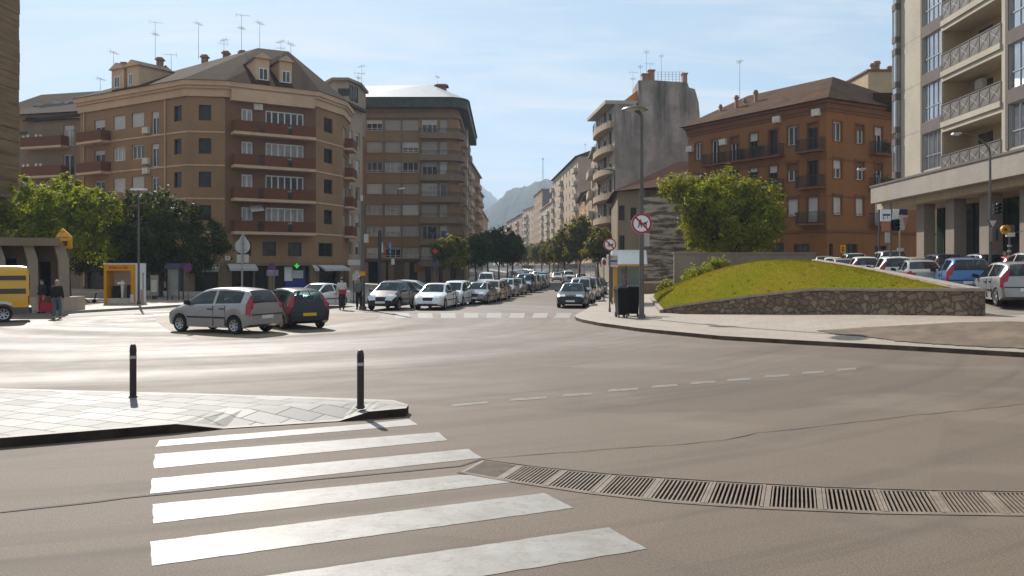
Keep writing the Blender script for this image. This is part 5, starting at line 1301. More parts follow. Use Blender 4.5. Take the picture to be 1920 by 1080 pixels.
obj('tower_wall', mb, 'rough_courses', t)
mb = MB(); mb.box(xr_-14, xr_+.12, Y-.15, Y+10.1, zb-.22, zb-.002); obj('ledge', mb, 'concrete', t)
mb = MB(); mb.box(xr_-13, X_(14, Y+9), Y+.8, Y+9, 0, zb-.23); obj('base_wall', mb, 'concrete', t)
t = thing('pavilion', 'grey concrete pavilion with slanted buttress columns behind the yellow van', 'pavilion', (-27, 43.5, 0))
Y = 43.2; zr_ = lambda py: Z_(py, Y); mb = MB(); xe = X_(118, Y); xe2 = X_(104, Y+6)
mb.hexa([(xe-22, Y-.3, zr_(458)), (xe, Y-.3, zr_(461)), (xe2, Y+6, zr_(461)), (xe-22, Y+6, zr_(458))], [(xe-22, Y-.45, zr_(437)), (xe+.1, Y-.45, zr_(447)), (xe2, Y+6, zr_(447)), (xe-22, Y+6, zr_(437))]); obj('roof', mb, 'concrete', t)
for a in (43, 101, -18, -80):
    pr = [(a, 458), (a+19, 458), (a+28, 486), (a+30.5, 590), (a+11.5, 590), (a+9, 490)]
    mb = MB(); fr_ = [Vector((X_(p, Y), Y, max(0, zr_(q)-.0))) for p, q in pr]; bk_ = [v+Vector((-.95, 1.5, 0)) for v in fr_]; mb.poly(fr_); mb.poly(bk_[::-1])
    for i in range(6): mb.poly([fr_[i], fr_[(i+1) % 6], bk_[(i+1) % 6], bk_[i]])
    c_ = obj('column', mb, 'concrete', t); mb = MB(); x0, x1 = X_(a+11.2, Y), X_(a+31, Y); mb.box(x0, x1, Y-.03, Y+1.5, 0, zr_(557)); obj('plinth', mb, 'pale_concrete', c_)
mb = MB(); xw = X_(117, Y+1.6); fb = Fac((xe-22, Y+1.6), (xw, Y+1.6)); fb.wall(mb, 0, fb.L, 0, zr_(460), [(fb.upx(70), fb.upx(95), 0, zr_(490)), (fb.upx(5), fb.upx(31), zr_(500), zr_(484))], .3); mb.poly([(xw, Y+1.6, 0), (xe2, Y+6, 0), (xe2, Y+6, zr_(460)), (xw, Y+1.6, zr_(460))]); mb.poly([(xe2, Y+6, 0), (xe-22, Y+6, 0), (xe-22, Y+6, zr_(460)), (xe2, Y+6, zr_(460))]); obj('wall', mb, 'concrete', t)
mb = MB(); fb.box(mb, fb.upx(70), fb.upx(95), 0, zr_(490), -.36, -.31); obj('door', mb, 'black', t); mb = MB(); fb.box(mb, fb.upx(5), fb.upx(31), zr_(500), zr_(484), -.36, -.31); obj('window', mb, 'black', t)

# things standing on the balconies
def pot_plant(label, p, w_, h_, seed, mat='leaf_mid'):
    t = thing('potted_plant', label, 'plant', p); mb = MB(); mb.cyl(p, (p[0], p[1], p[2]+.22), .11, .14, 10); obj('pot', mb, 'terracotta', t, 40)
    r = random.Random(seed); mb = MB()
    for _ in range(240):
        v = Vector((r.gauss(0, w_*.4), r.gauss(0, .12), .22+abs(r.gauss(h_*.45, h_*.3)))); q = Vector((r.uniform(-1, 1), r.uniform(-1, 1), r.uniform(-1, 1))).normalized(); s = .09*r.uniform(.5, 1.2); o_ = q.orthogonal().normalized(); k = q.cross(o_)
        c_ = Vector(p)+v; mb.poly([c_-o_*s, c_+k*s*.5, c_+o_*s, c_-k*s*.5])
    obj('foliage', mb, mat, t)
f = FA[2]; fl = FL[0]
pot_plant('bushy potted plant at the near end of the lowest red balcony', tuple(f.pt(f.upx(446), fl, .8)), .5, .9, 1)
pot_plant('small potted plant in the gap of the lowest red balcony', tuple(f.pt(f.upx(484), fl, .75)), .3, .8, 2)
pot_plant('trailing potted plant on the second red balcony from below', tuple(f.pt(f.upx(512), FL[1], .75)), .4, .95, 3)
u = fr2.upx(1652); pot_plant('leafy potted plant on the middle side balcony of the orange house', tuple(fr2.pt(u, FLO[1], .45)), .6, 1.1, 4); pot_plant('dark potted plant on the upper side balcony of the orange house', tuple(fr2.pt(u, FLO[2], .45)), .5, .9, 5, 'leaf_dark')
mb = MB(); a_, b_ = f.pt(f.upx(466), fl+2.35, .05), f.pt(f.upx(490), fl+2.5, .05); c_, d_ = f.pt(f.upx(490), fl+1.95, 1.0), f.pt(f.upx(466), fl+1.8, 1.0); dz = Vector((0, 0, -.03)); mb.hexa([a_+dz, d_+dz, c_+dz, b_+dz], [a_, d_, c_, b_]); obj('awning', mb, 'awning_pale', A)
t = thing('laundry', 'pale laundry hung over the upper side balcony of the orange house', 'laundry', tuple(fr2.pt(fr2.upx(1662), FLO[2]+.9, .75))); mb = MB(); [fr2.box(mb, fr2.upx(1658)+i*.42, fr2.upx(1658)+i*.42+.36, FLO[2]+.25+.12*(i % 2), FLO[2]+.98, .705, .73) for i in range(3)]; obj('cloth', mb, 'cloth_pale', t)
M('grey_plastic', (.1, .085, .085), .5, .15); M('mauve_trim', (.07, .05, .05), .4, .15)
# ------------------------------------------------------------------ trees
def crown_mesh(seed, blobs, n, leaf, mat, hollow=.45):
    r = random.Random(seed); mb = MB(); tot = sum(b[3]*b[4] for b in blobs)
    clumps = []
    for (x, y, z, rx, rz) in blobs:
        for _ in range(max(5, int(34*rx*rz/tot*len(blobs)))):
            while True:
                v = Vector((r.uniform(-1, 1), r.uniform(-1, 1), r.uniform(-1, 1)))
                if hollow < v.length < 1: break
            clumps.append((Vector((x+v.x*rx, y+v.y*rx, z+v.z*rz)), r.uniform(.34, .7)*min(1.0, .4+rx*.25), v.normalized()))
    for (x, y, z, rx, rz) in blobs:
        for _ in range(max(3, int(7*rx*rz/tot*len(blobs)))):
            v = Vector((r.gauss(0, 1), r.gauss(0, 1), r.gauss(0.2, 1))).normalized()*r.uniform(1.0, 1.28); clumps.append((Vector((x+v.x*rx, y+v.y*rx, z+v.z*rz)), r.uniform(.14, .26), v.normalized()))
    per = n//len(clumps)
    for c, cr, out in clumps:
        for _ in range(int(per*r.uniform(.5, 1.5))):
            d = Vector((r.gauss(0, 1), r.gauss(0, 1), r.gauss(0, .8))); d = d.normalized()*cr*1.5*abs(r.gauss(.55, .35))
            p = c+d; nrm = (d.normalized()*.7+out*.4+Vector((r.uniform(-.6, .6), r.uniform(-.6, .6), r.uniform(-.2, .8)))).normalized()
            a = nrm.orthogonal().normalized(); a.rotate(Matrix.Rotation(r.uniform(0, 6.28), 3, nrm)); b_ = nrm.cross(a); s = leaf*r.uniform(.45, 1.35)
            mb.poly([p-a*s, p+b_*s*.55+nrm*s*.12, p+a*s, p-b_*s*.55+nrm*s*.12])
    return mb.mesh('crown', [mat])
def trunk_mesh(seed, h, r0, blobs):
    r = random.Random(seed); mb = MB(); top = Vector((r.uniform(-.15, .15), r.uniform(-.15, .15), h))
    mb.tube([(0, 0, -.1), (0, 0, .25), (r.uniform(-.06, .06), 0, h*.5), tuple(top)], [r0*1.5, r0*1.05, r0*.85, r0*.7], 9)
    for (x, y, z, rx, rz) in blobs:
        e = Vector((x, y, z)); m_ = top.lerp(e, .5)+Vector((r.uniform(-.3, .3), r.uniform(-.3, .3), .25)); mb.tube([top-Vector((0, 0, .15)), m_, e], [r0*.5, r0*.32, r0*.08], 6)
        for _ in range(3):
            q = e+Vector((r.uniform(-1, 1)*rx, r.uniform(-1, 1)*rx, r.uniform(-.3, .9)*rz))*.75; mb.tube([m_, m_.lerp(q, .5)+Vector((0, 0, .15)), q], [r0*.25, r0*.16, r0*.04], 5)
    return mb.mesh('trunk', ['bark'], 50)
TM = {}
def tree(label, x, y, z, h, r0, blobs, n, leaf, mat, seed, name='street_tree', group=None, key=None, sc=1, rz=0):
    t = thing(name, label, 'tree', (x, y, z), rz, group); t.scale = (sc, sc, sc)
    k = key or seed
    if k not in TM: TM[k] = (trunk_mesh(seed, h, r0, blobs), crown_mesh(seed, blobs, n, leaf, mat))
    link('trunk', TM[k][0], t); link('crown', TM[k][1], t)
def blobs_px(lst, Y, x, z, jy=.9):
    r = random.Random(len(lst)); return [((px-CX)/F*Y-x, r.uniform(-jy, jy), H+(CY-py)/F*Y-z, rx/F*Y, rz/F*Y) for px, py, rx, rz in lst]
Y = 60; x = X_(128, Y)
tree('bright yellow green plane tree behind the concrete pavilion', x, Y, KZ, 2.6, .2, blobs_px([(60, 385, 42, 42), (105, 368, 38, 34), (150, 395, 45, 48), (188, 405, 30, 42), (60, 430, 45, 35), (120, 440, 60, 42), (175, 455, 40, 35), (90, 470, 40, 28)], Y, x, KZ, 1.6), 30000, .135, 'leaf_bright', 3)
Y = 63; x = X_(300, Y)
tree('dark round street tree in front of the ochre block', x, Y, KZ, 2.5, .22, blobs_px([(245, 405, 42, 38), (300, 392, 50, 30), (350, 415, 45, 38), (385, 450, 36, 36), (330, 455, 60, 45), (265, 455, 52, 45), (230, 480, 40, 32), (370, 482, 42, 26), (300, 490, 50, 28)], Y, x, KZ, 1.7), 27000, .135, 'leaf_dark', 4)
Y = 70; x = X_(205, Y)
tree('dark spreading tree between the bright plane tree and the round dark tree', x, Y, KZ, 2.7, .2, blobs_px([(190, 440, 45, 40), (225, 425, 40, 34), (165, 478, 45, 30), (215, 480, 50, 30)], Y, x, KZ, 1.4), 13000, .135, 'leaf_dark', 5)
Y = 66; x = X_(1362, Y); zg = 1.0
tree('large bushy green tree behind the rendered wall and the grass mound', x, Y, zg, 2.0, .24, blobs_px([(1258, 350, 26, 18), (1300, 356, 42, 30), (1368, 350, 52, 30), (1418, 372, 44, 36), (1445, 405, 26, 36), (1338, 400, 58, 46), (1395, 418, 60, 46), (1312, 432, 36, 36), (1355, 450, 56, 30), (1420, 448, 48, 30), (1300, 400, 34, 36)], Y, x, zg, 1.9), 36000, .14, 'leaf_mid', 6)
Y = 92; x = X_(1186, Y)
tree('thin green sapling in front of the old cream house', x, Y, .2, 2.0, .08, blobs_px([(1178, 430, 10, 20), (1182, 455, 12, 22), (1176, 475, 10, 14)], Y, x, .2, .4), 1500, .16, 'leaf_bright', 8, name='sapling')
SB = [[(0, 0, 4.6, 1.7, 1.5), (.9, .3, 5.6, 1.4, 1.3), (-.9, -.2, 5.7, 1.3, 1.2), (.2, .5, 6.9, 1.2, 1.1), (-.4, -.6, 3.9, 1.3, .9), (1.2, -.4, 4.2, 1.1, 1.0)], [(0, 0, 4.2, 1.9, 1.3), (1.2, .4, 4.7, 1.3, 1.1), (-1.1, .1, 4.8, 1.4, 1.2), (.1, -.5, 5.8, 1.4, 1.1)], [(0, 0, 3.3, 1.6, 1.0), (.8, .4, 4.0, 1.1, .9), (-.8, .2, 4.1, 1.2, 1.0), (.1, -.3, 4.8, 1.1, .8)]]
STR = [(1086, 108, 0, 1.08, 'tallest yellow green street tree before the grey gabled block'), (1122, 100, 1, .95, 'street tree just behind the bus shelter and round sign'), (1060, 128, 0, .95, 'street tree standing second behind the tallest yellow green one'), (1046, 150, 1, 1.05, 'street tree third behind the tallest yellow green one'), (1030, 178, 0, 1.0, 'street tree before the large pale block with the pink side'), (1016, 210, 1, 1.2, 'street tree before the striped block on the avenue'), (1003, 245, 0, 1.1, 'street tree before the slim tower block'), (990, 290, 1, 1.3, 'distant street tree before the bare mauve wall'), (979, 345, 0, 1.2, 'distant street tree nearest the far bend of the avenue')]
for i, (px, Y, k, s, lb) in enumerate(STR): tree(lb, X_(px, Y), Y, KZ, 2.6, .13, SB[k], 7500, .19, 'leaf_street', 20+k, group='street trees along the avenue', key='s%d' % k, sc=s, rz=i*1.3)
STL = [(936, 104, 1, 1.0, 'dense dark street tree by the parked row on the brown block side'), (951, 122, 1, 1.0, 'dark street tree directly behind the dense one at the parked row'), (915, 116, 2, 1.25, 'dark street tree close to the corner of the tall brown block'), (893, 98, 2, 1.05, 'small dark street tree before the street side of the tall brown block'), (848, 86, 2, .95, 'slender light street tree before the rounded balconies'), (960, 150, 1, 1.1, 'dark street tree further down the brown block side'), (962, 190, 1, 1.2, 'far dark street tree at the end of the brown block side')]
for i, (px, Y, k, s, lb) in enumerate(STL): tree(lb, X_(px, Y), Y, KZ, 2.2, .12, SB[k], 7000, .19, 'leaf_dark' if i != 4 else 'leaf_street', 40+k, group='street trees along the avenue', key='l%d%d' % (k, i == 4), sc=s, rz=i*1.7)
# shrubs behind the mound
def shrub(label, px, py, Y, w_, h_, seed, mat='leaf_bright'):
    x = X_(px, Y); z = Z_(py, Y); t = thing('shrub', label, 'shrub', (x, Y, z)); r = random.Random(seed)
    mb = MB()
    for _ in range(9): e = Vector((x+r.uniform(-1, 1)*w_, Y+r.uniform(-.4, .4), z+h_*r.uniform(.5, 1))); mb.tube([(x+r.uniform(-.2, .2)*w_, Y, z-.25), (x+(e.x-x)*.5, Y, z+h_*.45), e], [.03, .02, .008], 5)
    obj('stem', mb, 'bark', t); link('foliage', crown_mesh(seed, [(0, 0, h_*.5, w_*.7, h_*.5), (-w_*.5, .1, h_*.35, w_*.45, h_*.4), (w_*.5, -.1, h_*.4, w_*.45, h_*.4)], 700, .1, mat, .2), t)
shrub('leafy shrub low on the far side of the mound by the wall end', 1300, 526, 57, .7, .8, 61); shrub('tall weedy shrub rising above the shoulder of the mound', 1345, 508, 57.5, .8, 1.0, 62, 'leaf_mid'); shrub('small bright weed clump at the foot of the grey wall end', 1322, 520, 57, .55, .7, 63); shrub('weed clump in the gap beside the low dark wall', 1252, 545, 60, .6, .7, 64, 'leaf_mid')

# ------------------------------------------------------------------ cars: bodies lofted from stations along the length
KIND = {
 # stations: x, top z, half width of top, belt z, half width at belt
 'hatch': dict(L=(-1.85, 1.85), r=.29, ax=(-1.17, 1.2), st=[(-1.86, .62, .66, .6, .68), (-1.84, .82, .7, .78, .74), (-1.80, 1.0, .64, .95, .78), (-1.68, 1.27, .57, .97, .8), (-1.55, 1.40, .54, .97, .81), (-1.2, 1.46, .55, .95, .82), (-.6, 1.49, .56, .93, .82), (0, 1.47, .56, .91, .82), (.35, 1.40, .55, .9, .82), (1.02, .97, .68, .87, .81), (1.35, .86, .68, .78, .8), (1.62, .76, .64, .7, .76), (1.76, .68, .58, .62, .7), (1.85, .52, .5, .48, .58)], sg=(-1.45, .95), pil=((-.38, -.28),), ws=(.35, 1.02), rw=(-1.80, -1.55), roof=1.46),
 'saloon': dict(L=(-2.15, 2.15), r=.31, ax=(-1.3, 1.35), st=[(-2.16, .6, .6, .56, .66), (-2.13, .86, .66, .8, .74), (-2.05, .93, .68, .86, .8), (-1.55, .98, .68, .9, .84), (-.95, 1.34, .56, .92, .85), (-.6, 1.41, .57, .91, .85), (0, 1.43, .57, .9, .85), (.35, 1.38, .56, .89, .85), (1.1, .95, .7, .86, .84), (1.5, .87, .7, .79, .83), (1.9, .77, .66, .7, .78), (2.07, .68, .6, .6, .72), (2.15, .5, .5, .46, .6)], sg=(-1.4, 1.0), pil=((-.4, -.3),), ws=(.35, 1.1), rw=(-1.55, -.95), roof=1.42),
 'mpv': dict(L=(-2.1, 2.1), r=.32, ax=(-1.3, 1.3), st=[(-2.11, .6, .68, .58, .7), (-2.09, .9, .7, .85, .78), (-2.05, 1.1, .66, 1.0, .82), (-1.92, 1.5, .6, 1.02, .84), (-1.75, 1.62, .58, 1.02, .85), (-.8, 1.68, .6, 1.0, .86), (.2, 1.66, .6, .98, .86), (.6, 1.55, .59, .97, .86), (1.3, 1.05, .7, .93, .84), (1.65, .93, .7, .84, .82), (1.95, .78, .64, .7, .76), (2.1, .55, .54, .5, .64)], sg=(-1.85, 1.2), pil=((-.3, -.2), (-1.25, -1.15)), ws=(.6, 1.3), rw=(-2.05, -1.75), roof=1.66),
 'suv': dict(L=(-2.15, 2.15), r=.36, ax=(-1.3, 1.35), st=[(-2.16, .62, .7, .6, .74), (-2.14, 1.0, .72, .95, .82), (-2.1, 1.15, .68, 1.08, .86), (-2.0, 1.6, .62, 1.1, .88), (-1.85, 1.74, .6, 1.1, .88), (-.8, 1.8, .62, 1.08, .89), (.3, 1.76, .62, 1.06, .89), (.55, 1.68, .61, 1.05, .89), (1.1, 1.17, .74, 1.02, .88), (1.6, 1.1, .76, 1.0, .87), (2.0, 1.0, .72, .9, .83), (2.12, .85, .66, .74, .78), (2.15, .6, .6, .55, .7)], sg=(-1.9, 1.05), pil=((-.3, -.2), (-1.2, -1.1)), ws=(.55, 1.1), rw=(-2.1, -1.85), roof=1.78),
}
def stations(k):
    K_ = KIND[k]; ra = K_['r']+.055; xs = {s[0] for s in K_['st']}
    for a in K_['ax']: xs |= {a+ra*q for q in (-1, -.97, -.85, -.6, -.3, 0, .3, .6, .85, .97, 1)}
    for a, b_ in K_['pil']: xs |= {a, b_}
    xs |= set(K_['sg']); xs |= {lerp(K_['L'][0]+.3, K_['L'][1]-.3, i/10) for i in range(11)}
    xs = sorted(xs); out = [xs[0]]
    for x in xs[1:]:
        if x-out[-1] > .008: out.append(x)
    return out
def car_shape(k):
    K_ = KIND[k]; ra = K_['r']+.055; r = K_['r']; st = K_['st']; tabs = [[(s[0], s[i]) for s in st] for i in range(1, 5)]
    rings = []; xs = stations(k)
    for x in xs:
        zt, wt, zb, wb = [interp(t, x) for t in tabs]
        fl = .2+.10*sstep(K_['L'][1]-.5, K_['L'][1], x)+.12*sstep(K_['L'][0]+.4, K_['L'][0], x); zs_ = fl
        for a in K_['ax']:
            if abs(x-a) < ra: zs_ = max(zs_, r+math.sqrt(max(0, ra*ra-(x-a)**2)))
        zs_ = min(zs_, zb-.06); zm = lerp(zs_, zb, .5); wi = wb-.24
        gh = max(.012, zt-zb)
        rings.append([(0, fl), (wi, fl), (wi, zs_), (wb-.02, zs_), (wb+.018, max(zm, zs_+.02)), (wb, zb), (lerp(wb, wt, .1)-.004, zb+gh*.09), (lerp(wb, wt, .86), zb+gh*.84), (wt, zb+gh*.93), (wt*.9, zt-.012*min(1, gh*4)), (wt*.5, zt+.006), (0, zt+.012)])
    return xs, rings, K_
def car_parts(k):
    """groups of faces: body, doors, glass ..."""
    xs, rings, K_ = car_shape(k); g = {}
    def put(key, pts):
        mb = g.setdefault(key, MB()); mb.poly(pts); 
        mb.poly([(p[0], -p[1], p[2]) for p in pts][::-1]) if not key.endswith(('_l', '_r')) else None
    nr = len(rings[0]); sg, pil, ws, rw = K_['sg'], K_['pil'], K_['ws'], K_['rw']
    d0, d1 = sg[0]+.25 if k != 'hatch' else -.95, ws[1]-.12
    for i in range(len(xs)-1):
        xm = (xs[i]+xs[i+1])/2
        for j in range(nr-1):
            p = [(xs[i], *rings[i][j]), (xs[i+1], *rings[i+1][j]), (xs[i+1], *rings[i+1][j+1]), (xs[i], *rings[i][j+1])]
            key = 'body'
            if j == 6 and sg[0] < xm < sg[1] and not any(a < xm < b_ for a, b_ in pil):
                key = 'window_f' if xm > pil[0][0] else ('window_r' if len(pil) == 1 or xm > pil[1][0] else 'window_q')
            elif j in (9, 10) and ws[0]+.03 < xm < ws[1]-.03: key = 'windscreen'
            elif j in (9, 10) and rw[0]+.02 < xm < rw[1]-.02: key = 'rear_window'
            elif j in (4, 5, 6, 7, 8) and xm < K_['L'][0]+(.2 if k != 'saloon' else .14) and xm > K_['L'][0]+.004: key = 'tail_light'
            elif j in (5, 6, 7, 8, 9) and K_['L'][1]-.34 < xm < K_['L'][1]-.04: key = 'headlight'
            elif j == 10 and K_['L'][1]-.13 < xm: key = 'grille'
            elif j in (3, 4) and d0 < xm < d1 and not (abs(xm-K_['ax'][0]) < K_['r']+.06 or abs(xm-K_['ax'][1]) < K_['r']+.06): key = 'door_f' if xm > pil[0][1]-.05 else 'door_r'
            if key[-2:] in ('_f', '_r', '_q') or key in ('tail_light', 'headlight'):
                g.setdefault(key+'_l', MB()).poly(p); g.setdefault(key+'_r', MB()).poly([(a, -b_, c) for a, b_, c in p][::-1])
            else: put(key, p)
    for i, s in ((0, 1), (len(xs)-1, -1)):
        ring = [(xs[i], y, z) for y, z in rings[i]]+[(xs[i], -y, z) for y, z in rings[i][::-1] if y > 1e-6]
        g['body'].poly(ring[::s])
    return g, K_
CARM = {}
def wheel_mesh(r):
    t = MB(); w2 = .1
    prof = [(r*.62, -w2*.9), (r*.9, -w2), (r, -w2*.6), (r, w2*.6), (r*.9, w2), (r*.62, w2*.9)]
    n = 20
    vs = [(p[0]*math.cos(2*math.pi*i/n), p[1], p[0]*math.sin(2*math.pi*i/n)) for i in range(n) for p in prof]; m_ = len(prof)
    t.add(vs, [(i*m_+j, i*m_+j+1, ((i+1) % n)*m_+j+1, ((i+1) % n)*m_+j) for i in range(n) for j in range(m_-1)]); t.cyl((0, -w2*.3, 0), (0, w2*.3, 0), r*.63, n=n)
    ty = t.mesh('tyre', ['rubber'], 40); q = MB()
    for s in (1, -1):
        q.cyl((0, w2*.55*s, 0), (0, w2*.86*s, 0), r*.17, r*.13, n=10)
        for i in range(7):
            a = 2*math.pi*i/7; c, s_ = math.cos(a), math.sin(a); q.bar((r*.12*c, w2*.62*s, r*.12*s_), (r*.6*c, w2*.8*s, r*.6*s_), .055, .02, (0, 1, 0))
        vs = []
        for i in range(n):
            c, s_ = math.cos(2*math.pi*i/n), math.sin(2*math.pi*i/n); vs += [(r*.54*c, w2*.8*s, r*.54*s_), (r*.64*c, w2*.93*s, r*.64*s_)]
        q.add(vs, [(2*i, 2*i+1, 2*((i+1) % n)+1, 2*((i+1) % n)) for i in range(n)])
    return ty, q.mesh('rim', ['rim'], 40)
PAINT = {}
def paint(name, col, metal=.25):
    if name not in PAINT: PAINT[name] = M('paint_'+name, col, .32, .05, 3, metal=metal, spec=.5 if max(col) > .1 else .25, coat=.6 if max(col) > .1 else .4, local=True)
    return PAINT[name]
for n_, c_, m_ in (('silver', (.33, .305, .295), .4), ('white', (.74, .73, .71), 0), ('black', (.018, .017, .02), .2), ('plum', (.022, .01, .013), .2), ('navy', (.02, .028, .05), .3), ('grey', (.2, .19, .19), .5), ('gold', (.36, .29, .19), .5), ('blue', (.055, .15, .33), .35), ('red', (.34, .03, .03), .1), ('green', (.04, .06, .045), .3), ('beige', (.5, .43, .34), .3)): paint(n_, c_, m_)
def proto(k):
    if k in CARM: return CARM[k]
    g, K_ = car_parts(k); P_ = []
    body = g['body'].mesh('body', ['trim_black'], 38)
    P_.append(('body', body, 'paint', None, (0, 0, 0), 0))
    for key in ('windscreen', 'rear_window'):
        if key in g: P_.append((key, g[key].mesh(key, ['car_glass'], 50), None, None, (0, 0, 0), 0))
    for q in ('f', 'r', 'q'):
        for s in ('l', 'r'):
            dk = 'door_%s_%s' % (q, s)
            pi = None
            if dk in g: P_.append(('door', g[dk].mesh('door', ['trim_black'], 38), 'paint', None, (0, 0, 0), 0)); pi = len(P_)-1
            wk = 'window_%s_%s' % (q, s)
            if wk in g: P_.append(('window', g[wk].mesh('window', ['car_glass'], 50), None, pi, (0, 0, 0), 0))
            if dk in g:
                xs = [v[0] for v in g[dk].v]; ys = [v[1] for v in g[dk].v]; zs = [v[2] for v in g[dk].v]; sg = 1 if ys[0] > 0 else -1; ym = max(abs(y) for y in ys); x = min(xs)+.14
                h = MB(); h.box(x-.09, x+.09, sg*(ym-.02), sg*(ym+.022), max(zs)-.14, max(zs)-.105); P_.append(('handle', h.mesh('handle', ['trim_black']), None, pi, (0, 0, 0), 0))
                h = MB(); wb = ym-.014
                h.box(min(xs)-.004, min(xs)+.004, sg*(wb-.02), sg*(wb+.0165), max(.27, min(zs)+.05), max(zs)-.02)
                P_.append(('door_gap', h.mesh('door_gap', ['black']), None, pi, (0, 0, 0), 0))
                h = MB(); h.box(min(xs)+.03, max(xs)-.03, sg*(ym-.03), sg*(ym+.014), .5, .555); P_.append(('side_moulding', h.mesh('side_moulding', ['trim_black']), None, pi, (0, 0, 0), 0))
    ty, rm = wheel_mesh(K_['r'])
    wb = max(s[4] for s in K_['st'])
    for a in K_['ax']:
        for s in (1, -1):
            P_.append(('wheel', ty, None, None, (a, s*(wb-.115), K_['r']), 0)); P_.append(('rim', rm, None, len(P_)-1, (0, 0, 0), 0))
    x0, x1 = K_['L']; tb = lambda i, x: interp([(s[0], s[i]) for s in K_['st']], x)
    for s in (1, -1):                       # lamps
        q = 'l' if s > 0 else 'r'
        P_.append(('headlight', g['headlight_'+q].mesh('headlight', ['lamp_clear'], 50), None, None, (0, 0, 0), 0)); P_.append(('tail_light', g['tail_light_'+q].mesh('tail_light', ['lamp_red'], 50), None, None, (0, 0, 0), 0))
        h = MB(); zb_, zt_ = (.62, 1.28) if k == 'hatch' else (.72, 1.2) if k in ('mpv', 'suv') else (.66, .86)
        if k == 'saloon': h.hexa([(x0-.012, s*.46, zb_), (x0-.0, s*.73, zb_), (x0+.2, s*.8, zb_), (x0+.2, s*.5, zb_)], [(x0-.0, s*.46, zt_), (x0+.02, s*.74, zt_), (x0+.2, s*.825, zt_), (x0+.2, s*.5, zt_)])
        if k == 'saloon': P_.append(('tail_light', h.mesh('tail_light', ['lamp_red']), None, None, (0, 0, 0), 0))
        h = MB(); xm, zm = K_['ws'][1]-.28, tb(3, .6)+.09; wm = tb(4, .6); h.hexa([(xm-.03, s*(wm-.04), zm-.06), (xm+.09, s*(wm-.04), zm-.06), (xm+.06, s*(wm+.19), zm-.03), (xm-.03, s*(wm+.19), zm-.03)], [(xm-.03, s*(wm-.02), zm+.06), (xm+.08, s*(wm-.02), zm+.05), (xm+.05, s*(wm+.18), zm+.09), (xm-.03, s*(wm+.18), zm+.1)])
        P_.append(('wing_mirror', h.mesh('wing_mirror', ['trim_black']), None, None, (0, 0, 0), 0))
    zr_, zf_ = (.5, .36) 
    h = MB(); h.box(x0-.03, x0+.02, -.26, .26, zr_ if k == 'hatch' else .56, (zr_ if k == 'hatch' else .56)+.11); P_.append(('number_plate', h.mesh('number_plate', ['plate_white']), 'plate', None, (0, 0, 0), 0))
    h = MB(); h.box(x1-.03, x1+.025, -.26, .26, zf_, zf_+.11); P_.append(('number_plate', h.mesh('number_plate', ['plate_white']), 'plate', None, (0, 0, 0), 0))
    P_.append(('grille', g['grille'].mesh('grille', ['black'], 50), None, None, (0, 0, 0), 0))
    wbp = tb(4, x1)+.02
    h = MB(); h.hexa([(x1-.2, -wbp-.1, .24), (x1-.2, wbp+.1, .24), (x1+.008, wbp*.9, .26), (x1+.008, -wbp*.9, .26)], [(x1-.2, -wbp-.1, .36), (x1-.2, wbp+.1, .36), (x1+.012, wbp*.9, .35), (x1+.012, -wbp*.9, .35)]); P_.append(('bumper', h.mesh('bumper', ['trim_black']), None, None, (0, 0, 0), 0))
    wbr = tb(4, x0+.02); h = MB(); zz0, zz1 = (.3, .42) if k != 'hatch' else (.62, .655)
    h.hexa([(x0-.022, -wbr*.96, zz0), (x0-.022, wbr*.96, zz0), (x0+.15, wbr+.06, zz0), (x0+.15, -wbr-.06, zz0)], [(x0-.022, -wbr*.96, zz1), (x0-.022, wbr*.96, zz1), (x0+.15, wbr+.06, zz1), (x0+.15, -wbr-.06, zz1)]); P_.append(('bumper', h.mesh('bumper', ['trim_black']), None, None, (0, 0, 0), 0))
    it = MB(); zb = tb(3, 0)
    it.box(x0+.35, x1-.9, -.6, .6, .28, zb-.18)
    for x in (.1, -.85):
        for s in (.34, -.34): it.hexa([(x-.1, s-.22, .5), (x+.1, s-.22, .5), (x+.1, s+.22, .5), (x-.1, s+.22, .5)], [(x-.3, s-.2, zb+.1), (x-.17, s-.2, zb+.1), (x-.17, s+.2, zb+.1), (x-.3, s+.2, zb+.1)]); it.hexa([(x-.31, s-.12, zb+.12), (x-.21, s-.12, zb+.12), (x-.21, s+.12, zb+.12), (x-.31, s+.12, zb+.12)], [(x-.34, s-.1, zb+.3), (x-.26, s-.1, zb+.3), (x-.26, s+.1, zb+.3), (x-.34, s+.1, zb+.3)])
    it.box(K_['ws'][0]+.28, K_['ws'][1]-.1, -.66, .66, zb-.3, zb-.02)
    P_.append(('interior', it.mesh('interior', ['seat_cloth']), None, None, (0, 0, 0), 0))
    CARM[k] = P_; return P_
FARM = {}
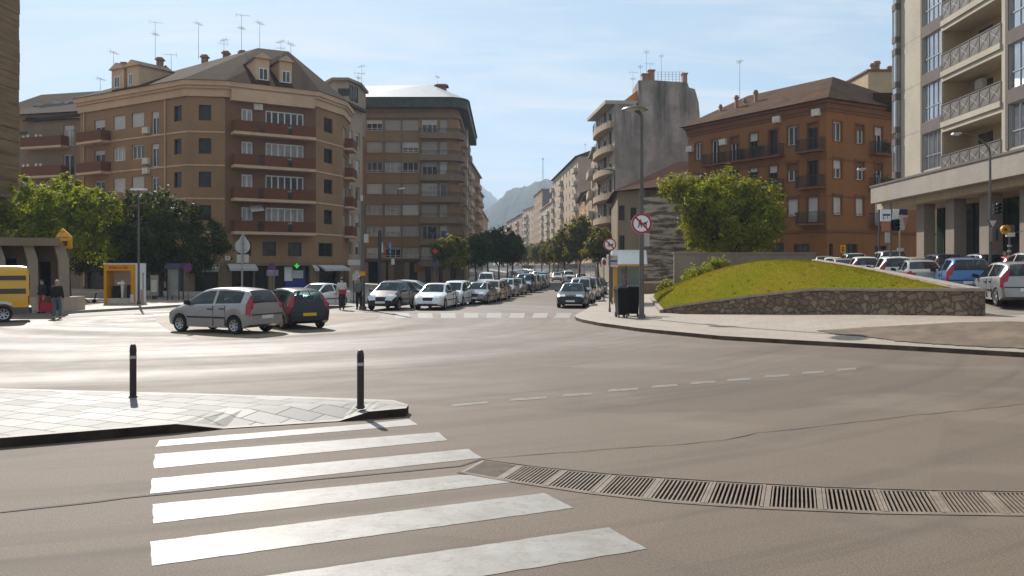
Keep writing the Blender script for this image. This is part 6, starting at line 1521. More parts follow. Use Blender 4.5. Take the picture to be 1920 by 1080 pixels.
def car(kind, col, x, y, rz, label, group=None, z=0.0, sc=1.0, full=True, plate=None, name='parked_car', skip=()):
    t = thing(name, label, 'car', (x, y, z), rz, group); t.scale = (sc, sc, sc); P_ = proto(kind)
    if full:
        made = []
        for nm, me, mt, pi, lc, rr_ in P_:
            if nm in skip: made.append(None); continue
            o = link(nm, me, made[pi] if pi is not None else t); o.location = lc
            if mt == 'paint': o.material_slots[0].link = 'OBJECT'; o.material_slots[0].material = PAINT[col]
            if mt == 'plate' and plate: o.material_slots[0].link = 'OBJECT'; o.material_slots[0].material = MATS[plate]
            made.append(o)
    else:
        if kind not in FARM:
            grp = {}
            for nm, me, mt, pi, lc, rr_ in P_:
                key = 'paint' if mt == 'paint' else 'wheel' if nm in ('wheel', 'rim') else 'glass' if nm in ('windscreen', 'rear_window', 'window') else nm if nm in ('headlight', 'tail_light', 'bumper') else None
                if not key: continue
                off = P_[pi][4] if (pi is not None and nm == 'rim') else lc
                b_, sl_ = grp.setdefault(key, (MB(), []))
                mn = me.materials[0].name
                if mn not in sl_: sl_.append(mn)
                b_.mat(sl_.index(mn)); b_.add([(v.co.x+off[0], v.co.y+off[1], v.co.z+off[2]) for v in me.vertices], [list(p.vertices) for p in me.polygons])
            FARM[kind] = [(k_, b_.mesh(k_, [m_ for m_ in s_], 38)) for k_, (b_, s_) in grp.items()]
        for k_, me in FARM[kind]:
            o = link({'paint': 'body', 'wheel': 'wheels_and_rims', 'glass': 'windows'}.get(k_, k_), me, t) if k_ in ('paint', 'glass') else link({'wheel': 'wheel', 'headlight': 'headlight', 'tail_light': 'tail_light', 'bumper': 'bumper'}[k_], me, t)
            if k_ == 'glass': o.name = 'window'
            if k_ == 'paint': o.material_slots[0].link = 'OBJECT'; o.material_slots[0].material = PAINT[col]
    return t
D = math.radians
# the hatchback pair in the bay
car('hatch', 'silver', -10.42, 30.9, D(154.5), 'silver hatchback with black side strip parked on the dusty bay', sc=1.08)
car('hatch', 'black', X_(543, 33.4), 33.4, D(127), 'dark hatchback with a yellow number plate half hidden behind the silver one', plate='plate_yellow', sc=1.03)
p = G(597, 580, .0); car('saloon', 'white', X_(600, 49.5), 49.5, D(-112), 'white saloon standing alone before the shop awnings', sc=.98)
# row facing the crossing on the brown-block side
def sdir(y): return D(-90) - math.atan((X_row(y+2)-X_row(y-2))/4) 
def X_row(y): return interp([(40, -5.2), (45.8, -4.26), (51.5, -3.2), (57.8, -2.1), (67, -.55), (76, .7), (83.5, 1.75), (98, 3.9), (112, 4.5), (142, 4.3), (183, 2.9), (226, 1.7), (320, .6), (430, -2.4), (600, -12)], y)
grp = 'cars parked nose out along the brown block side'
car('hatch', 'plum', X_(727, 45.6), 45.6+1.9, D(-90-12), 'dark plum hatchback with red reflections on its bonnet', grp, sc=1.06)
car('saloon', 'white', X_(813, 45.9), 45.9+2.1, D(-90-9), 'white saloon with dark lower bumper, first in the row beside the plum hatchback', grp)
rowL = [('mpv', 'white', 52.2, -.35, 'tall white people carrier close behind the first white saloon', .93), ('saloon', 'grey', 55.0, .55, 'grey saloon following the tall white people carrier', 1), ('hatch', 'gold', 59.0, .55, 'gold hatchback behind the grey saloon', 1), ('saloon', 'grey', 62.5, .2, 'mid grey saloon with dark grille behind the gold hatchback', 1), ('hatch', 'silver', 67.5, .1, 'small silver hatchback third behind the gold one', 1), ('saloon', 'grey', 72.5, .1, 'grey saloon with bright bonnet in the middle of the row', 1), ('suv', 'navy', 78.5, .15, 'dark off roader with pale bonnet near the end of the row', 1), ('mpv', 'silver', 84, .1, 'silver estate hiding behind the dark off roader', 1), ('hatch', 'grey', 89.5, 0, 'last grey hatchback at the bend of the row', 1)]
for k, c_, y, dx, lb, fl in rowL: car(k, c_, X_row(y)+dx, y, sdir(y), lb, grp, sc=fl*.96)
car('mpv', 'white', X_(912, 84), 84, D(-90), 'white van shaped car standing behind the row under the dark trees', sc=1.08)
car('hatch', 'white', X_(775, 55.5), 55.5, D(-8), 'pale hatchback seen side on between plum hatchback and white saloon')
# row at the kerb by the bus shelter
grp = 'cars parked at the kerb before the bus shelter'
def X_r(y): return xl(y)-1.15
for k, c_, y, lb in (('saloon', 'black', 50.2, 'black saloon with bright bonnet, front car of the row before the bus shelter'), ('mpv', 'grey', 56.2, 'grey estate right behind the black front saloon'), ('mpv', 'silver', 62.2, 'silver people carrier third in the row before the bus shelter'), ('hatch', 'grey', 68, 'grey hatchback fourth in the row before the bus shelter'), ('saloon', 'navy', 74, 'navy saloon at the tail of the row before the bus shelter')):
    car(k, c_, X_r(y), y, D(-90)-math.atan((X_r(y+2)-X_r(y-2))/4), lb, grp, sc=.98)
# moving and parked cars further up the avenue
r7 = random.Random(9); grp = 'cars far up the avenue'
far = [('saloon', 'beige', X_(1044, 137), 137, 'pale saloon coming first round the bend of the avenue'), ('suv', 'white', X_(1066, 122), 122, 'white off roader coming down the kerb side lane'), ('hatch', 'green', X_(1089, 112), 112, 'dark green hatchback tucked behind the silver people carrier'), ('hatch', 'silver', X_(1023, 165), 165, 'silver hatchback second from the bend in the oncoming line'), ('mpv', 'white', X_(1009, 185), 185, 'bright white car third from the bend in the oncoming line'), ('hatch', 'silver', X_(996, 205), 205, 'silver hatchback fourth from the bend in the oncoming line'), ('saloon', 'white', X_(985, 235), 235, 'white saloon fifth from the bend in the oncoming line'), ('hatch', 'white', X_(977, 270), 270, 'small white car sixth from the bend in the oncoming line')]
for k, c_, x, y, lb in far: car(k, c_, x, y, D(-90), lb, grp, full=False)
cc = ['white', 'silver', 'grey', 'white', 'black', 'silver', 'beige']
for i in range(16):
    y = 96+i*7.5; car(['hatch', 'saloon', 'mpv'][i % 3], cc[i % 7], X_row(y)-.4, y, sdir(y), 'small far car in the long row curving along the brown block side', 'far cars of the long curving row', full=False)
for i in range(14):
    y = 215+i*9; car(['hatch', 'mpv', 'saloon'][i % 3], cc[(i*3+1) % 7], interp(XL, y)-1.3, y, D(-90)-math.atan((xl(y+2)-xl(y-2))/4), 'tiny distant car at the far kerb under the street trees', 'tiny distant cars at the far kerb', full=False)
for i in range(9):
    y = 128+i*6; car(['hatch', 'mpv', 'saloon'][i % 3], cc[(i*2) % 7], X_row(y)-3.2, y, sdir(y), 'far car in the second line beside the dark street trees', 'far cars in the second line by the dark trees', full=False)
# car park
def lotcar(k, c_, px, Y, rz, lb, sc=1.0, full=True):
    x = X_(px, Y); car(k, c_, x, Y, D(rz), lb, 'cars in the rising car park', z=zr(x, Y), sc=sc, full=full)
lotcar('hatch', 'silver', 1893, 31.6, 77, 'silver hatchback with black rear strip at the end of the stone wall', 1.06)
lotcar('hatch', 'blue', 1803, 35.2, 72, 'blue hatchback parked behind the stone wall corner', 1.06)
lotcar('saloon', 'silver', 1722, 38.5, 74, 'silver saloon parked between blue hatchback and off roader', 1.0)
lotcar('hatch', 'white', 1672, 42, 76, 'white hatchback in front of the tall grey off roader', 1.04)
lotcar('suv', 'silver', 1664, 49, 76, 'tall silver off roader with black rear window', 1.0)
lotcar('hatch', 'white', 1617, 49.5, 76, 'white hatchback with red lamp beside the off roader', 1.0)
lotcar('saloon', 'silver', 1580, 53, 76, 'silver saloon near the top of the sloping wall', .98)
lotcar('mpv', 'white', 1598, 60, 76, 'white estate standing behind the silver saloon at the wall top', 1.0)
lotcar('saloon', 'white', 1562, 64, 70, 'white car second from the top end of the car park', 1.0, False)
lotcar('hatch', 'silver', 1546, 66, 70, 'furthest pale car at the top end of the car park', 1.02, False)
lotcar('saloon', 'beige', 1717, 50, 80, 'beige saloon against the pillars of the white block', 1.0)
lotcar('mpv', 'navy', 1762, 45, 78, 'dark estate against the pillars of the white block', .95)
lotcar('mpv', 'grey', 1838, 45, 80, 'grey people carrier behind the lamp post with the yield sign', .94)
lotcar('hatch', 'red', 1884, 44, 82, 'red car peeping out behind the silver hatchback', .98)
lotcar('hatch', 'silver', 1930, 38, 80, 'pale hatchback partly out of frame beside the silver one', 1.1)
# yellow van
def van():
    Y = 38.2; xr_ = X_(57, 37.4); t = thing('yellow_van', 'yellow delivery van with two dark stripes beside the concrete pavilion', 'van', (xr_-2.28, 36.0, 0), D(180+31))
    # local: +x forward
    st = [(-2.6, 2.22, .72, .95), (-2.52, 2.36, .8, .98), (-2.3, 2.4, .82, .99), (0, 2.42, .82, .99), (1.0, 2.36, .8, .99), (1.35, 2.2, .76, .98), (2.05, 1.32, .8, .97), (2.55, 1.1, .76, .9), (2.7, .85, .7, .85), (2.72, .5, .68, .82)]
    tabs = [[(s[0], s[i]) for s in st] for i in (1, 2, 3)]; xs = sorted({s[0] for s in st} | {a+.42*q for a in (-1.65, 1.7) for q in (-1, -.96, -.8, -.5, 0, .5, .8, .96, 1)}); rings = []
    for x in xs:
        zt, wt, wb = [interp(q, x) for q in tabs]; zs_ = .36
        for a in (-1.65, 1.7):
            if abs(x-a) < .42: zs_ = max(zs_, .36+math.sqrt(max(0, .42**2-(x-a)**2)))
        rings.append([(0, .36), (wb-.28, .36), (wb-.28, zs_), (wb-.01, zs_), (wb, max(zs_+.02, .62)), (wb, min(1.25, max(.9, zt-.1))), (lerp(wb, wt, .35), lerp(1.2, zt, .8)), (wt, zt-.08), (wt*.85, zt-.02), (0, zt)])
    mb = MB(); low = MB(); gl = MB()
    for i in range(len(xs)-1):
        xm = (xs[i]+xs[i+1])/2
        for j in range(9):
            p = [(xs[i], *rings[i][j]), (xs[i+1], *rings[i+1][j]), (xs[i+1], *rings[i+1][j+1]), (xs[i], *rings[i][j+1])]
            tgt = low if j in (0, 1, 2, 3) and j == 3 else gl if (j == 8 and 1.35 < xm < 2.05) or (j == 5 and .9 < xm < 1.9) else mb
            tgt.poly(p); tgt.poly([(a, -b_, c) for a, b_, c in p][::-1])
    for i in (0, -1): mb.poly([(xs[i], y, z) for y, z in rings[i]]+[(xs[i], -y, z) for y, z in rings[i][::-1] if y > 0])
    obj('body', mb, 'yellow_paint', t, 38, world=False); obj('side_panel', low, 'grey_plastic', t, 38, world=False); obj('window', gl, 'car_glass', t, world=False)
    for s in (1, -1):
        for z0, z1 in ((1.78, 1.97), (1.2, 1.42)):
            mb = MB(); o0 = o1 = .965 if z0 < 1.5 else .945; mb.hexa([(-2.48, s*(o0-.05), z0), (.8, s*(o0-.05), z0), (.8, s*(o0+.035), z0), (-2.48, s*(o0+.035), z0)], [(-2.48, s*(o1-.05), z1), (.8, s*(o1-.05), z1), (.8, s*(o1+.035), z1), (-2.48, s*(o1+.035), z1)]); obj('dark_stripe', mb, 'mauve_trim', t, world=False)
        mb = MB(); mb.box(-2.62, -2.5, s*.86, s*.965, .75, 1.1); obj('tail_light', mb, 'lamp_red', t, world=False)
        mb = MB(); mb.box(-2.635, -2.55, s*.1, s*.75, 1.35, 2.0); obj('rear_window', mb, 'car_glass', t, world=False)
        mb = MB(); mb.hexa([(2.45, s*.5, .85), (2.66, s*.5, .85), (2.6, s*.84, .85), (2.4, s*.88, .85)], [(2.42, s*.5, 1.05), (2.58, s*.5, 1.0), (2.5, s*.84, 1.03), (2.36, s*.88, 1.05)]); obj('headlight', mb, 'lamp_clear', t, world=False)
        for a in (-1.65, 1.7):
            ty, rm = wheel_mesh(.35); w_ = link('wheel', ty, t); w_.location = (a, s*.87, .35); link('rim', rm, w_)
            mb = MB(); n = 14; vs = []
            for i in range(n+1):
                q = math.pi*i/n; vs += [(a+.42*math.cos(q), s*.992, .36+.42*math.sin(q)), (a+.53*math.cos(q), s*.996, .36+.53*math.sin(q))]
            if a < 0: mb.add(vs, [(2*i, 2*i+1, 2*i+3, 2*i+2) for i in range(4, 10)]); obj('wheel_arch', mb, 'plate_white', t, world=False)
    mb = MB(); mb.box(-2.7, -2.5, -.94, .94, .36, .62); obj('bumper', mb, 'trim_black', t, world=False); mb = MB(); mb.box(2.6, 2.76, -.8, .8, .36, .6); obj('bumper', mb, 'trim_black', t, world=False)
van()
M('sign_shaded_red', (.16, .01, .03), .5, .1)  # sign red with shade mixed into the colour, for signs standing in shade
M('pole_dark', (.025, .03, .04), .5, .2)
M('sign_navy', (.03, .02, .07), .4, .1); M('sign_rose', (.4, .13, .14), .4, .1)
# ------------------------------------------------------------------ street furniture
def bollard(px, py, label):
    p = G(px, py, KZ); t = thing('bollard', label, 'bollard', p); x, y = p.x, p.y
    mb = MB(); mb.cyl((x, y, KZ-.02), (x, y, KZ+.84), .055, .055, 18); mb.cyl((x, y, KZ+.84), (x, y, KZ+.875), .055, .046, 18); mb.ball((x, y, KZ+.875), .047, .047, .035, 16, 8); obj('post', mb, 'bollard_iron', t, 40)
    mb = MB(); mb.cyl((x, y, KZ+.66), (x, y, KZ+.71), .0575, .0575, 18, False); obj('reflective_band', mb, 'sign_back', t, 40)
    mb = MB(); mb.cyl((x, y, KZ+.78), (x, y, KZ+.795), .0595, .0595, 18); mb.cyl((x, y, KZ), (x, y, KZ+.025), .075, .065, 18); obj('collar', mb, 'bollard_iron', t, 40)
M('bollard_iron', (.035, .024, .02), .45, .3, 5)
bollard(249.5, 745, 'dark iron bollard on the slabs at the wide part of the island')
bollard(676, 764, 'dark iron bollard at the tip of the island by the dropped kerb')
def pole(root, x, y, z0, z1, r0, r1=None, mat='pole_grey', name='pole'):
    mb = MB(); mb.cyl((x, y, z0-.1), (x, y, z1), r0, r1 or r0, 12); mb.cyl((x, y, z0), (x, y, z0+.18), r0*1.55, r0*1.35, 12); obj(name, mb, mat, root, 40)
def disc_xz(mb, c, r0, r1, y, n=36):
    """ring or disc standing upright, facing the road"""
    vs = []
    for i in range(n): a = 2*math.pi*i/n; vs += [(c[0]+r0*math.cos(a), y, c[1]+r0*math.sin(a)), (c[0]+r1*math.cos(a), y, c[1]+r1*math.sin(a))]
    mb.add(vs, [(2*i, 2*i+1, 2*((i+1) % n)+1, 2*((i+1) % n)) for i in range(n)])
def ban_sign(root_label, px, py, Y, rad, zbase, own_pole=None):
    """round white sign with a red ring and bar over a walking figure and a beast"""
    x, z = X_(px, Y), Z_(py, Y); t = thing('round_sign', root_label, 'road sign', (x, Y, zbase if own_pole else z))
    mb = MB(); mb.cyl((x, Y, z), (x, Y-.03, z), rad, rad, 36); obj('plate', mb, 'sign_white', t, 40)
    mb = MB(); disc_xz(mb, (x, z), rad*.8, rad*.99, Y-.034); d = rad*.8*.7071; w_ = rad*.065
    y = Y-.035; mb.poly([(x-d-w_, y, z+d-w_), (x-d+w_, y, z+d+w_), (x+d+w_, y, z-d+w_), (x+d-w_, y, z-d-w_)]); obj('red_ring', mb, 'sign_red', t)
    mb = MB(); y = Y-.0325; s = rad
    def P_(*pts): mb.poly([(x+a*s, y, z+b_*s) for a, b_ in pts])
    P_((-.24, .18), (-.02, .2), (0, -.02), (-.22, -.05)); P_((-.22, -.04), (-.1, -.04), (-.3, -.42), (-.4, -.38)); P_((-.12, -.04), (0, -.02), (.02, -.42), (-.08, -.42)); P_((-.02, .16), (.16, .02), (.14, -.03), (-.03, .06)); P_((-.24, .16), (-.38, -.1), (-.33, -.12), (-.2, .06))
    mb.poly([(x+(-.12+.09*math.cos(a))*s, y, z+(.3+.09*math.sin(a))*s) for a in [i*.628 for i in range(10)]])
    P_((.16, .1), (.48, .12), (.5, -.08), (.2, -.08)); P_((.44, .1), (.52, .26), (.6, .2), (.5, .02)); [P_((q, -.06), (q+.05, -.06), (q+.03, -.36), (q-.02, -.36)) for q in (.2, .3, .4, .45)]
    obj('pictogram', mb, 'black', t)
    mb = MB(); [mb.box(x-.18, x+.18, Y+.002, Y+.04, z+q-.02, z+q+.02) for q in (-.2, .2)]; obj('bracket', mb, 'sign_back', t)
    if own_pole: pole(t, x, Y+.06, own_pole, z+rad*.7, .04, mat='pole_grey')
    return t
Y = 36.6; x = X_(1203, Y)
t = thing('street_lamp', 'tall grey street lamp with flat disc head on the corner pavement beside the bins', 'street lamp', (x, Y, KZ))
pole(t, x, Y, KZ, Z_(215, Y), .115, .06); zt = Z_(205, Y)
mb = MB(); mb.cyl((x-.3, Y, zt-.03), (x-.3, Y, zt+.05), .58, .5, 28); mb.cyl((x-.3, Y, zt+.05), (x-.3, Y, zt+.12), .5, .2, 28); mb.cyl((x, Y, Z_(216, Y)), (x-.25, Y, zt-.02), .06, .1, 8); mb.cyl((x-.2, Y, zt+.1), (x-.2, Y, zt+.26), .1, .07, 8); obj('lamp_head', mb, 'pole_grey', t, 40)
mb = MB(); mb.cyl((x-.3, Y, zt-.06), (x-.3, Y, zt-.031), .4, .44, 24); obj('lens', mb, 'sign_back', t, 40)
ban_sign('large round no walking sign with red ring fixed to the tall disc lamp', 1203, 419, Y-.16, .435, KZ)
ban_sign('smaller round red ringed sign on a thin pole near the bus shelter', 1143.5, 458.5, 41.8, .31, KZ, own_pole=KZ)
t = thing('sign_plate', 'narrow pale sign plate hidden on edge behind the tall disc lamp', 'sign', (x+.2, Y+.2, Z_(455, Y))); mb = MB(); mb.box(x+.1, x+.36, Y+.13, Y+.15, Z_(462, Y), Z_(437, Y)); obj('plate', mb, 'sign_back', t); mb = MB(); mb.box(x+.02, x+.2, Y+.151, Y+.18, Z_(452, Y), Z_(447, Y)); obj('bracket', mb, 'sign_back', t)
# bins
def wheelie(px0, px1, pyb, pyt, label, rz):
    p = G((px0+px1)/2, pyb, KZ); Y = p.y; w_ = X_(px1, Y)-X_(px0, Y); h_ = Z_(pyt, Y)-KZ
    t = thing('wheeled_bin', label, 'bin', (p.x, Y, KZ), rz, 'wheeled bins on the corner'); a = w_/2
    mb = MB(); mb.hexa([(-a*.8, -.3, .12), (a*.8, -.3, .12), (a*.78, .3, .08), (-a*.78, .3, .08)], [(-a, -.36, h_*.87), (a, -.36, h_*.87), (a, .36, h_*.9), (-a, .36, h_*.9)]); mb.box(-a*1.05, a*1.05, -.39, .4, h_*.86, h_*.91)
    for q in (-.5, 0, .5): mb.box(a*q-.03, a*q+.03, -.372, -.30, .2, h_*.84)
    obj('bin_body', mb, 'bin_plastic', t, world=False)
    mb = MB(); mb.hexa([(-a*1.04, -.42, h_*.912), (a*1.04, -.42, h_*.912), (a*1.04, .4, h_*.93), (-a*1.04, .4, h_*.93)], [(-a*.9, -.36, h_*.965), (a*.9, -.36, h_*.965), (a*.9, .36, h_), (-a*.9, .36, h_)]); [mb.box(a*q-.02, a*q+.02, -.34, .34, h_*.96, h_*1.01) for q in (-.6, -.2, .2, .6)]; obj('lid', mb, 'bin_plastic', t, world=False)
    for q in (-.7, .7): mb = MB(); mb.cyl((a*q-.04, .28, .12), (a*q+.04, .28, .12), .12, n=14); obj('wheel', mb, 'rubber', t, world=False)
    for q in (-.7, .7): mb = MB(); mb.cyl((a*q-.03, -.26, .05), (a*q+.03, -.26, .05), .055, n=10); obj('wheel', mb, 'rubber', t, world=False)
    mb = MB(); mb.tube([(-a*.9, .42, h_*.92), (-a*.8, .5, h_*.94), (a*.8, .5, h_*.94), (a*.9, .42, h_*.92)], .018, 6); obj('handle', mb, 'bin_plastic', t, world=False)
wheelie(1154.5, 1176, 595, 537, 'black wheeled bin on the kerb side, its lid slightly lower', .1)
wheelie(1175, 1199, 592.5, 535, 'black wheeled bin standing between the other bin and the tall disc lamp', -.12)
# bus shelter
Y = 52; xa, xb = X_(1146, Y), X_(1209, Y); t = thing('bus_shelter', 'white roofed bus shelter with yellow soffit behind the bins', 'bus shelter', ((xa+xb)/2, Y, KZ+.1)); zb, zt = Z_(497, Y), Z_(469, Y)
gz = zr((xa+xb)/2, Y)
mb = MB(); n = 8
for i in range(n):
    a0, a1 = i/n, (i+1)/n; q = [(lerp(-1.0, .1, a)**1 if False else -1.05+1.0*math.sin(a*math.pi/2)*.55, lerp(zb+.06, zt, a)) for a in (a0, a1)]
    mb.hexa([(xa, Y+q[0][0], q[0][1]), (xb, Y+q[0][0], q[0][1]), (xb, Y+q[0][0]+.06, q[0][1]), (xa, Y+q[0][0]+.06, q[0][1])], [(xa, Y+q[1][0], q[1][1]), (xb, Y+q[1][0], q[1][1]), (xb, Y+q[1][0]+.06, q[1][1]), (xa, Y+q[1][0]+.06, q[1][1])])
mb.hexa([(xa, Y-.5, zt-.04), (xb, Y-.5, zt-.04), (xb, Y+1.1, zt-.3), (xa, Y+1.1, zt-.3)], [(xa, Y-.5, zt), (xb, Y-.5, zt), (xb, Y+1.1, zt-.25), (xa, Y+1.1, zt-.25)])
for xx in (xa, xb-.05): mb.hexa([(xx, Y-1.0, zb+.07), (xx+.05, Y-1.0, zb+.07), (xx+.05, Y+1.1, zb+.07), (xx, Y+1.1, zb+.07)], [(xx, Y-.55, zt-.05), (xx+.05, Y-.55, zt-.05), (xx+.05, Y+1.1, zt-.28), (xx, Y+1.1, zt-.28)])
obj('roof', mb, 'white_paint', t, 50); mb = MB(); mb.box(xa, xb, Y-1.04, Y+1.1, zb-.04, zb+.055); obj('soffit', mb, 'yellow', t)
for xx, yy in ((xa+.1, Y+.9), (xb-.1, Y+.9), ((xa+xb)/2, Y+.9)): mb = MB(); mb.box(xx-.04, xx+.04, yy-.04, yy+.04, gz-.1, zb-.04); obj('post', mb, 'pole_grey', t)
mb = MB(); mb.box(xa+.15, xb-.15, Y+.88, Y+.9, gz+.3, zb-.15); obj('glass_panel', mb, 'shelter_glass', t)
mb = MB(); mb.box(xa+.1, xa+.32, Y-.3, Y-.2, gz, zb-.05); obj('timetable_panel', mb, 'yellow', t)
mb = MB(); mb.box(X_(1168, Y), X_(1178, Y), Y+.8, Y+.86, 1.5, 2.2); obj('poster', mb, 'poster_a', t)
mb = MB(); mb.box(X_(1174, Y)-.1, X_(1190, Y), Y+.1, Y+.5, gz+.5, gz+.58); mb.box(X_(1174, Y)-.1, X_(1190, Y), Y+.5, Y+.55, gz+.58, gz+1.1); [mb.box(q, q+.06, Y+.15, Y+.45, gz-.05, gz+.5) for q in (X_(1174, Y), X_(1188, Y))]; obj('bench', mb, 'sign_blue', t)
p = thing('notice_panel', 'square bus stop panel with blue line and red heading at the shelter end', 'sign', (X_(1148, 50.4), 50.4, KZ))
Y = 50.4; mb = MB(); mb.box(X_(1137.5, Y), X_(1158.5, Y), Y, Y+.06, Z_(500, Y), Z_(477, Y)); obj('panel', mb, 'sign_white', p)
mb = MB(); mb.box(X_(1140, Y), X_(1158, Y), Y-.012, Y-.002, Z_(497.5, Y), Z_(479.5, Y)); obj('panel_frame', mb, 'sign_back', p)
mb = MB(); mb.box(X_(1142.5, Y), X_(1157, Y), Y-.024, Y-.014, Z_(491, Y), Z_(488, Y)); obj('blue_line', mb, 'sign_blue', p); mb = MB(); mb.box(X_(1142.5, Y), X_(1149, Y), Y-.024, Y-.014, Z_(483.5, Y), Z_(481, Y)); obj('red_heading', mb, 'letter_red', p)
pole(p, X_(1148, Y), Y+.1, KZ, Z_(479, Y), .035)
ps = thing('traffic_sign', 'small red and white sign on edge at the kerb beyond the bus stop panel', 'road sign', (X_(1132, 56), 56, KZ)); x = X_(1132, 56)
mb = MB(); mb.cyl((x, 56, Z_(491, 56)), (x+.03, 55.97, Z_(491, 56)), .27, n=24); obj('plate', mb, 'sign_white', ps); mb = MB(); mb.cyl((x+.031, 55.969, Z_(492, 56)), (x+.04, 55.96, Z_(492, 56)), .18, n=24); obj('red_disc', mb, 'sign_red', ps); pole(ps, x+.02, 56.08, KZ, Z_(484, 56), .03)
# arm lamps
def arm_lamp(label, px, pyt, Y, z0, head, r=.08, h_mat='pole_grey', k=1.0):
    x, zt = X_(px, Y), Z_(pyt, Y); t = thing('street_lamp', label, 'street lamp', (x, Y, z0)); pole(t, x, Y, z0, zt-.8, r, r*.7, h_mat)
    hx, hz = X_(head[0], Y), Z_(head[1], Y); mb = MB()
    pts = [(lerp(x, hx, 1-math.cos(a*math.pi/2)), Y, lerp(zt-.85, hz, math.sin(a*math.pi/2))) for a in [i/9 for i in range(10)]]; mb.tube(pts, [r*.65]*5+[r*.5]*5, 8); obj('arm', mb, h_mat, t, 50)
    s = 1 if hx > x else -1; mb = MB(); mb.hexa([(hx-.25*s*k, Y-.11, hz-.09*k), (hx+.32*s*k, Y-.13, hz-.1*k), (hx+.32*s*k, Y+.13, hz-.1*k), (hx-.25*s*k, Y+.11, hz-.09*k)], [(hx-.25*s*k, Y-.07, hz+.05*k), (hx+.28*s*k, Y-.08, hz+.02*k), (hx+.28*s*k, Y+.08, hz+.02*k), (hx-.25*s*k, Y+.07, hz+.05*k)]); obj('lamp_head', mb, 'sign_back', t)
    mb = MB(); mb.box(min(hx-.1*s*k, hx+.26*s*k), max(hx-.1*s*k, hx+.26*s*k), Y-.09, Y+.09, hz-.1*k-.04, hz-.1*k-.001); obj('lens', mb, 'lamp_clear', t); return t
Yl = 34.5; zl = zr(X_(1856, Yl), Yl)
arm_lamp('curved arm street lamp by the silver hatchback at the car park edge', 1856.5, 252, Yl, zl, (1794, 249.5), .06, k=.6)
arm_lamp('slender curved arm street lamp before the orange brick house', 1648.5, 315, 60, 1.3, (1616, 316), .08)
arm_lamp('arm street lamp standing against the grey gabled block', 1152.5, 308, 104, KZ, (1108, 316), .13, k=1.3)
def triangle(root, x, y, z, s, mat_in, mat_out):
    mb = MB(); a = [(x-s, y, z), (x+s, y, z), (x, y, z-s*1.73)]; b_ = [(p[0], y+.03, p[2]) for p in a]; mb.poly(a); mb.poly(b_[::-1]); [mb.poly([a[i], a[(i+1) % 3], b_[(i+1) % 3], b_[i]]) for i in range(3)]; obj('plate', mb, mat_out, root)
    c = (x, z-s*.577); mb = MB(); mb.poly([(c[0]+(p[0]-c[0])*.72, y-.004, c[1]+(p[2]-c[1])*.72) for p in a]); obj('sign_face', mb, mat_in, root)
x = X_(1861, Yl-.2); t = thing('yield_sign', 'pale triangular yield sign with dark rim fixed to the curved arm lamp', 'road sign', (x, Yl-.2, Z_(440, Yl))); triangle(t, x, Yl-.22, Z_(412.5, Yl), .215, 'sign_back', 'brown_frame'); mb = MB(); mb.box(x-.12, x+.08, Yl-.188, Yl-.09, Z_(418, Yl), Z_(416, Yl)); obj('bracket', mb, 'pole_grey', t)
t = thing('signal_box', 'narrow dark box and cable under the yield sign on the curved arm lamp', 'signal box', (x, Yl, Z_(453, Yl))); mb = MB(); mb.box(X_(1853, Yl), X_(1864, Yl), Yl-.3, Yl-.09, Z_(453, Yl), Z_(426, Yl)); obj('box', mb, 'mauve_trim', t); mb = MB(); mb.box(X_(1861, Yl), X_(1863, Yl), Yl-.34, Yl-.301, Z_(451, Yl), Z_(430, Yl)); obj('cable', mb, 'black', t)
def signal(label, px, pyt, pyb, Y, root_only=False, w_=.3, mat='black'):
    x = X_(px, Y); t = thing('traffic_light', label, 'traffic light', (x, Y, Z_(pyb, Y))); z0, z1 = Z_(pyb, Y), Z_(pyt, Y); mb = MB(); mb.box(x-w_/2, x+w_/2, Y-.12, Y+.12, z0, z1); obj('housing', mb, mat, t)
    mb = MB(); n = 3; h_ = (z1-z0)/n
    for i in range(n): zc_ = z0+h_*(i+.5); [mb.bar((x+w_*.36*math.cos(a), Y-.12, zc_+w_*.36*math.sin(a)), (x+w_*.36*math.cos(a), Y-.3, zc_+w_*.36*math.sin(a)), w_*.22, .015, (math.cos(a), 0, math.sin(a))) for a in [q*.5236 for q in range(0, 7)]]
    obj('visor', mb, mat, t); mb = MB(); mb.box(x-.03, x+.03, Y+.121, Y+.25, z0+.1, z0+.16); obj('bracket', mb, mat, t); return t
signal('small dark traffic light head on the curved arm lamp above the yield sign', 1867, 382, 402, Yl, w_=.22)
# sign cluster in the car park
Yc = 41; zc0 = zr(X_(1669, Yc), Yc); x = X_(1669.5, Yc)
t = thing('sign_post', 'sign post with white blue and orange panels before the tall off roader', 'sign post', (x, Yc, zc0)); pole(t, x, Yc, zc0, Z_(381, Yc), .065)
for x0, x1, y0, y1, m_ in ((1649, 1668.5, 393, 415, 'sign_white'), (1652, 1667.5, 415.3, 434, 'sign_orange'), (1658, 1667, 436, 455, 'sign_back')): mb = MB(); mb.box(X_(x0, Yc), X_(x1, Yc), Yc-.12, Yc-.08, Z_(y1, Yc), Z_(y0, Yc)); obj('panel', mb, m_, t)
mb = MB(); mb.box(X_(1653, Yc), X_(1667, Yc), Yc-.127, Yc-.122, Z_(405, Yc), Z_(401.5, Yc)); mb.box(X_(1654, Yc), X_(1655.5, Yc), Yc-.127, Yc-.122, Z_(412, Yc), Z_(406, Yc)); mb.box(X_(1661, Yc), X_(1662.5, Yc), Yc-.127, Yc-.122, Z_(410, Yc), Z_(406, Yc)); obj('blue_mark', mb, 'sign_blue', t)
signal('traffic light head with bright hood beside the white and orange sign post', 1677.5, 413, 433, Yc, w_=.34)
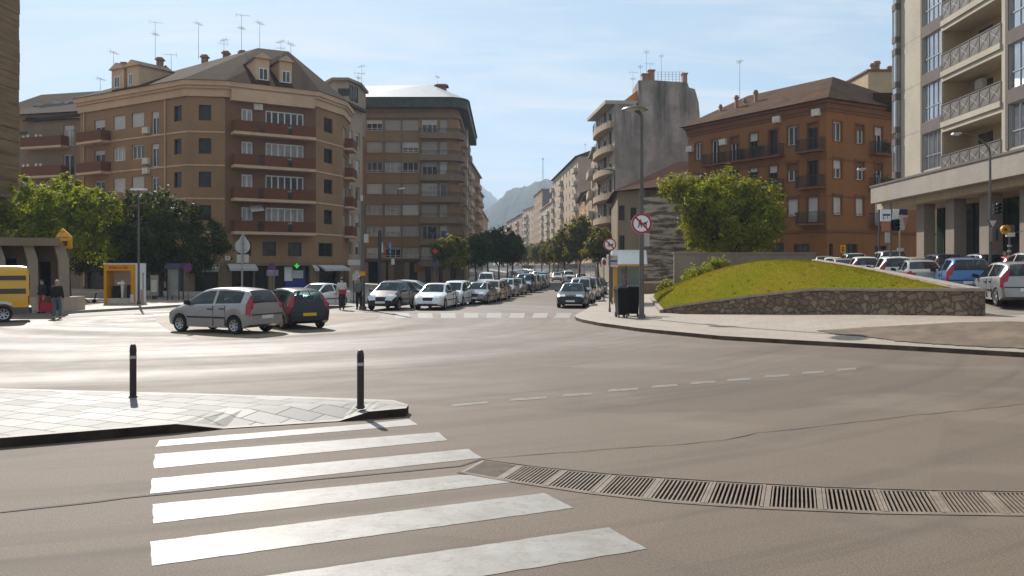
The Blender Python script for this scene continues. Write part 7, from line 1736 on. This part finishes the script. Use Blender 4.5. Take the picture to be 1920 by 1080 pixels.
t = thing('sunlit_board', 'white board catching the sun above the traffic light head', 'board', (X_(1676, Yc), Yc-.2, Z_(412, Yc))); mb = MB(); mb.bar((X_(1676, Yc), Yc-.1, Z_(412, Yc)), (X_(1676, Yc), Yc-.25, Z_(393, Yc)), .3, .03, (0, 1, 0)); obj('board', mb, 'sign_white', t); mb = MB(); mb.box(X_(1670, Yc), X_(1676, Yc), Yc-.09, Yc-.05, Z_(404, Yc), Z_(402, Yc)); obj('bracket', mb, 'pole_grey', t)
Ys = 44; x = X_(1687, Ys); t = thing('sign_post', 'post with dark blue board over a back turned yield triangle', 'sign post', (x, Ys, zr(x, Ys))); pole(t, x, Ys, zr(x, Ys), Z_(392, Ys), .04, mat='pole_pale')
mb = MB(); mb.box(X_(1683, Ys), X_(1700, Ys), Ys-.1, Ys-.06, Z_(403, Ys), Z_(392.5, Ys)); obj('panel', mb, 'sign_navy', t); mb = MB(); mb.box(X_(1680.3, Ys), X_(1683, Ys), Ys-.1, Ys-.06, Z_(403.5, Ys), Z_(393, Ys)); obj('panel', mb, 'sign_red', t)
mb = MB(); a = [(X_(p_, Ys), Ys-.1, Z_(q_, Ys)) for p_, q_ in ((1683.5, 403.8), (1702, 403.8), (1694, 431.5), (1685.5, 431.5))]; b_ = [(p_[0], p_[1]+.03, p_[2]) for p_ in a]; mb.hexa(a, b_); obj('panel', mb, 'sign_back', t)
mb = MB(); mb.poly([(X_(p_, Ys), Ys-.105, Z_(q_, Ys)) for p_, q_ in ((1691, 409), (1701, 406), (1695, 426))]); obj('red_mark', mb, 'sign_rose', t)
mb = MB(); mb.box(x-.16, x+.16, Ys-.1, Ys-.05, Z_(471, Ys), Z_(465, Ys)); obj('panel', mb, 'sign_back', t)
Yk = 42; x = X_(1890, Yk); zk = zr(x, Yk); t = thing('beacon_post', 'post with yellow lens and white box against the green shop glass', 'beacon post', (x, Yk, zk)); pole(t, x+.08, Yk, zk, Z_(428, Yk), .05, mat='pole_grey')
mb = MB(); mb.box(X_(1884, Yk), X_(1897, Yk), Yk-.25, Yk+.05, Z_(436, Yk), Z_(422, Yk)); obj('housing', mb, 'mauve_facade', t); mb = MB(); mb.cyl((X_(1881, Yk), Yk-.26, Z_(431, Yk)), (X_(1881, Yk), Yk-.1, Z_(431, Yk)), .22, n=20); obj('lens', mb, 'yellow', t); mb = MB(); mb.cyl((X_(1880, Yk), Yk-.27, Z_(431, Yk)), (X_(1880, Yk), Yk-.261, Z_(431, Yk)), .08, n=14); obj('bulb', mb, 'brown_frame', t)
mb = MB(); mb.box(X_(1883, Yk), X_(1897, Yk), Yk-.28, Yk-.1, Z_(444, Yk), Z_(436.5, Yk)); obj('white_box', mb, 'sign_white', t); 
for q in (461, 471, 481): mb = MB(); mb.cyl((x+.08, Yk, Z_(q, Yk)-.05), (x+.08, Yk, Z_(q, Yk)+.05), .1, n=10); obj('clamp', mb, 'sign_back', t)
mb = MB(); mb.tube([(X_(1897, Yk), Yk-.1, Z_(437, Yk)), (X_(1916, Yk), Yk-.1, Z_(433, Yk))], .015, 5); obj('arm', mb, 'pole_pale', t)
t = thing('yellow_sign', 'small yellow board with dark mark beside the dark doorway of the orange house', 'sign', (X_(1580, 69), 69, 1.4)); Yy = 69; mb = MB(); mb.box(X_(1576, Yy), X_(1586, Yy), Yy, Yy+.05, Z_(474, Yy), Z_(459, Yy)); obj('board', mb, 'yellow', t); mb = MB(); mb.poly([(X_(p_, Yy), Yy-.006, Z_(q_, Yy)) for p_, q_ in ((1579, 462), (1583, 464), (1581, 467), (1584, 470), (1579, 472))]); obj('dark_mark', mb, 'brown_frame', t); pole(t, X_(1581, Yy), Yy+.1, zr(X_(1581, Yy), Yy), Z_(461, Yy), .035)
# left side furniture
Y = 50.2; x = X_(260, Y); t = thing('street_lamp', 'tall thin street lamp with flat T head by the yellow kiosk', 'street lamp', (x, Y, KZ)); pole(t, x, Y, KZ, Z_(356, Y), .075, .05, 'pole_grey'); mb = MB(); mb.box(X_(246, Y), X_(275, Y), Y-.14, Y+.14, Z_(357, Y), Z_(353.5, Y)); obj('lamp_head', mb, 'white_paint', t)
t = thing('marker_post', 'short pale post at the foot of the T head lamp', 'post', (X_(266, 50), 50, KZ)); mb = MB(); mb.cyl((X_(266, 50), 50, KZ), (X_(266, 50), 50, Z_(544, 50)), .08, .075, 12); mb.ball((X_(266, 50), 50, Z_(544, 50)), .075, .075, .05); obj('post', mb, 'pale_concrete', t, 40); mb = MB(); mb.cyl((X_(266, 50), 50, KZ), (X_(266, 50), 50, KZ+.05), .12, n=12); obj('foot', mb, 'concrete', t)
t = thing('traffic_pole', 'thin pale pole just behind the T head lamp', 'pole', (X_(268.5, 52), 52, KZ)); pole(t, X_(268.5, 52), 52, KZ, Z_(513, 52), .03, mat='pole_pale'); mb = MB(); mb.ball((X_(268.5, 52), 52, Z_(513, 52)), .06); obj('cap', mb, 'pole_pale', t)
Y = 51.2; xa, xb = X_(194.5, Y), X_(257, Y); zt = Z_(493.5, Y); t = thing('photo_kiosk', 'yellow framed kiosk with red lettering and an open white booth inside', 'kiosk', ((xa+xb)/2, Y, KZ))
mb = MB(); mb.box(xa, xa+.16, Y, Y+1.2, KZ, zt-.45); mb.box(xb-.38, xb-.08, Y, Y+1.2, KZ, zt-.45); mb.box(xa, xb-.08, Y, Y+1.2, zt-.45, zt-.08); obj('kiosk_frame', mb, 'yellow', t)
mb = MB(); mb.box(xa-.02, xb, Y-.03, Y+1.25, zt-.078, zt); mb.box(xb-.078, xb, Y-.03, Y+1.25, KZ, zt-.08); mb.box(xb-.4, xb-.2, Y-.02, Y-.003, KZ+.05, KZ+.55); obj('white_trim', mb, 'white_paint', t)
mb = MB(); mb.box(xa+.16, xb-.38, Y+1.0, Y+1.1, KZ, zt-.46); mb.box(xa+.16, xb-.38, Y+.1, Y+1.0, KZ, KZ+.32); obj('back_wall', mb, 'cream_paint', t)
mb = MB(); mb.box(xa+.3, xa+.62, Y+.5, Y+.98, KZ+.33, KZ+1.05); mb.box(xb-.85, xb-.5, Y+.5, Y+.98, KZ+.33, KZ+1.1); obj('machine', mb, 'black', t)
mb = MB(); xm = (xa+xb)/2-.05; mb.box(xm-.22, xm+.22, Y+.2, Y+.5, KZ+1.15, KZ+1.3); mb.cyl((xm, Y+.35, KZ+.35), (xm+.03, Y+.35, KZ+1.15), .05, .12, 10); mb.cyl((xm, Y+.35, KZ+1.3), (xm, Y+.35, KZ+1.42), .07, .02, 8); obj('stand', mb, 'sign_white', t)
mb = MB(); q = xa+.32
for w_ in (.13, .03, .06, .05, .07, .05, 0, .06, .05, 0, .07, .06, .06, .05): 
    if w_: mb.box(q, q+w_, Y-.014, Y-.002, zt-.33, zt-.33+(.11 if w_ < .06 else .14)); mb.box(q+w_*.2, q+w_*.9, Y-.02, Y-.0145, zt-.29, zt-.26)
    q += max(w_, .05)+.022
obj('lettering', mb, 'letter_red', t)
t = thing('hand_cart', 'slanted pale tray on a low wheeled frame beside the yellow kiosk', 'cart', (X_(162, 52), 52, KZ)); Y = 52; mb = MB(); mb.hexa([(X_(143, Y), Y, Z_(560, Y)), (X_(182, Y), Y, Z_(548, Y)), (X_(182, Y), Y+.6, Z_(546, Y)), (X_(143, Y), Y+.6, Z_(558, Y))], [(X_(143, Y), Y, Z_(558.5, Y)), (X_(182, Y), Y, Z_(545, Y)), (X_(182, Y), Y+.6, Z_(543, Y)), (X_(143, Y), Y+.6, Z_(556.5, Y))]); obj('tray', mb, 'sign_back', t)
mb = MB(); [mb.bar((X_(a, Y), Y+.3, Z_(b_, Y)), (X_(c, Y), Y+.3, Z_(d, Y)), .05, .05) for a, b_, c, d in ((150, 556, 170, 575), (176, 549, 170, 575), (152, 575, 174, 575), (150, 556, 152, 575))]; obj('cart_frame', mb, 'iron', t); [obj('wheel', (lambda m_: m_.cyl((X_(q, Y), Y+.2, KZ+.12), (X_(q, Y), Y+.28, KZ+.12), .12, n=14))(MB()), 'rubber', t) for q in (152, 173)]
mb = MB(); mb.box(X_(151, Y), X_(173, Y), Y+.1, Y+.5, Z_(573, Y), Z_(570, Y)); obj('shelf', mb, 'sign_back', t)
Y = 45.5; t = thing('yellow_sign', 'house shaped yellow sign with dark lines above the concrete pavilion', 'sign', (X_(118, Y), Y, 0)); pts = [(103, 446), (116.5, 427.5), (134, 444), (134, 466), (103, 466)]; mb = MB(); a = [(X_(p_, Y), Y, Z_(q_, Y)) for p_, q_ in pts]; b_ = [(p_[0], Y+.12, p_[2]) for p_ in a]; mb.poly(a); mb.poly(b_[::-1]); [mb.poly([a[i], a[(i+1) % 5], b_[(i+1) % 5], b_[i]]) for i in range(5)]; obj('board', mb, 'yellow', t)
mb = MB(); [mb.box(X_(p0_, Y), X_(p1_, Y), Y-.012, Y-.002, Z_(q_+.6, Y), Z_(q_-.6, Y)) for p0_, p1_, q_ in ((112, 122, 434.8), (104, 128, 444.8))]; mb.poly([(X_(p_, Y), Y-.008, Z_(q_, Y)) for p_, q_ in ((115.5, 452.5), (127.5, 451.5), (126, 461), (122, 462), (119, 457))]); obj('dark_mark', mb, 'brown_frame', t); pole(t, X_(124, Y), Y+.2, KZ, Z_(446, Y), .07)
def back_sign(): 
    Y = 33.2; x = X_(454, Y); t = thing('sign_post', 'pole with a triangular and a round sign seen from behind, over two small plates', 'road sign', (x, Y, 0)); pole(t, x, Y, 0, Z_(440, Y), .035, mat='pole_pale'); z = Z_(459, Y)
    mb = MB(); mb.cyl((x, Y+.05, z-.05), (x, Y+.08, z-.05), .29, n=32); obj('plate', mb, 'sign_back', t, 40); mb = MB(); zt, zb = Z_(437, Y), Z_(459, Y); a = [(x-.27, Y+.085, zb), (x+.27, Y+.085, zb), (x, Y+.085, zt)]; b_ = [(p_[0], Y+.11, p_[2]) for p_ in a]; mb.poly(a[::-1]); mb.poly(b_); [mb.poly([a[i], a[(i+1) % 3], b_[(i+1) % 3], b_[i]]) for i in range(3)]; obj('plate', mb, 'sign_back', t)
    for q in (-.12, .135): mb = MB(); mb.box(x+q-.105, x+q+.105, Y+.05, Y+.07, Z_(492.5, Y), Z_(477, Y)); obj('plate', mb, 'sign_back', t)
    for zq in (z+.05, z-.22): mb = MB(); mb.box(x-.12, x+.12, Y+.03, Y+.049, zq-.015, zq+.015); obj('bracket', mb, 'pole_pale', t)
back_sign()
def small_sign(px, py, Y, r, mat, label, base=KZ, board=None):
    x, z = X_(px, Y), Z_(py, Y); t = thing('road_sign', label, 'road sign', (x, Y, base)); mb = MB(); mb.cyl((x, Y, z), (x, Y-.03, z), r, n=28); obj('plate', mb, mat, t, 40); mb = MB(); mb.cyl((x, Y-.031, z), (x, Y-.04, z), r*.68, n=28); obj('sign_face', mb, 'sign_blue', t, 40); w_ = r*.1; mb = MB(); d = r*.5
    mb.poly([(x-d-w_, Y-.044, z+d-w_), (x-d+w_, Y-.044, z+d+w_), (x+d+w_, Y-.044, z-d+w_), (x+d-w_, Y-.044, z-d-w_)]); obj('red_bar', mb, mat, t); pole(t, x, Y+.06, base, z+r*.6, .03)
    if board: mb = MB(); mb.box(X_(board[0], Y), X_(board[2], Y), Y-.05, Y-.01, Z_(board[3], Y), Z_(board[1], Y)); obj('panel', mb, 'poster_a', t)
small_sign(352, 502, 55, .3, 'sign_shaded_red', 'red no parking sign under the dark round tree'); small_sign(510.5, 500, 58, .26, 'sign_shaded_red', 'red sign over a grey panel before the ochre block shops', board=(500, 506, 522, 517))
Y = 56.5; xa = X_(313, Y); t = thing('phone_booth', 'blue glazed phone booth under the dark round tree', 'phone booth', (X_(324, Y), Y, KZ)); xb = X_(336, Y)
mb = MB(); [mb.box(a, a+.07, b_, b_+.07, KZ, KZ+2.1) for a in (xa, xb-.07) for b_ in (Y, Y+.75)]; mb.box(xa-.05, xb+.05, Y-.06, Y+.9, KZ+2.1, KZ+2.45); obj('booth_frame', mb, 'phone_blue', t); mb = MB(); mb.box(xa+.08, xb-.08, Y+.02, Y+.04, KZ+.3, KZ+2.08); mb.box(xa+.02, xa+.04, Y+.08, Y+.74, KZ+.3, KZ+2.08); obj('glass_panel', mb, 'shelter_glass', t); mb = MB(); mb.box((xa+xb)/2-.15, (xa+xb)/2+.15, Y+.6, Y+.74, KZ+1.0, KZ+1.6); obj('telephone', mb, 'sign_back', t)
Y = 58; t = thing('advert_panel', 'upright poster panel standing in the shade between kiosk and phone booth', 'poster panel', (X_(289, Y), Y, KZ)); mb = MB(); mb.box(X_(282, Y), X_(296, Y), Y, Y+.15, KZ+.25, Z_(516, Y)); obj('panel', mb, 'pole_pale', t); mb = MB(); mb.box(X_(283.5, Y), X_(294.5, Y), Y-.012, Y-.002, KZ+.5, Z_(525, Y)); obj('poster', mb, 'cream_paint', t); mb = MB(); mb.box(X_(285, Y), X_(293, Y), Y+.02, Y+.13, KZ, KZ+.25); obj('foot', mb, 'iron', t)
# poles at the corner by the persons
Y = 47; x = X_(680, Y); t = thing('street_lamp', 'thick dark pole with yellow sticker and white box beside the plum hatchback', 'street lamp', (x, Y, 0)); pole(t, x, Y, 0, Z_(366, Y), .14, .1); mb = MB(); mb.cyl((x, Y, Z_(517, Y)), (x, Y, Z_(509, Y)), .15, n=14); obj('sticker', mb, 'yellow', t); mb = MB(); mb.box(X_(683, Y), X_(691, Y), Y-.15, Y+.05, Z_(455, Y), Z_(439, Y)); mb.box(X_(677, Y), X_(681.5, Y), Y-.18, Y-.12, Z_(377, Y), Z_(366, Y)); obj('box', mb, 'sign_back', t)
mb = MB(); mb.box(X_(652, Y), X_(676, Y), Y+.02, Y+.05, Z_(497, Y), Z_(487, Y)) ; obj('panel', mb, 'sign_back', t)
mb = MB(); mb.box(X_(676, Y), x-.1, Y+.02, Y+.05, Z_(493, Y), Z_(491, Y)); obj('bracket', mb, 'pole_grey', t)
Y = 60; x = X_(712, Y); t = thing('flag_pole', 'dark pole carrying blue and red banners before the tall brown block', 'flag pole', (x, Y, KZ)); pole(t, x, Y, KZ, Z_(432, Y), .13, .12, 'pole_dark'); mb = MB(); [mb.bar((x, Y, Z_(q0, Y)), (X_(e_, Y), Y, Z_(q1, Y)), .06, .06) for e_, q0, q1 in ((737, 475, 475), (738, 448, 475))]; obj('frame', mb, 'pole_dark', t)
for a, m_ in (((715, 452, 719, 474), 'sign_back'), ((719, 454, 724, 483), 'sign_rust'), ((729, 455, 734, 474), 'sign_sky')): mb = MB(); mb.hexa([(X_(a[0], Y), Y-.03, Z_(a[3], Y)), (X_(a[2], Y), Y-.03, Z_(a[3], Y)), (X_(a[2], Y), Y-.01, Z_(a[3], Y)), (X_(a[0], Y), Y-.01, Z_(a[3], Y))], [(X_(a[0]+1, Y), Y-.03, Z_(a[1], Y)), (X_(a[2]-1, Y), Y-.03, Z_(a[1], Y)), (X_(a[2]-1, Y), Y-.01, Z_(a[1], Y)), (X_(a[0]+1, Y), Y-.01, Z_(a[1], Y))]); obj('banner', mb, m_ if m_ in MATS else M(m_, (.28, .08, .05) if m_ == 'sign_rust' else (.12, .22, .42), .7, .1), t)
mb = MB(); mb.box(X_(734, Y), X_(740, Y), Y-.1, Y, Z_(496, Y), Z_(485, Y)); obj('hanging_plate', mb, 'sign_back', t); mb = MB(); mb.box(X_(736.5, Y), X_(737.2, Y), Y-.06, Y-.03, Z_(485, Y), Z_(475, Y)); obj('chain', mb, 'iron', t)
Y = 76; x = X_(815, Y); t = thing('traffic_light', 'dark traffic light with red round sign on top before the rounded balconies', 'traffic light', (x, Y, KZ)); pole(t, x, Y, KZ, Z_(480, Y), .06); mb = MB(); mb.box(x-.2, x+.12, Y-.15, Y+.1, Z_(491, Y), Z_(480, Y)); obj('housing', mb, 'black', t); mb = MB(); mb.cyl((x+.05, Y-.05, Z_(471, Y)), (x+.05, Y-.08, Z_(471, Y)), .22, n=20); obj('red_disc', mb, 'sign_red', t); mb = MB(); mb.box(x-.25, x+.25, Y-.12, Y-.08, Z_(494, Y), Z_(492, Y)); mb.box(x-.05, x+.2, Y-.12, Y-.08, Z_(502, Y), Z_(495, Y)); obj('panel', mb, 'sign_blue', t)
t = thing('wall_lamp', 'bracket street lamp with pale hood on the face of the tall brown block', 'street lamp', (X_(752, 117.9), 117.9, Z_(362, 117.9))); Y = 117.9; mb = MB(); mb.tube([(X_(746, Y), Y, Z_(366, Y)), (X_(748, Y), Y-.8, Z_(358, Y)), (X_(752, Y), Y-1.4, Z_(356, Y))], .05, 6); obj('arm', mb, 'iron', t); mb = MB(); mb.hexa([(X_(747, Y-1.4), Y-1.8, Z_(357, Y)), (X_(760, Y-1.4), Y-1.8, Z_(356, Y)), (X_(760, Y-1.4), Y-1.2, Z_(356, Y)), (X_(747, Y-1.4), Y-1.2, Z_(357, Y))], [(X_(749, Y-1.4), Y-1.7, Z_(354.5, Y)), (X_(759, Y-1.4), Y-1.7, Z_(353.5, Y)), (X_(759, Y-1.4), Y-1.3, Z_(353.5, Y)), (X_(749, Y-1.4), Y-1.3, Z_(354.5, Y))]); obj('lamp_head', mb, 'white_paint', t)
Y = 79; x = X_(478, Y); t = thing('wall_pole', 'dark pole with pale cap against the front of the ochre block', 'pole', (x, Y, 0)); pole(t, x, Y-.4, 0, Z_(450, Y), .13); mb = MB(); mb.ball((x, Y-.4, Z_(449, Y)), .14); obj('cap', mb, 'sign_back', t)
# parked two-wheelers by the shelter kerb
# ------------------------------------------------------------------ people
M('cloth_black', (.018, .014, .015), .85, .2); M('cloth_jeans', (.1, .13, .17), .85, .2); M('cloth_white', (.55, .52, .5), .85, .08); M('cloth_red', (.3, .03, .05), .85, .15); M('cloth_dark', (.03, .026, .03), .85, .2); M('cloth_grey', (.12, .12, .125), .85, .2); M('hair_fair', (.42, .32, .2), .6, .2); M('hair_dark', (.03, .02, .015), .5, .2); M('shoe', (.03, .025, .022), .5, .2); M('shoe_tan', (.3, .2, .12), .6, .2)
def skinned(name, pts, edges, mat, parent, root=0):
    me = bpy.data.meshes.new(name); me.from_pydata([p[0] for p in pts], edges, []); me.materials.append(MATS[mat]); o = link(name, me, parent)
    md = o.modifiers.new('skin', 'SKIN'); md.use_smooth_shade = True
    for i, p in enumerate(pts):
        v = me.skin_vertices[0].data[i]; r = p[1]; v.radius = r if isinstance(r, tuple) else (r, r); v.use_root = (i == root)
    sb = o.modifiers.new('smooth', 'SUBSURF'); sb.levels = 1; sb.render_levels = 2; return o
def person(label, x, y, z, rz, s, top, leg, hair, stride=.12, arms=((.06, .02), (.02, .05)), shoe='shoe', extra=None, long_hair=False):
    t = thing('person', label, 'person', (x, y, z), rz); t.scale = (s, s, s)        # local: looks along +y
    pts = []; ed = []
    def add(p, r, par=None):
        pts.append((p, r)); i = len(pts)-1
        if par is not None: ed.append((par, i))
        return i
    pel = add((0, 0, .96), (.15, .1)); sp = add((0, .01, 1.12), (.13, .095), pel); ch = add((0, 0, 1.32), (.155, .105), sp); nk = add((0, -.005, 1.475), (.056, .056), ch); ch2 = add((0, .015, 1.56), (.066, .07), nk); hd = add((0, .012, 1.65), (.075, .092), ch2); add((0, .0, 1.725), (.05, .06), hd)
    add((0, .118, 1.612), .016, ch2); [add((q*.082, 0, 1.62), .016, ch2) for q in (-1, 1)]
    S, T = [], []; hands = []
    for q, (ay, by) in zip((-1, 1), arms):
        sh = add((q*.185, 0, 1.405), .058, ch); el = add((q*.235, -.03+ay*.4, 1.13), .043, sh); wr = add((q*.245, ay+by, .89), .03, el); pa = add((q*.245, ay+by*1.3+.01, .81), (.02, .036), wr); S.append((sh, el, wr)); hands.append(pa)
        for k, (fx, l_) in enumerate(((-.028, .075), (-.01, .09), (.009, .085), (.026, .068))):
            a_ = add((q*(.245-.004*k), pts[pa][0][1]+fx, .77), .0095, pa); b_ = add((q*.24, pts[pa][0][1]+fx+.008, .77-l_*.5), .0088, a_); add((q*.228, pts[pa][0][1]+fx+.014, .77-l_), .0075, b_)
        th = add((q*.238, pts[pa][0][1]+.05, .815), .011, pa); add((q*.228, pts[pa][0][1]+.066, .775), .0095, th)
        hp = add((q*.09, 0, .89), .088, pel); kn = add((q*.1, .035+q*stride*.4, .5), .058, hp); an = add((q*.1, -.02+q*stride, .1), .04, kn); he = add((q*.1, -.03+q*stride, .05), .042, an); add((q*.115, .13+q*stride, .035), (.04, .03), he); T.append((hp, kn, an, he))
    body = skinned('body', pts, ed, 'skin', t)
    g = lambda i, r, dz=0: ((pts[i][0][0], pts[i][0][1], pts[i][0][2]+dz), r)
    q = [g(sp, (.178, .138)), g(pel, (.2, .15), -.05), g(ch, (.205, .15)), ((0, -.002, 1.455), (.125, .1))]; e2 = [(0, 1), (0, 2), (2, 3)]
    for sh, el, wr in S: i = len(q); q += [g(sh, .088), g(el, .064), (tuple(Vector(pts[el][0]).lerp(Vector(pts[wr][0]), .9)), .05)]; e2 += [(2, i), (i, i+1), (i+1, i+2)]
    skinned('shirt', q, e2, top, t)
    q = [((0, 0, .93), (.185, .135)), ((0, 0, 1.05), (.17, .125))]; e2 = [(0, 1)]
    for hp, kn, an, he in T: i = len(q); q += [g(hp, .115, -.02), g(kn, .084), g(an, .066, -.03)]; e2 += [(0, i), (i, i+1), (i+1, i+2)]
    skinned('trousers', q, e2, leg, t)
    for hp, kn, an, he in T: b_ = pts[he][0]; mb = MB(); mb.ball((b_[0], b_[1]+.07, .045), .05, .14, .045, 12, 6); obj('shoe', mb, shoe, t, 80, world=False)
    mb = MB(); mb.ball((0, -.012, 1.668), .088, .1, .09, 14, 8); 
    if long_hair: mb.ball((0, -.06, 1.54), .085, .05, .16, 12, 7)
    obj('hair', mb, hair, t, 80, world=False)
    for e_ in (-1, 1): mb = MB(); mb.ball((e_*.032, .098, 1.635), .011, .008, .008, 8, 5); obj('eye', mb, 'black', t, 80, world=False)
    mb = MB(); mb.ball((0, .098, 1.565), .024, .008, .007, 8, 5); obj('mouth', mb, 'cloth_red', t, 80, world=False)
    if extra: extra(t)
    return t
Y = 39.0; p = G(107, 597)
person('fair haired person in black top and jeans walking beside the concrete column', p.x, p.y, 0, .1, 1.0, 'cloth_black', 'cloth_jeans', 'hair_fair', .1, shoe='shoe_tan')
p = G(78, 588, 0); person('person in dark clothes half hidden in the pavilion doorway', X_(79, 42.9), 42.9, 0, 2.7, .98, 'cloth_black', 'cloth_red', 'hair_dark', .06)
def red_bag(t): mb = MB(); mb.hexa([(-.2, -.19, .86), (.2, -.19, .86), (.2, -.1, .86), (-.2, -.1, .86)], [(-.19, -.18, 1.1), (.19, -.18, 1.1), (.19, -.1, 1.1), (-.19, -.1, 1.1)]); obj('waist_bag', mb, 'cloth_red', t, world=False)
p = G(641, 581); person('person in white top with red bag at the waist and dark trousers', p.x, p.y, KZ if False else 0, .35, 1.0, 'cloth_white', 'cloth_dark', 'hair_dark', .05, ((.1, .12), (.1, .12)), extra=red_bag)
p = G(672, 581); person('person in grey top and black trousers standing at the thick dark pole', p.x-.05, p.y+.5, 0, 2.9, 1.02, 'cloth_grey', 'cloth_black', 'hair_dark', .03)
person('person in dark top leaning on a rounded balcony of the brown block', X_(811, 117.7), 117.72, zf[1]-.4, math.pi, 1.0, 'cloth_black', 'cloth_grey', 'hair_dark', .02, ((.12, .15), (.12, .15)))
t = thing('sandwich_board', 'pale upright board on legs behind the person in the white top', 'board', (X_(668, 51), 51, KZ)); Y = 51; mb = MB(); mb.box(X_(661, Y), X_(677, Y), Y, Y+.05, Z_(526, Y), Z_(513, Y)); mb.box(X_(665, Y), X_(673, Y), Y, Y+.05, Z_(513, Y)+.002, Z_(508, Y)); obj('board', mb, 'sign_back', t); mb = MB(); [mb.box(X_(q, Y), X_(q+1.6, Y), Y, Y+.05, KZ, Z_(526, Y)-.002) for q in (662, 674)]; obj('leg', mb, 'iron', t)
# red barrier in the pavilion doorway
t = thing('red_barrier', 'low red barrier boards at the foot of the pavilion doorway', 'barrier', (X_(88, 43), 43.0, 0)); Y = 42.75; mb = MB(); mb.box(X_(75, Y), X_(99, Y), Y, Y+.06, .1, Z_(568, Y)); obj('board', mb, 'sign_red', t); mb = MB(); [mb.box(X_(q, Y), X_(q, Y)+.08, Y+.061, Y+.3, 0, .5) for q in (77, 95)]; obj('foot', mb, 'iron', t)
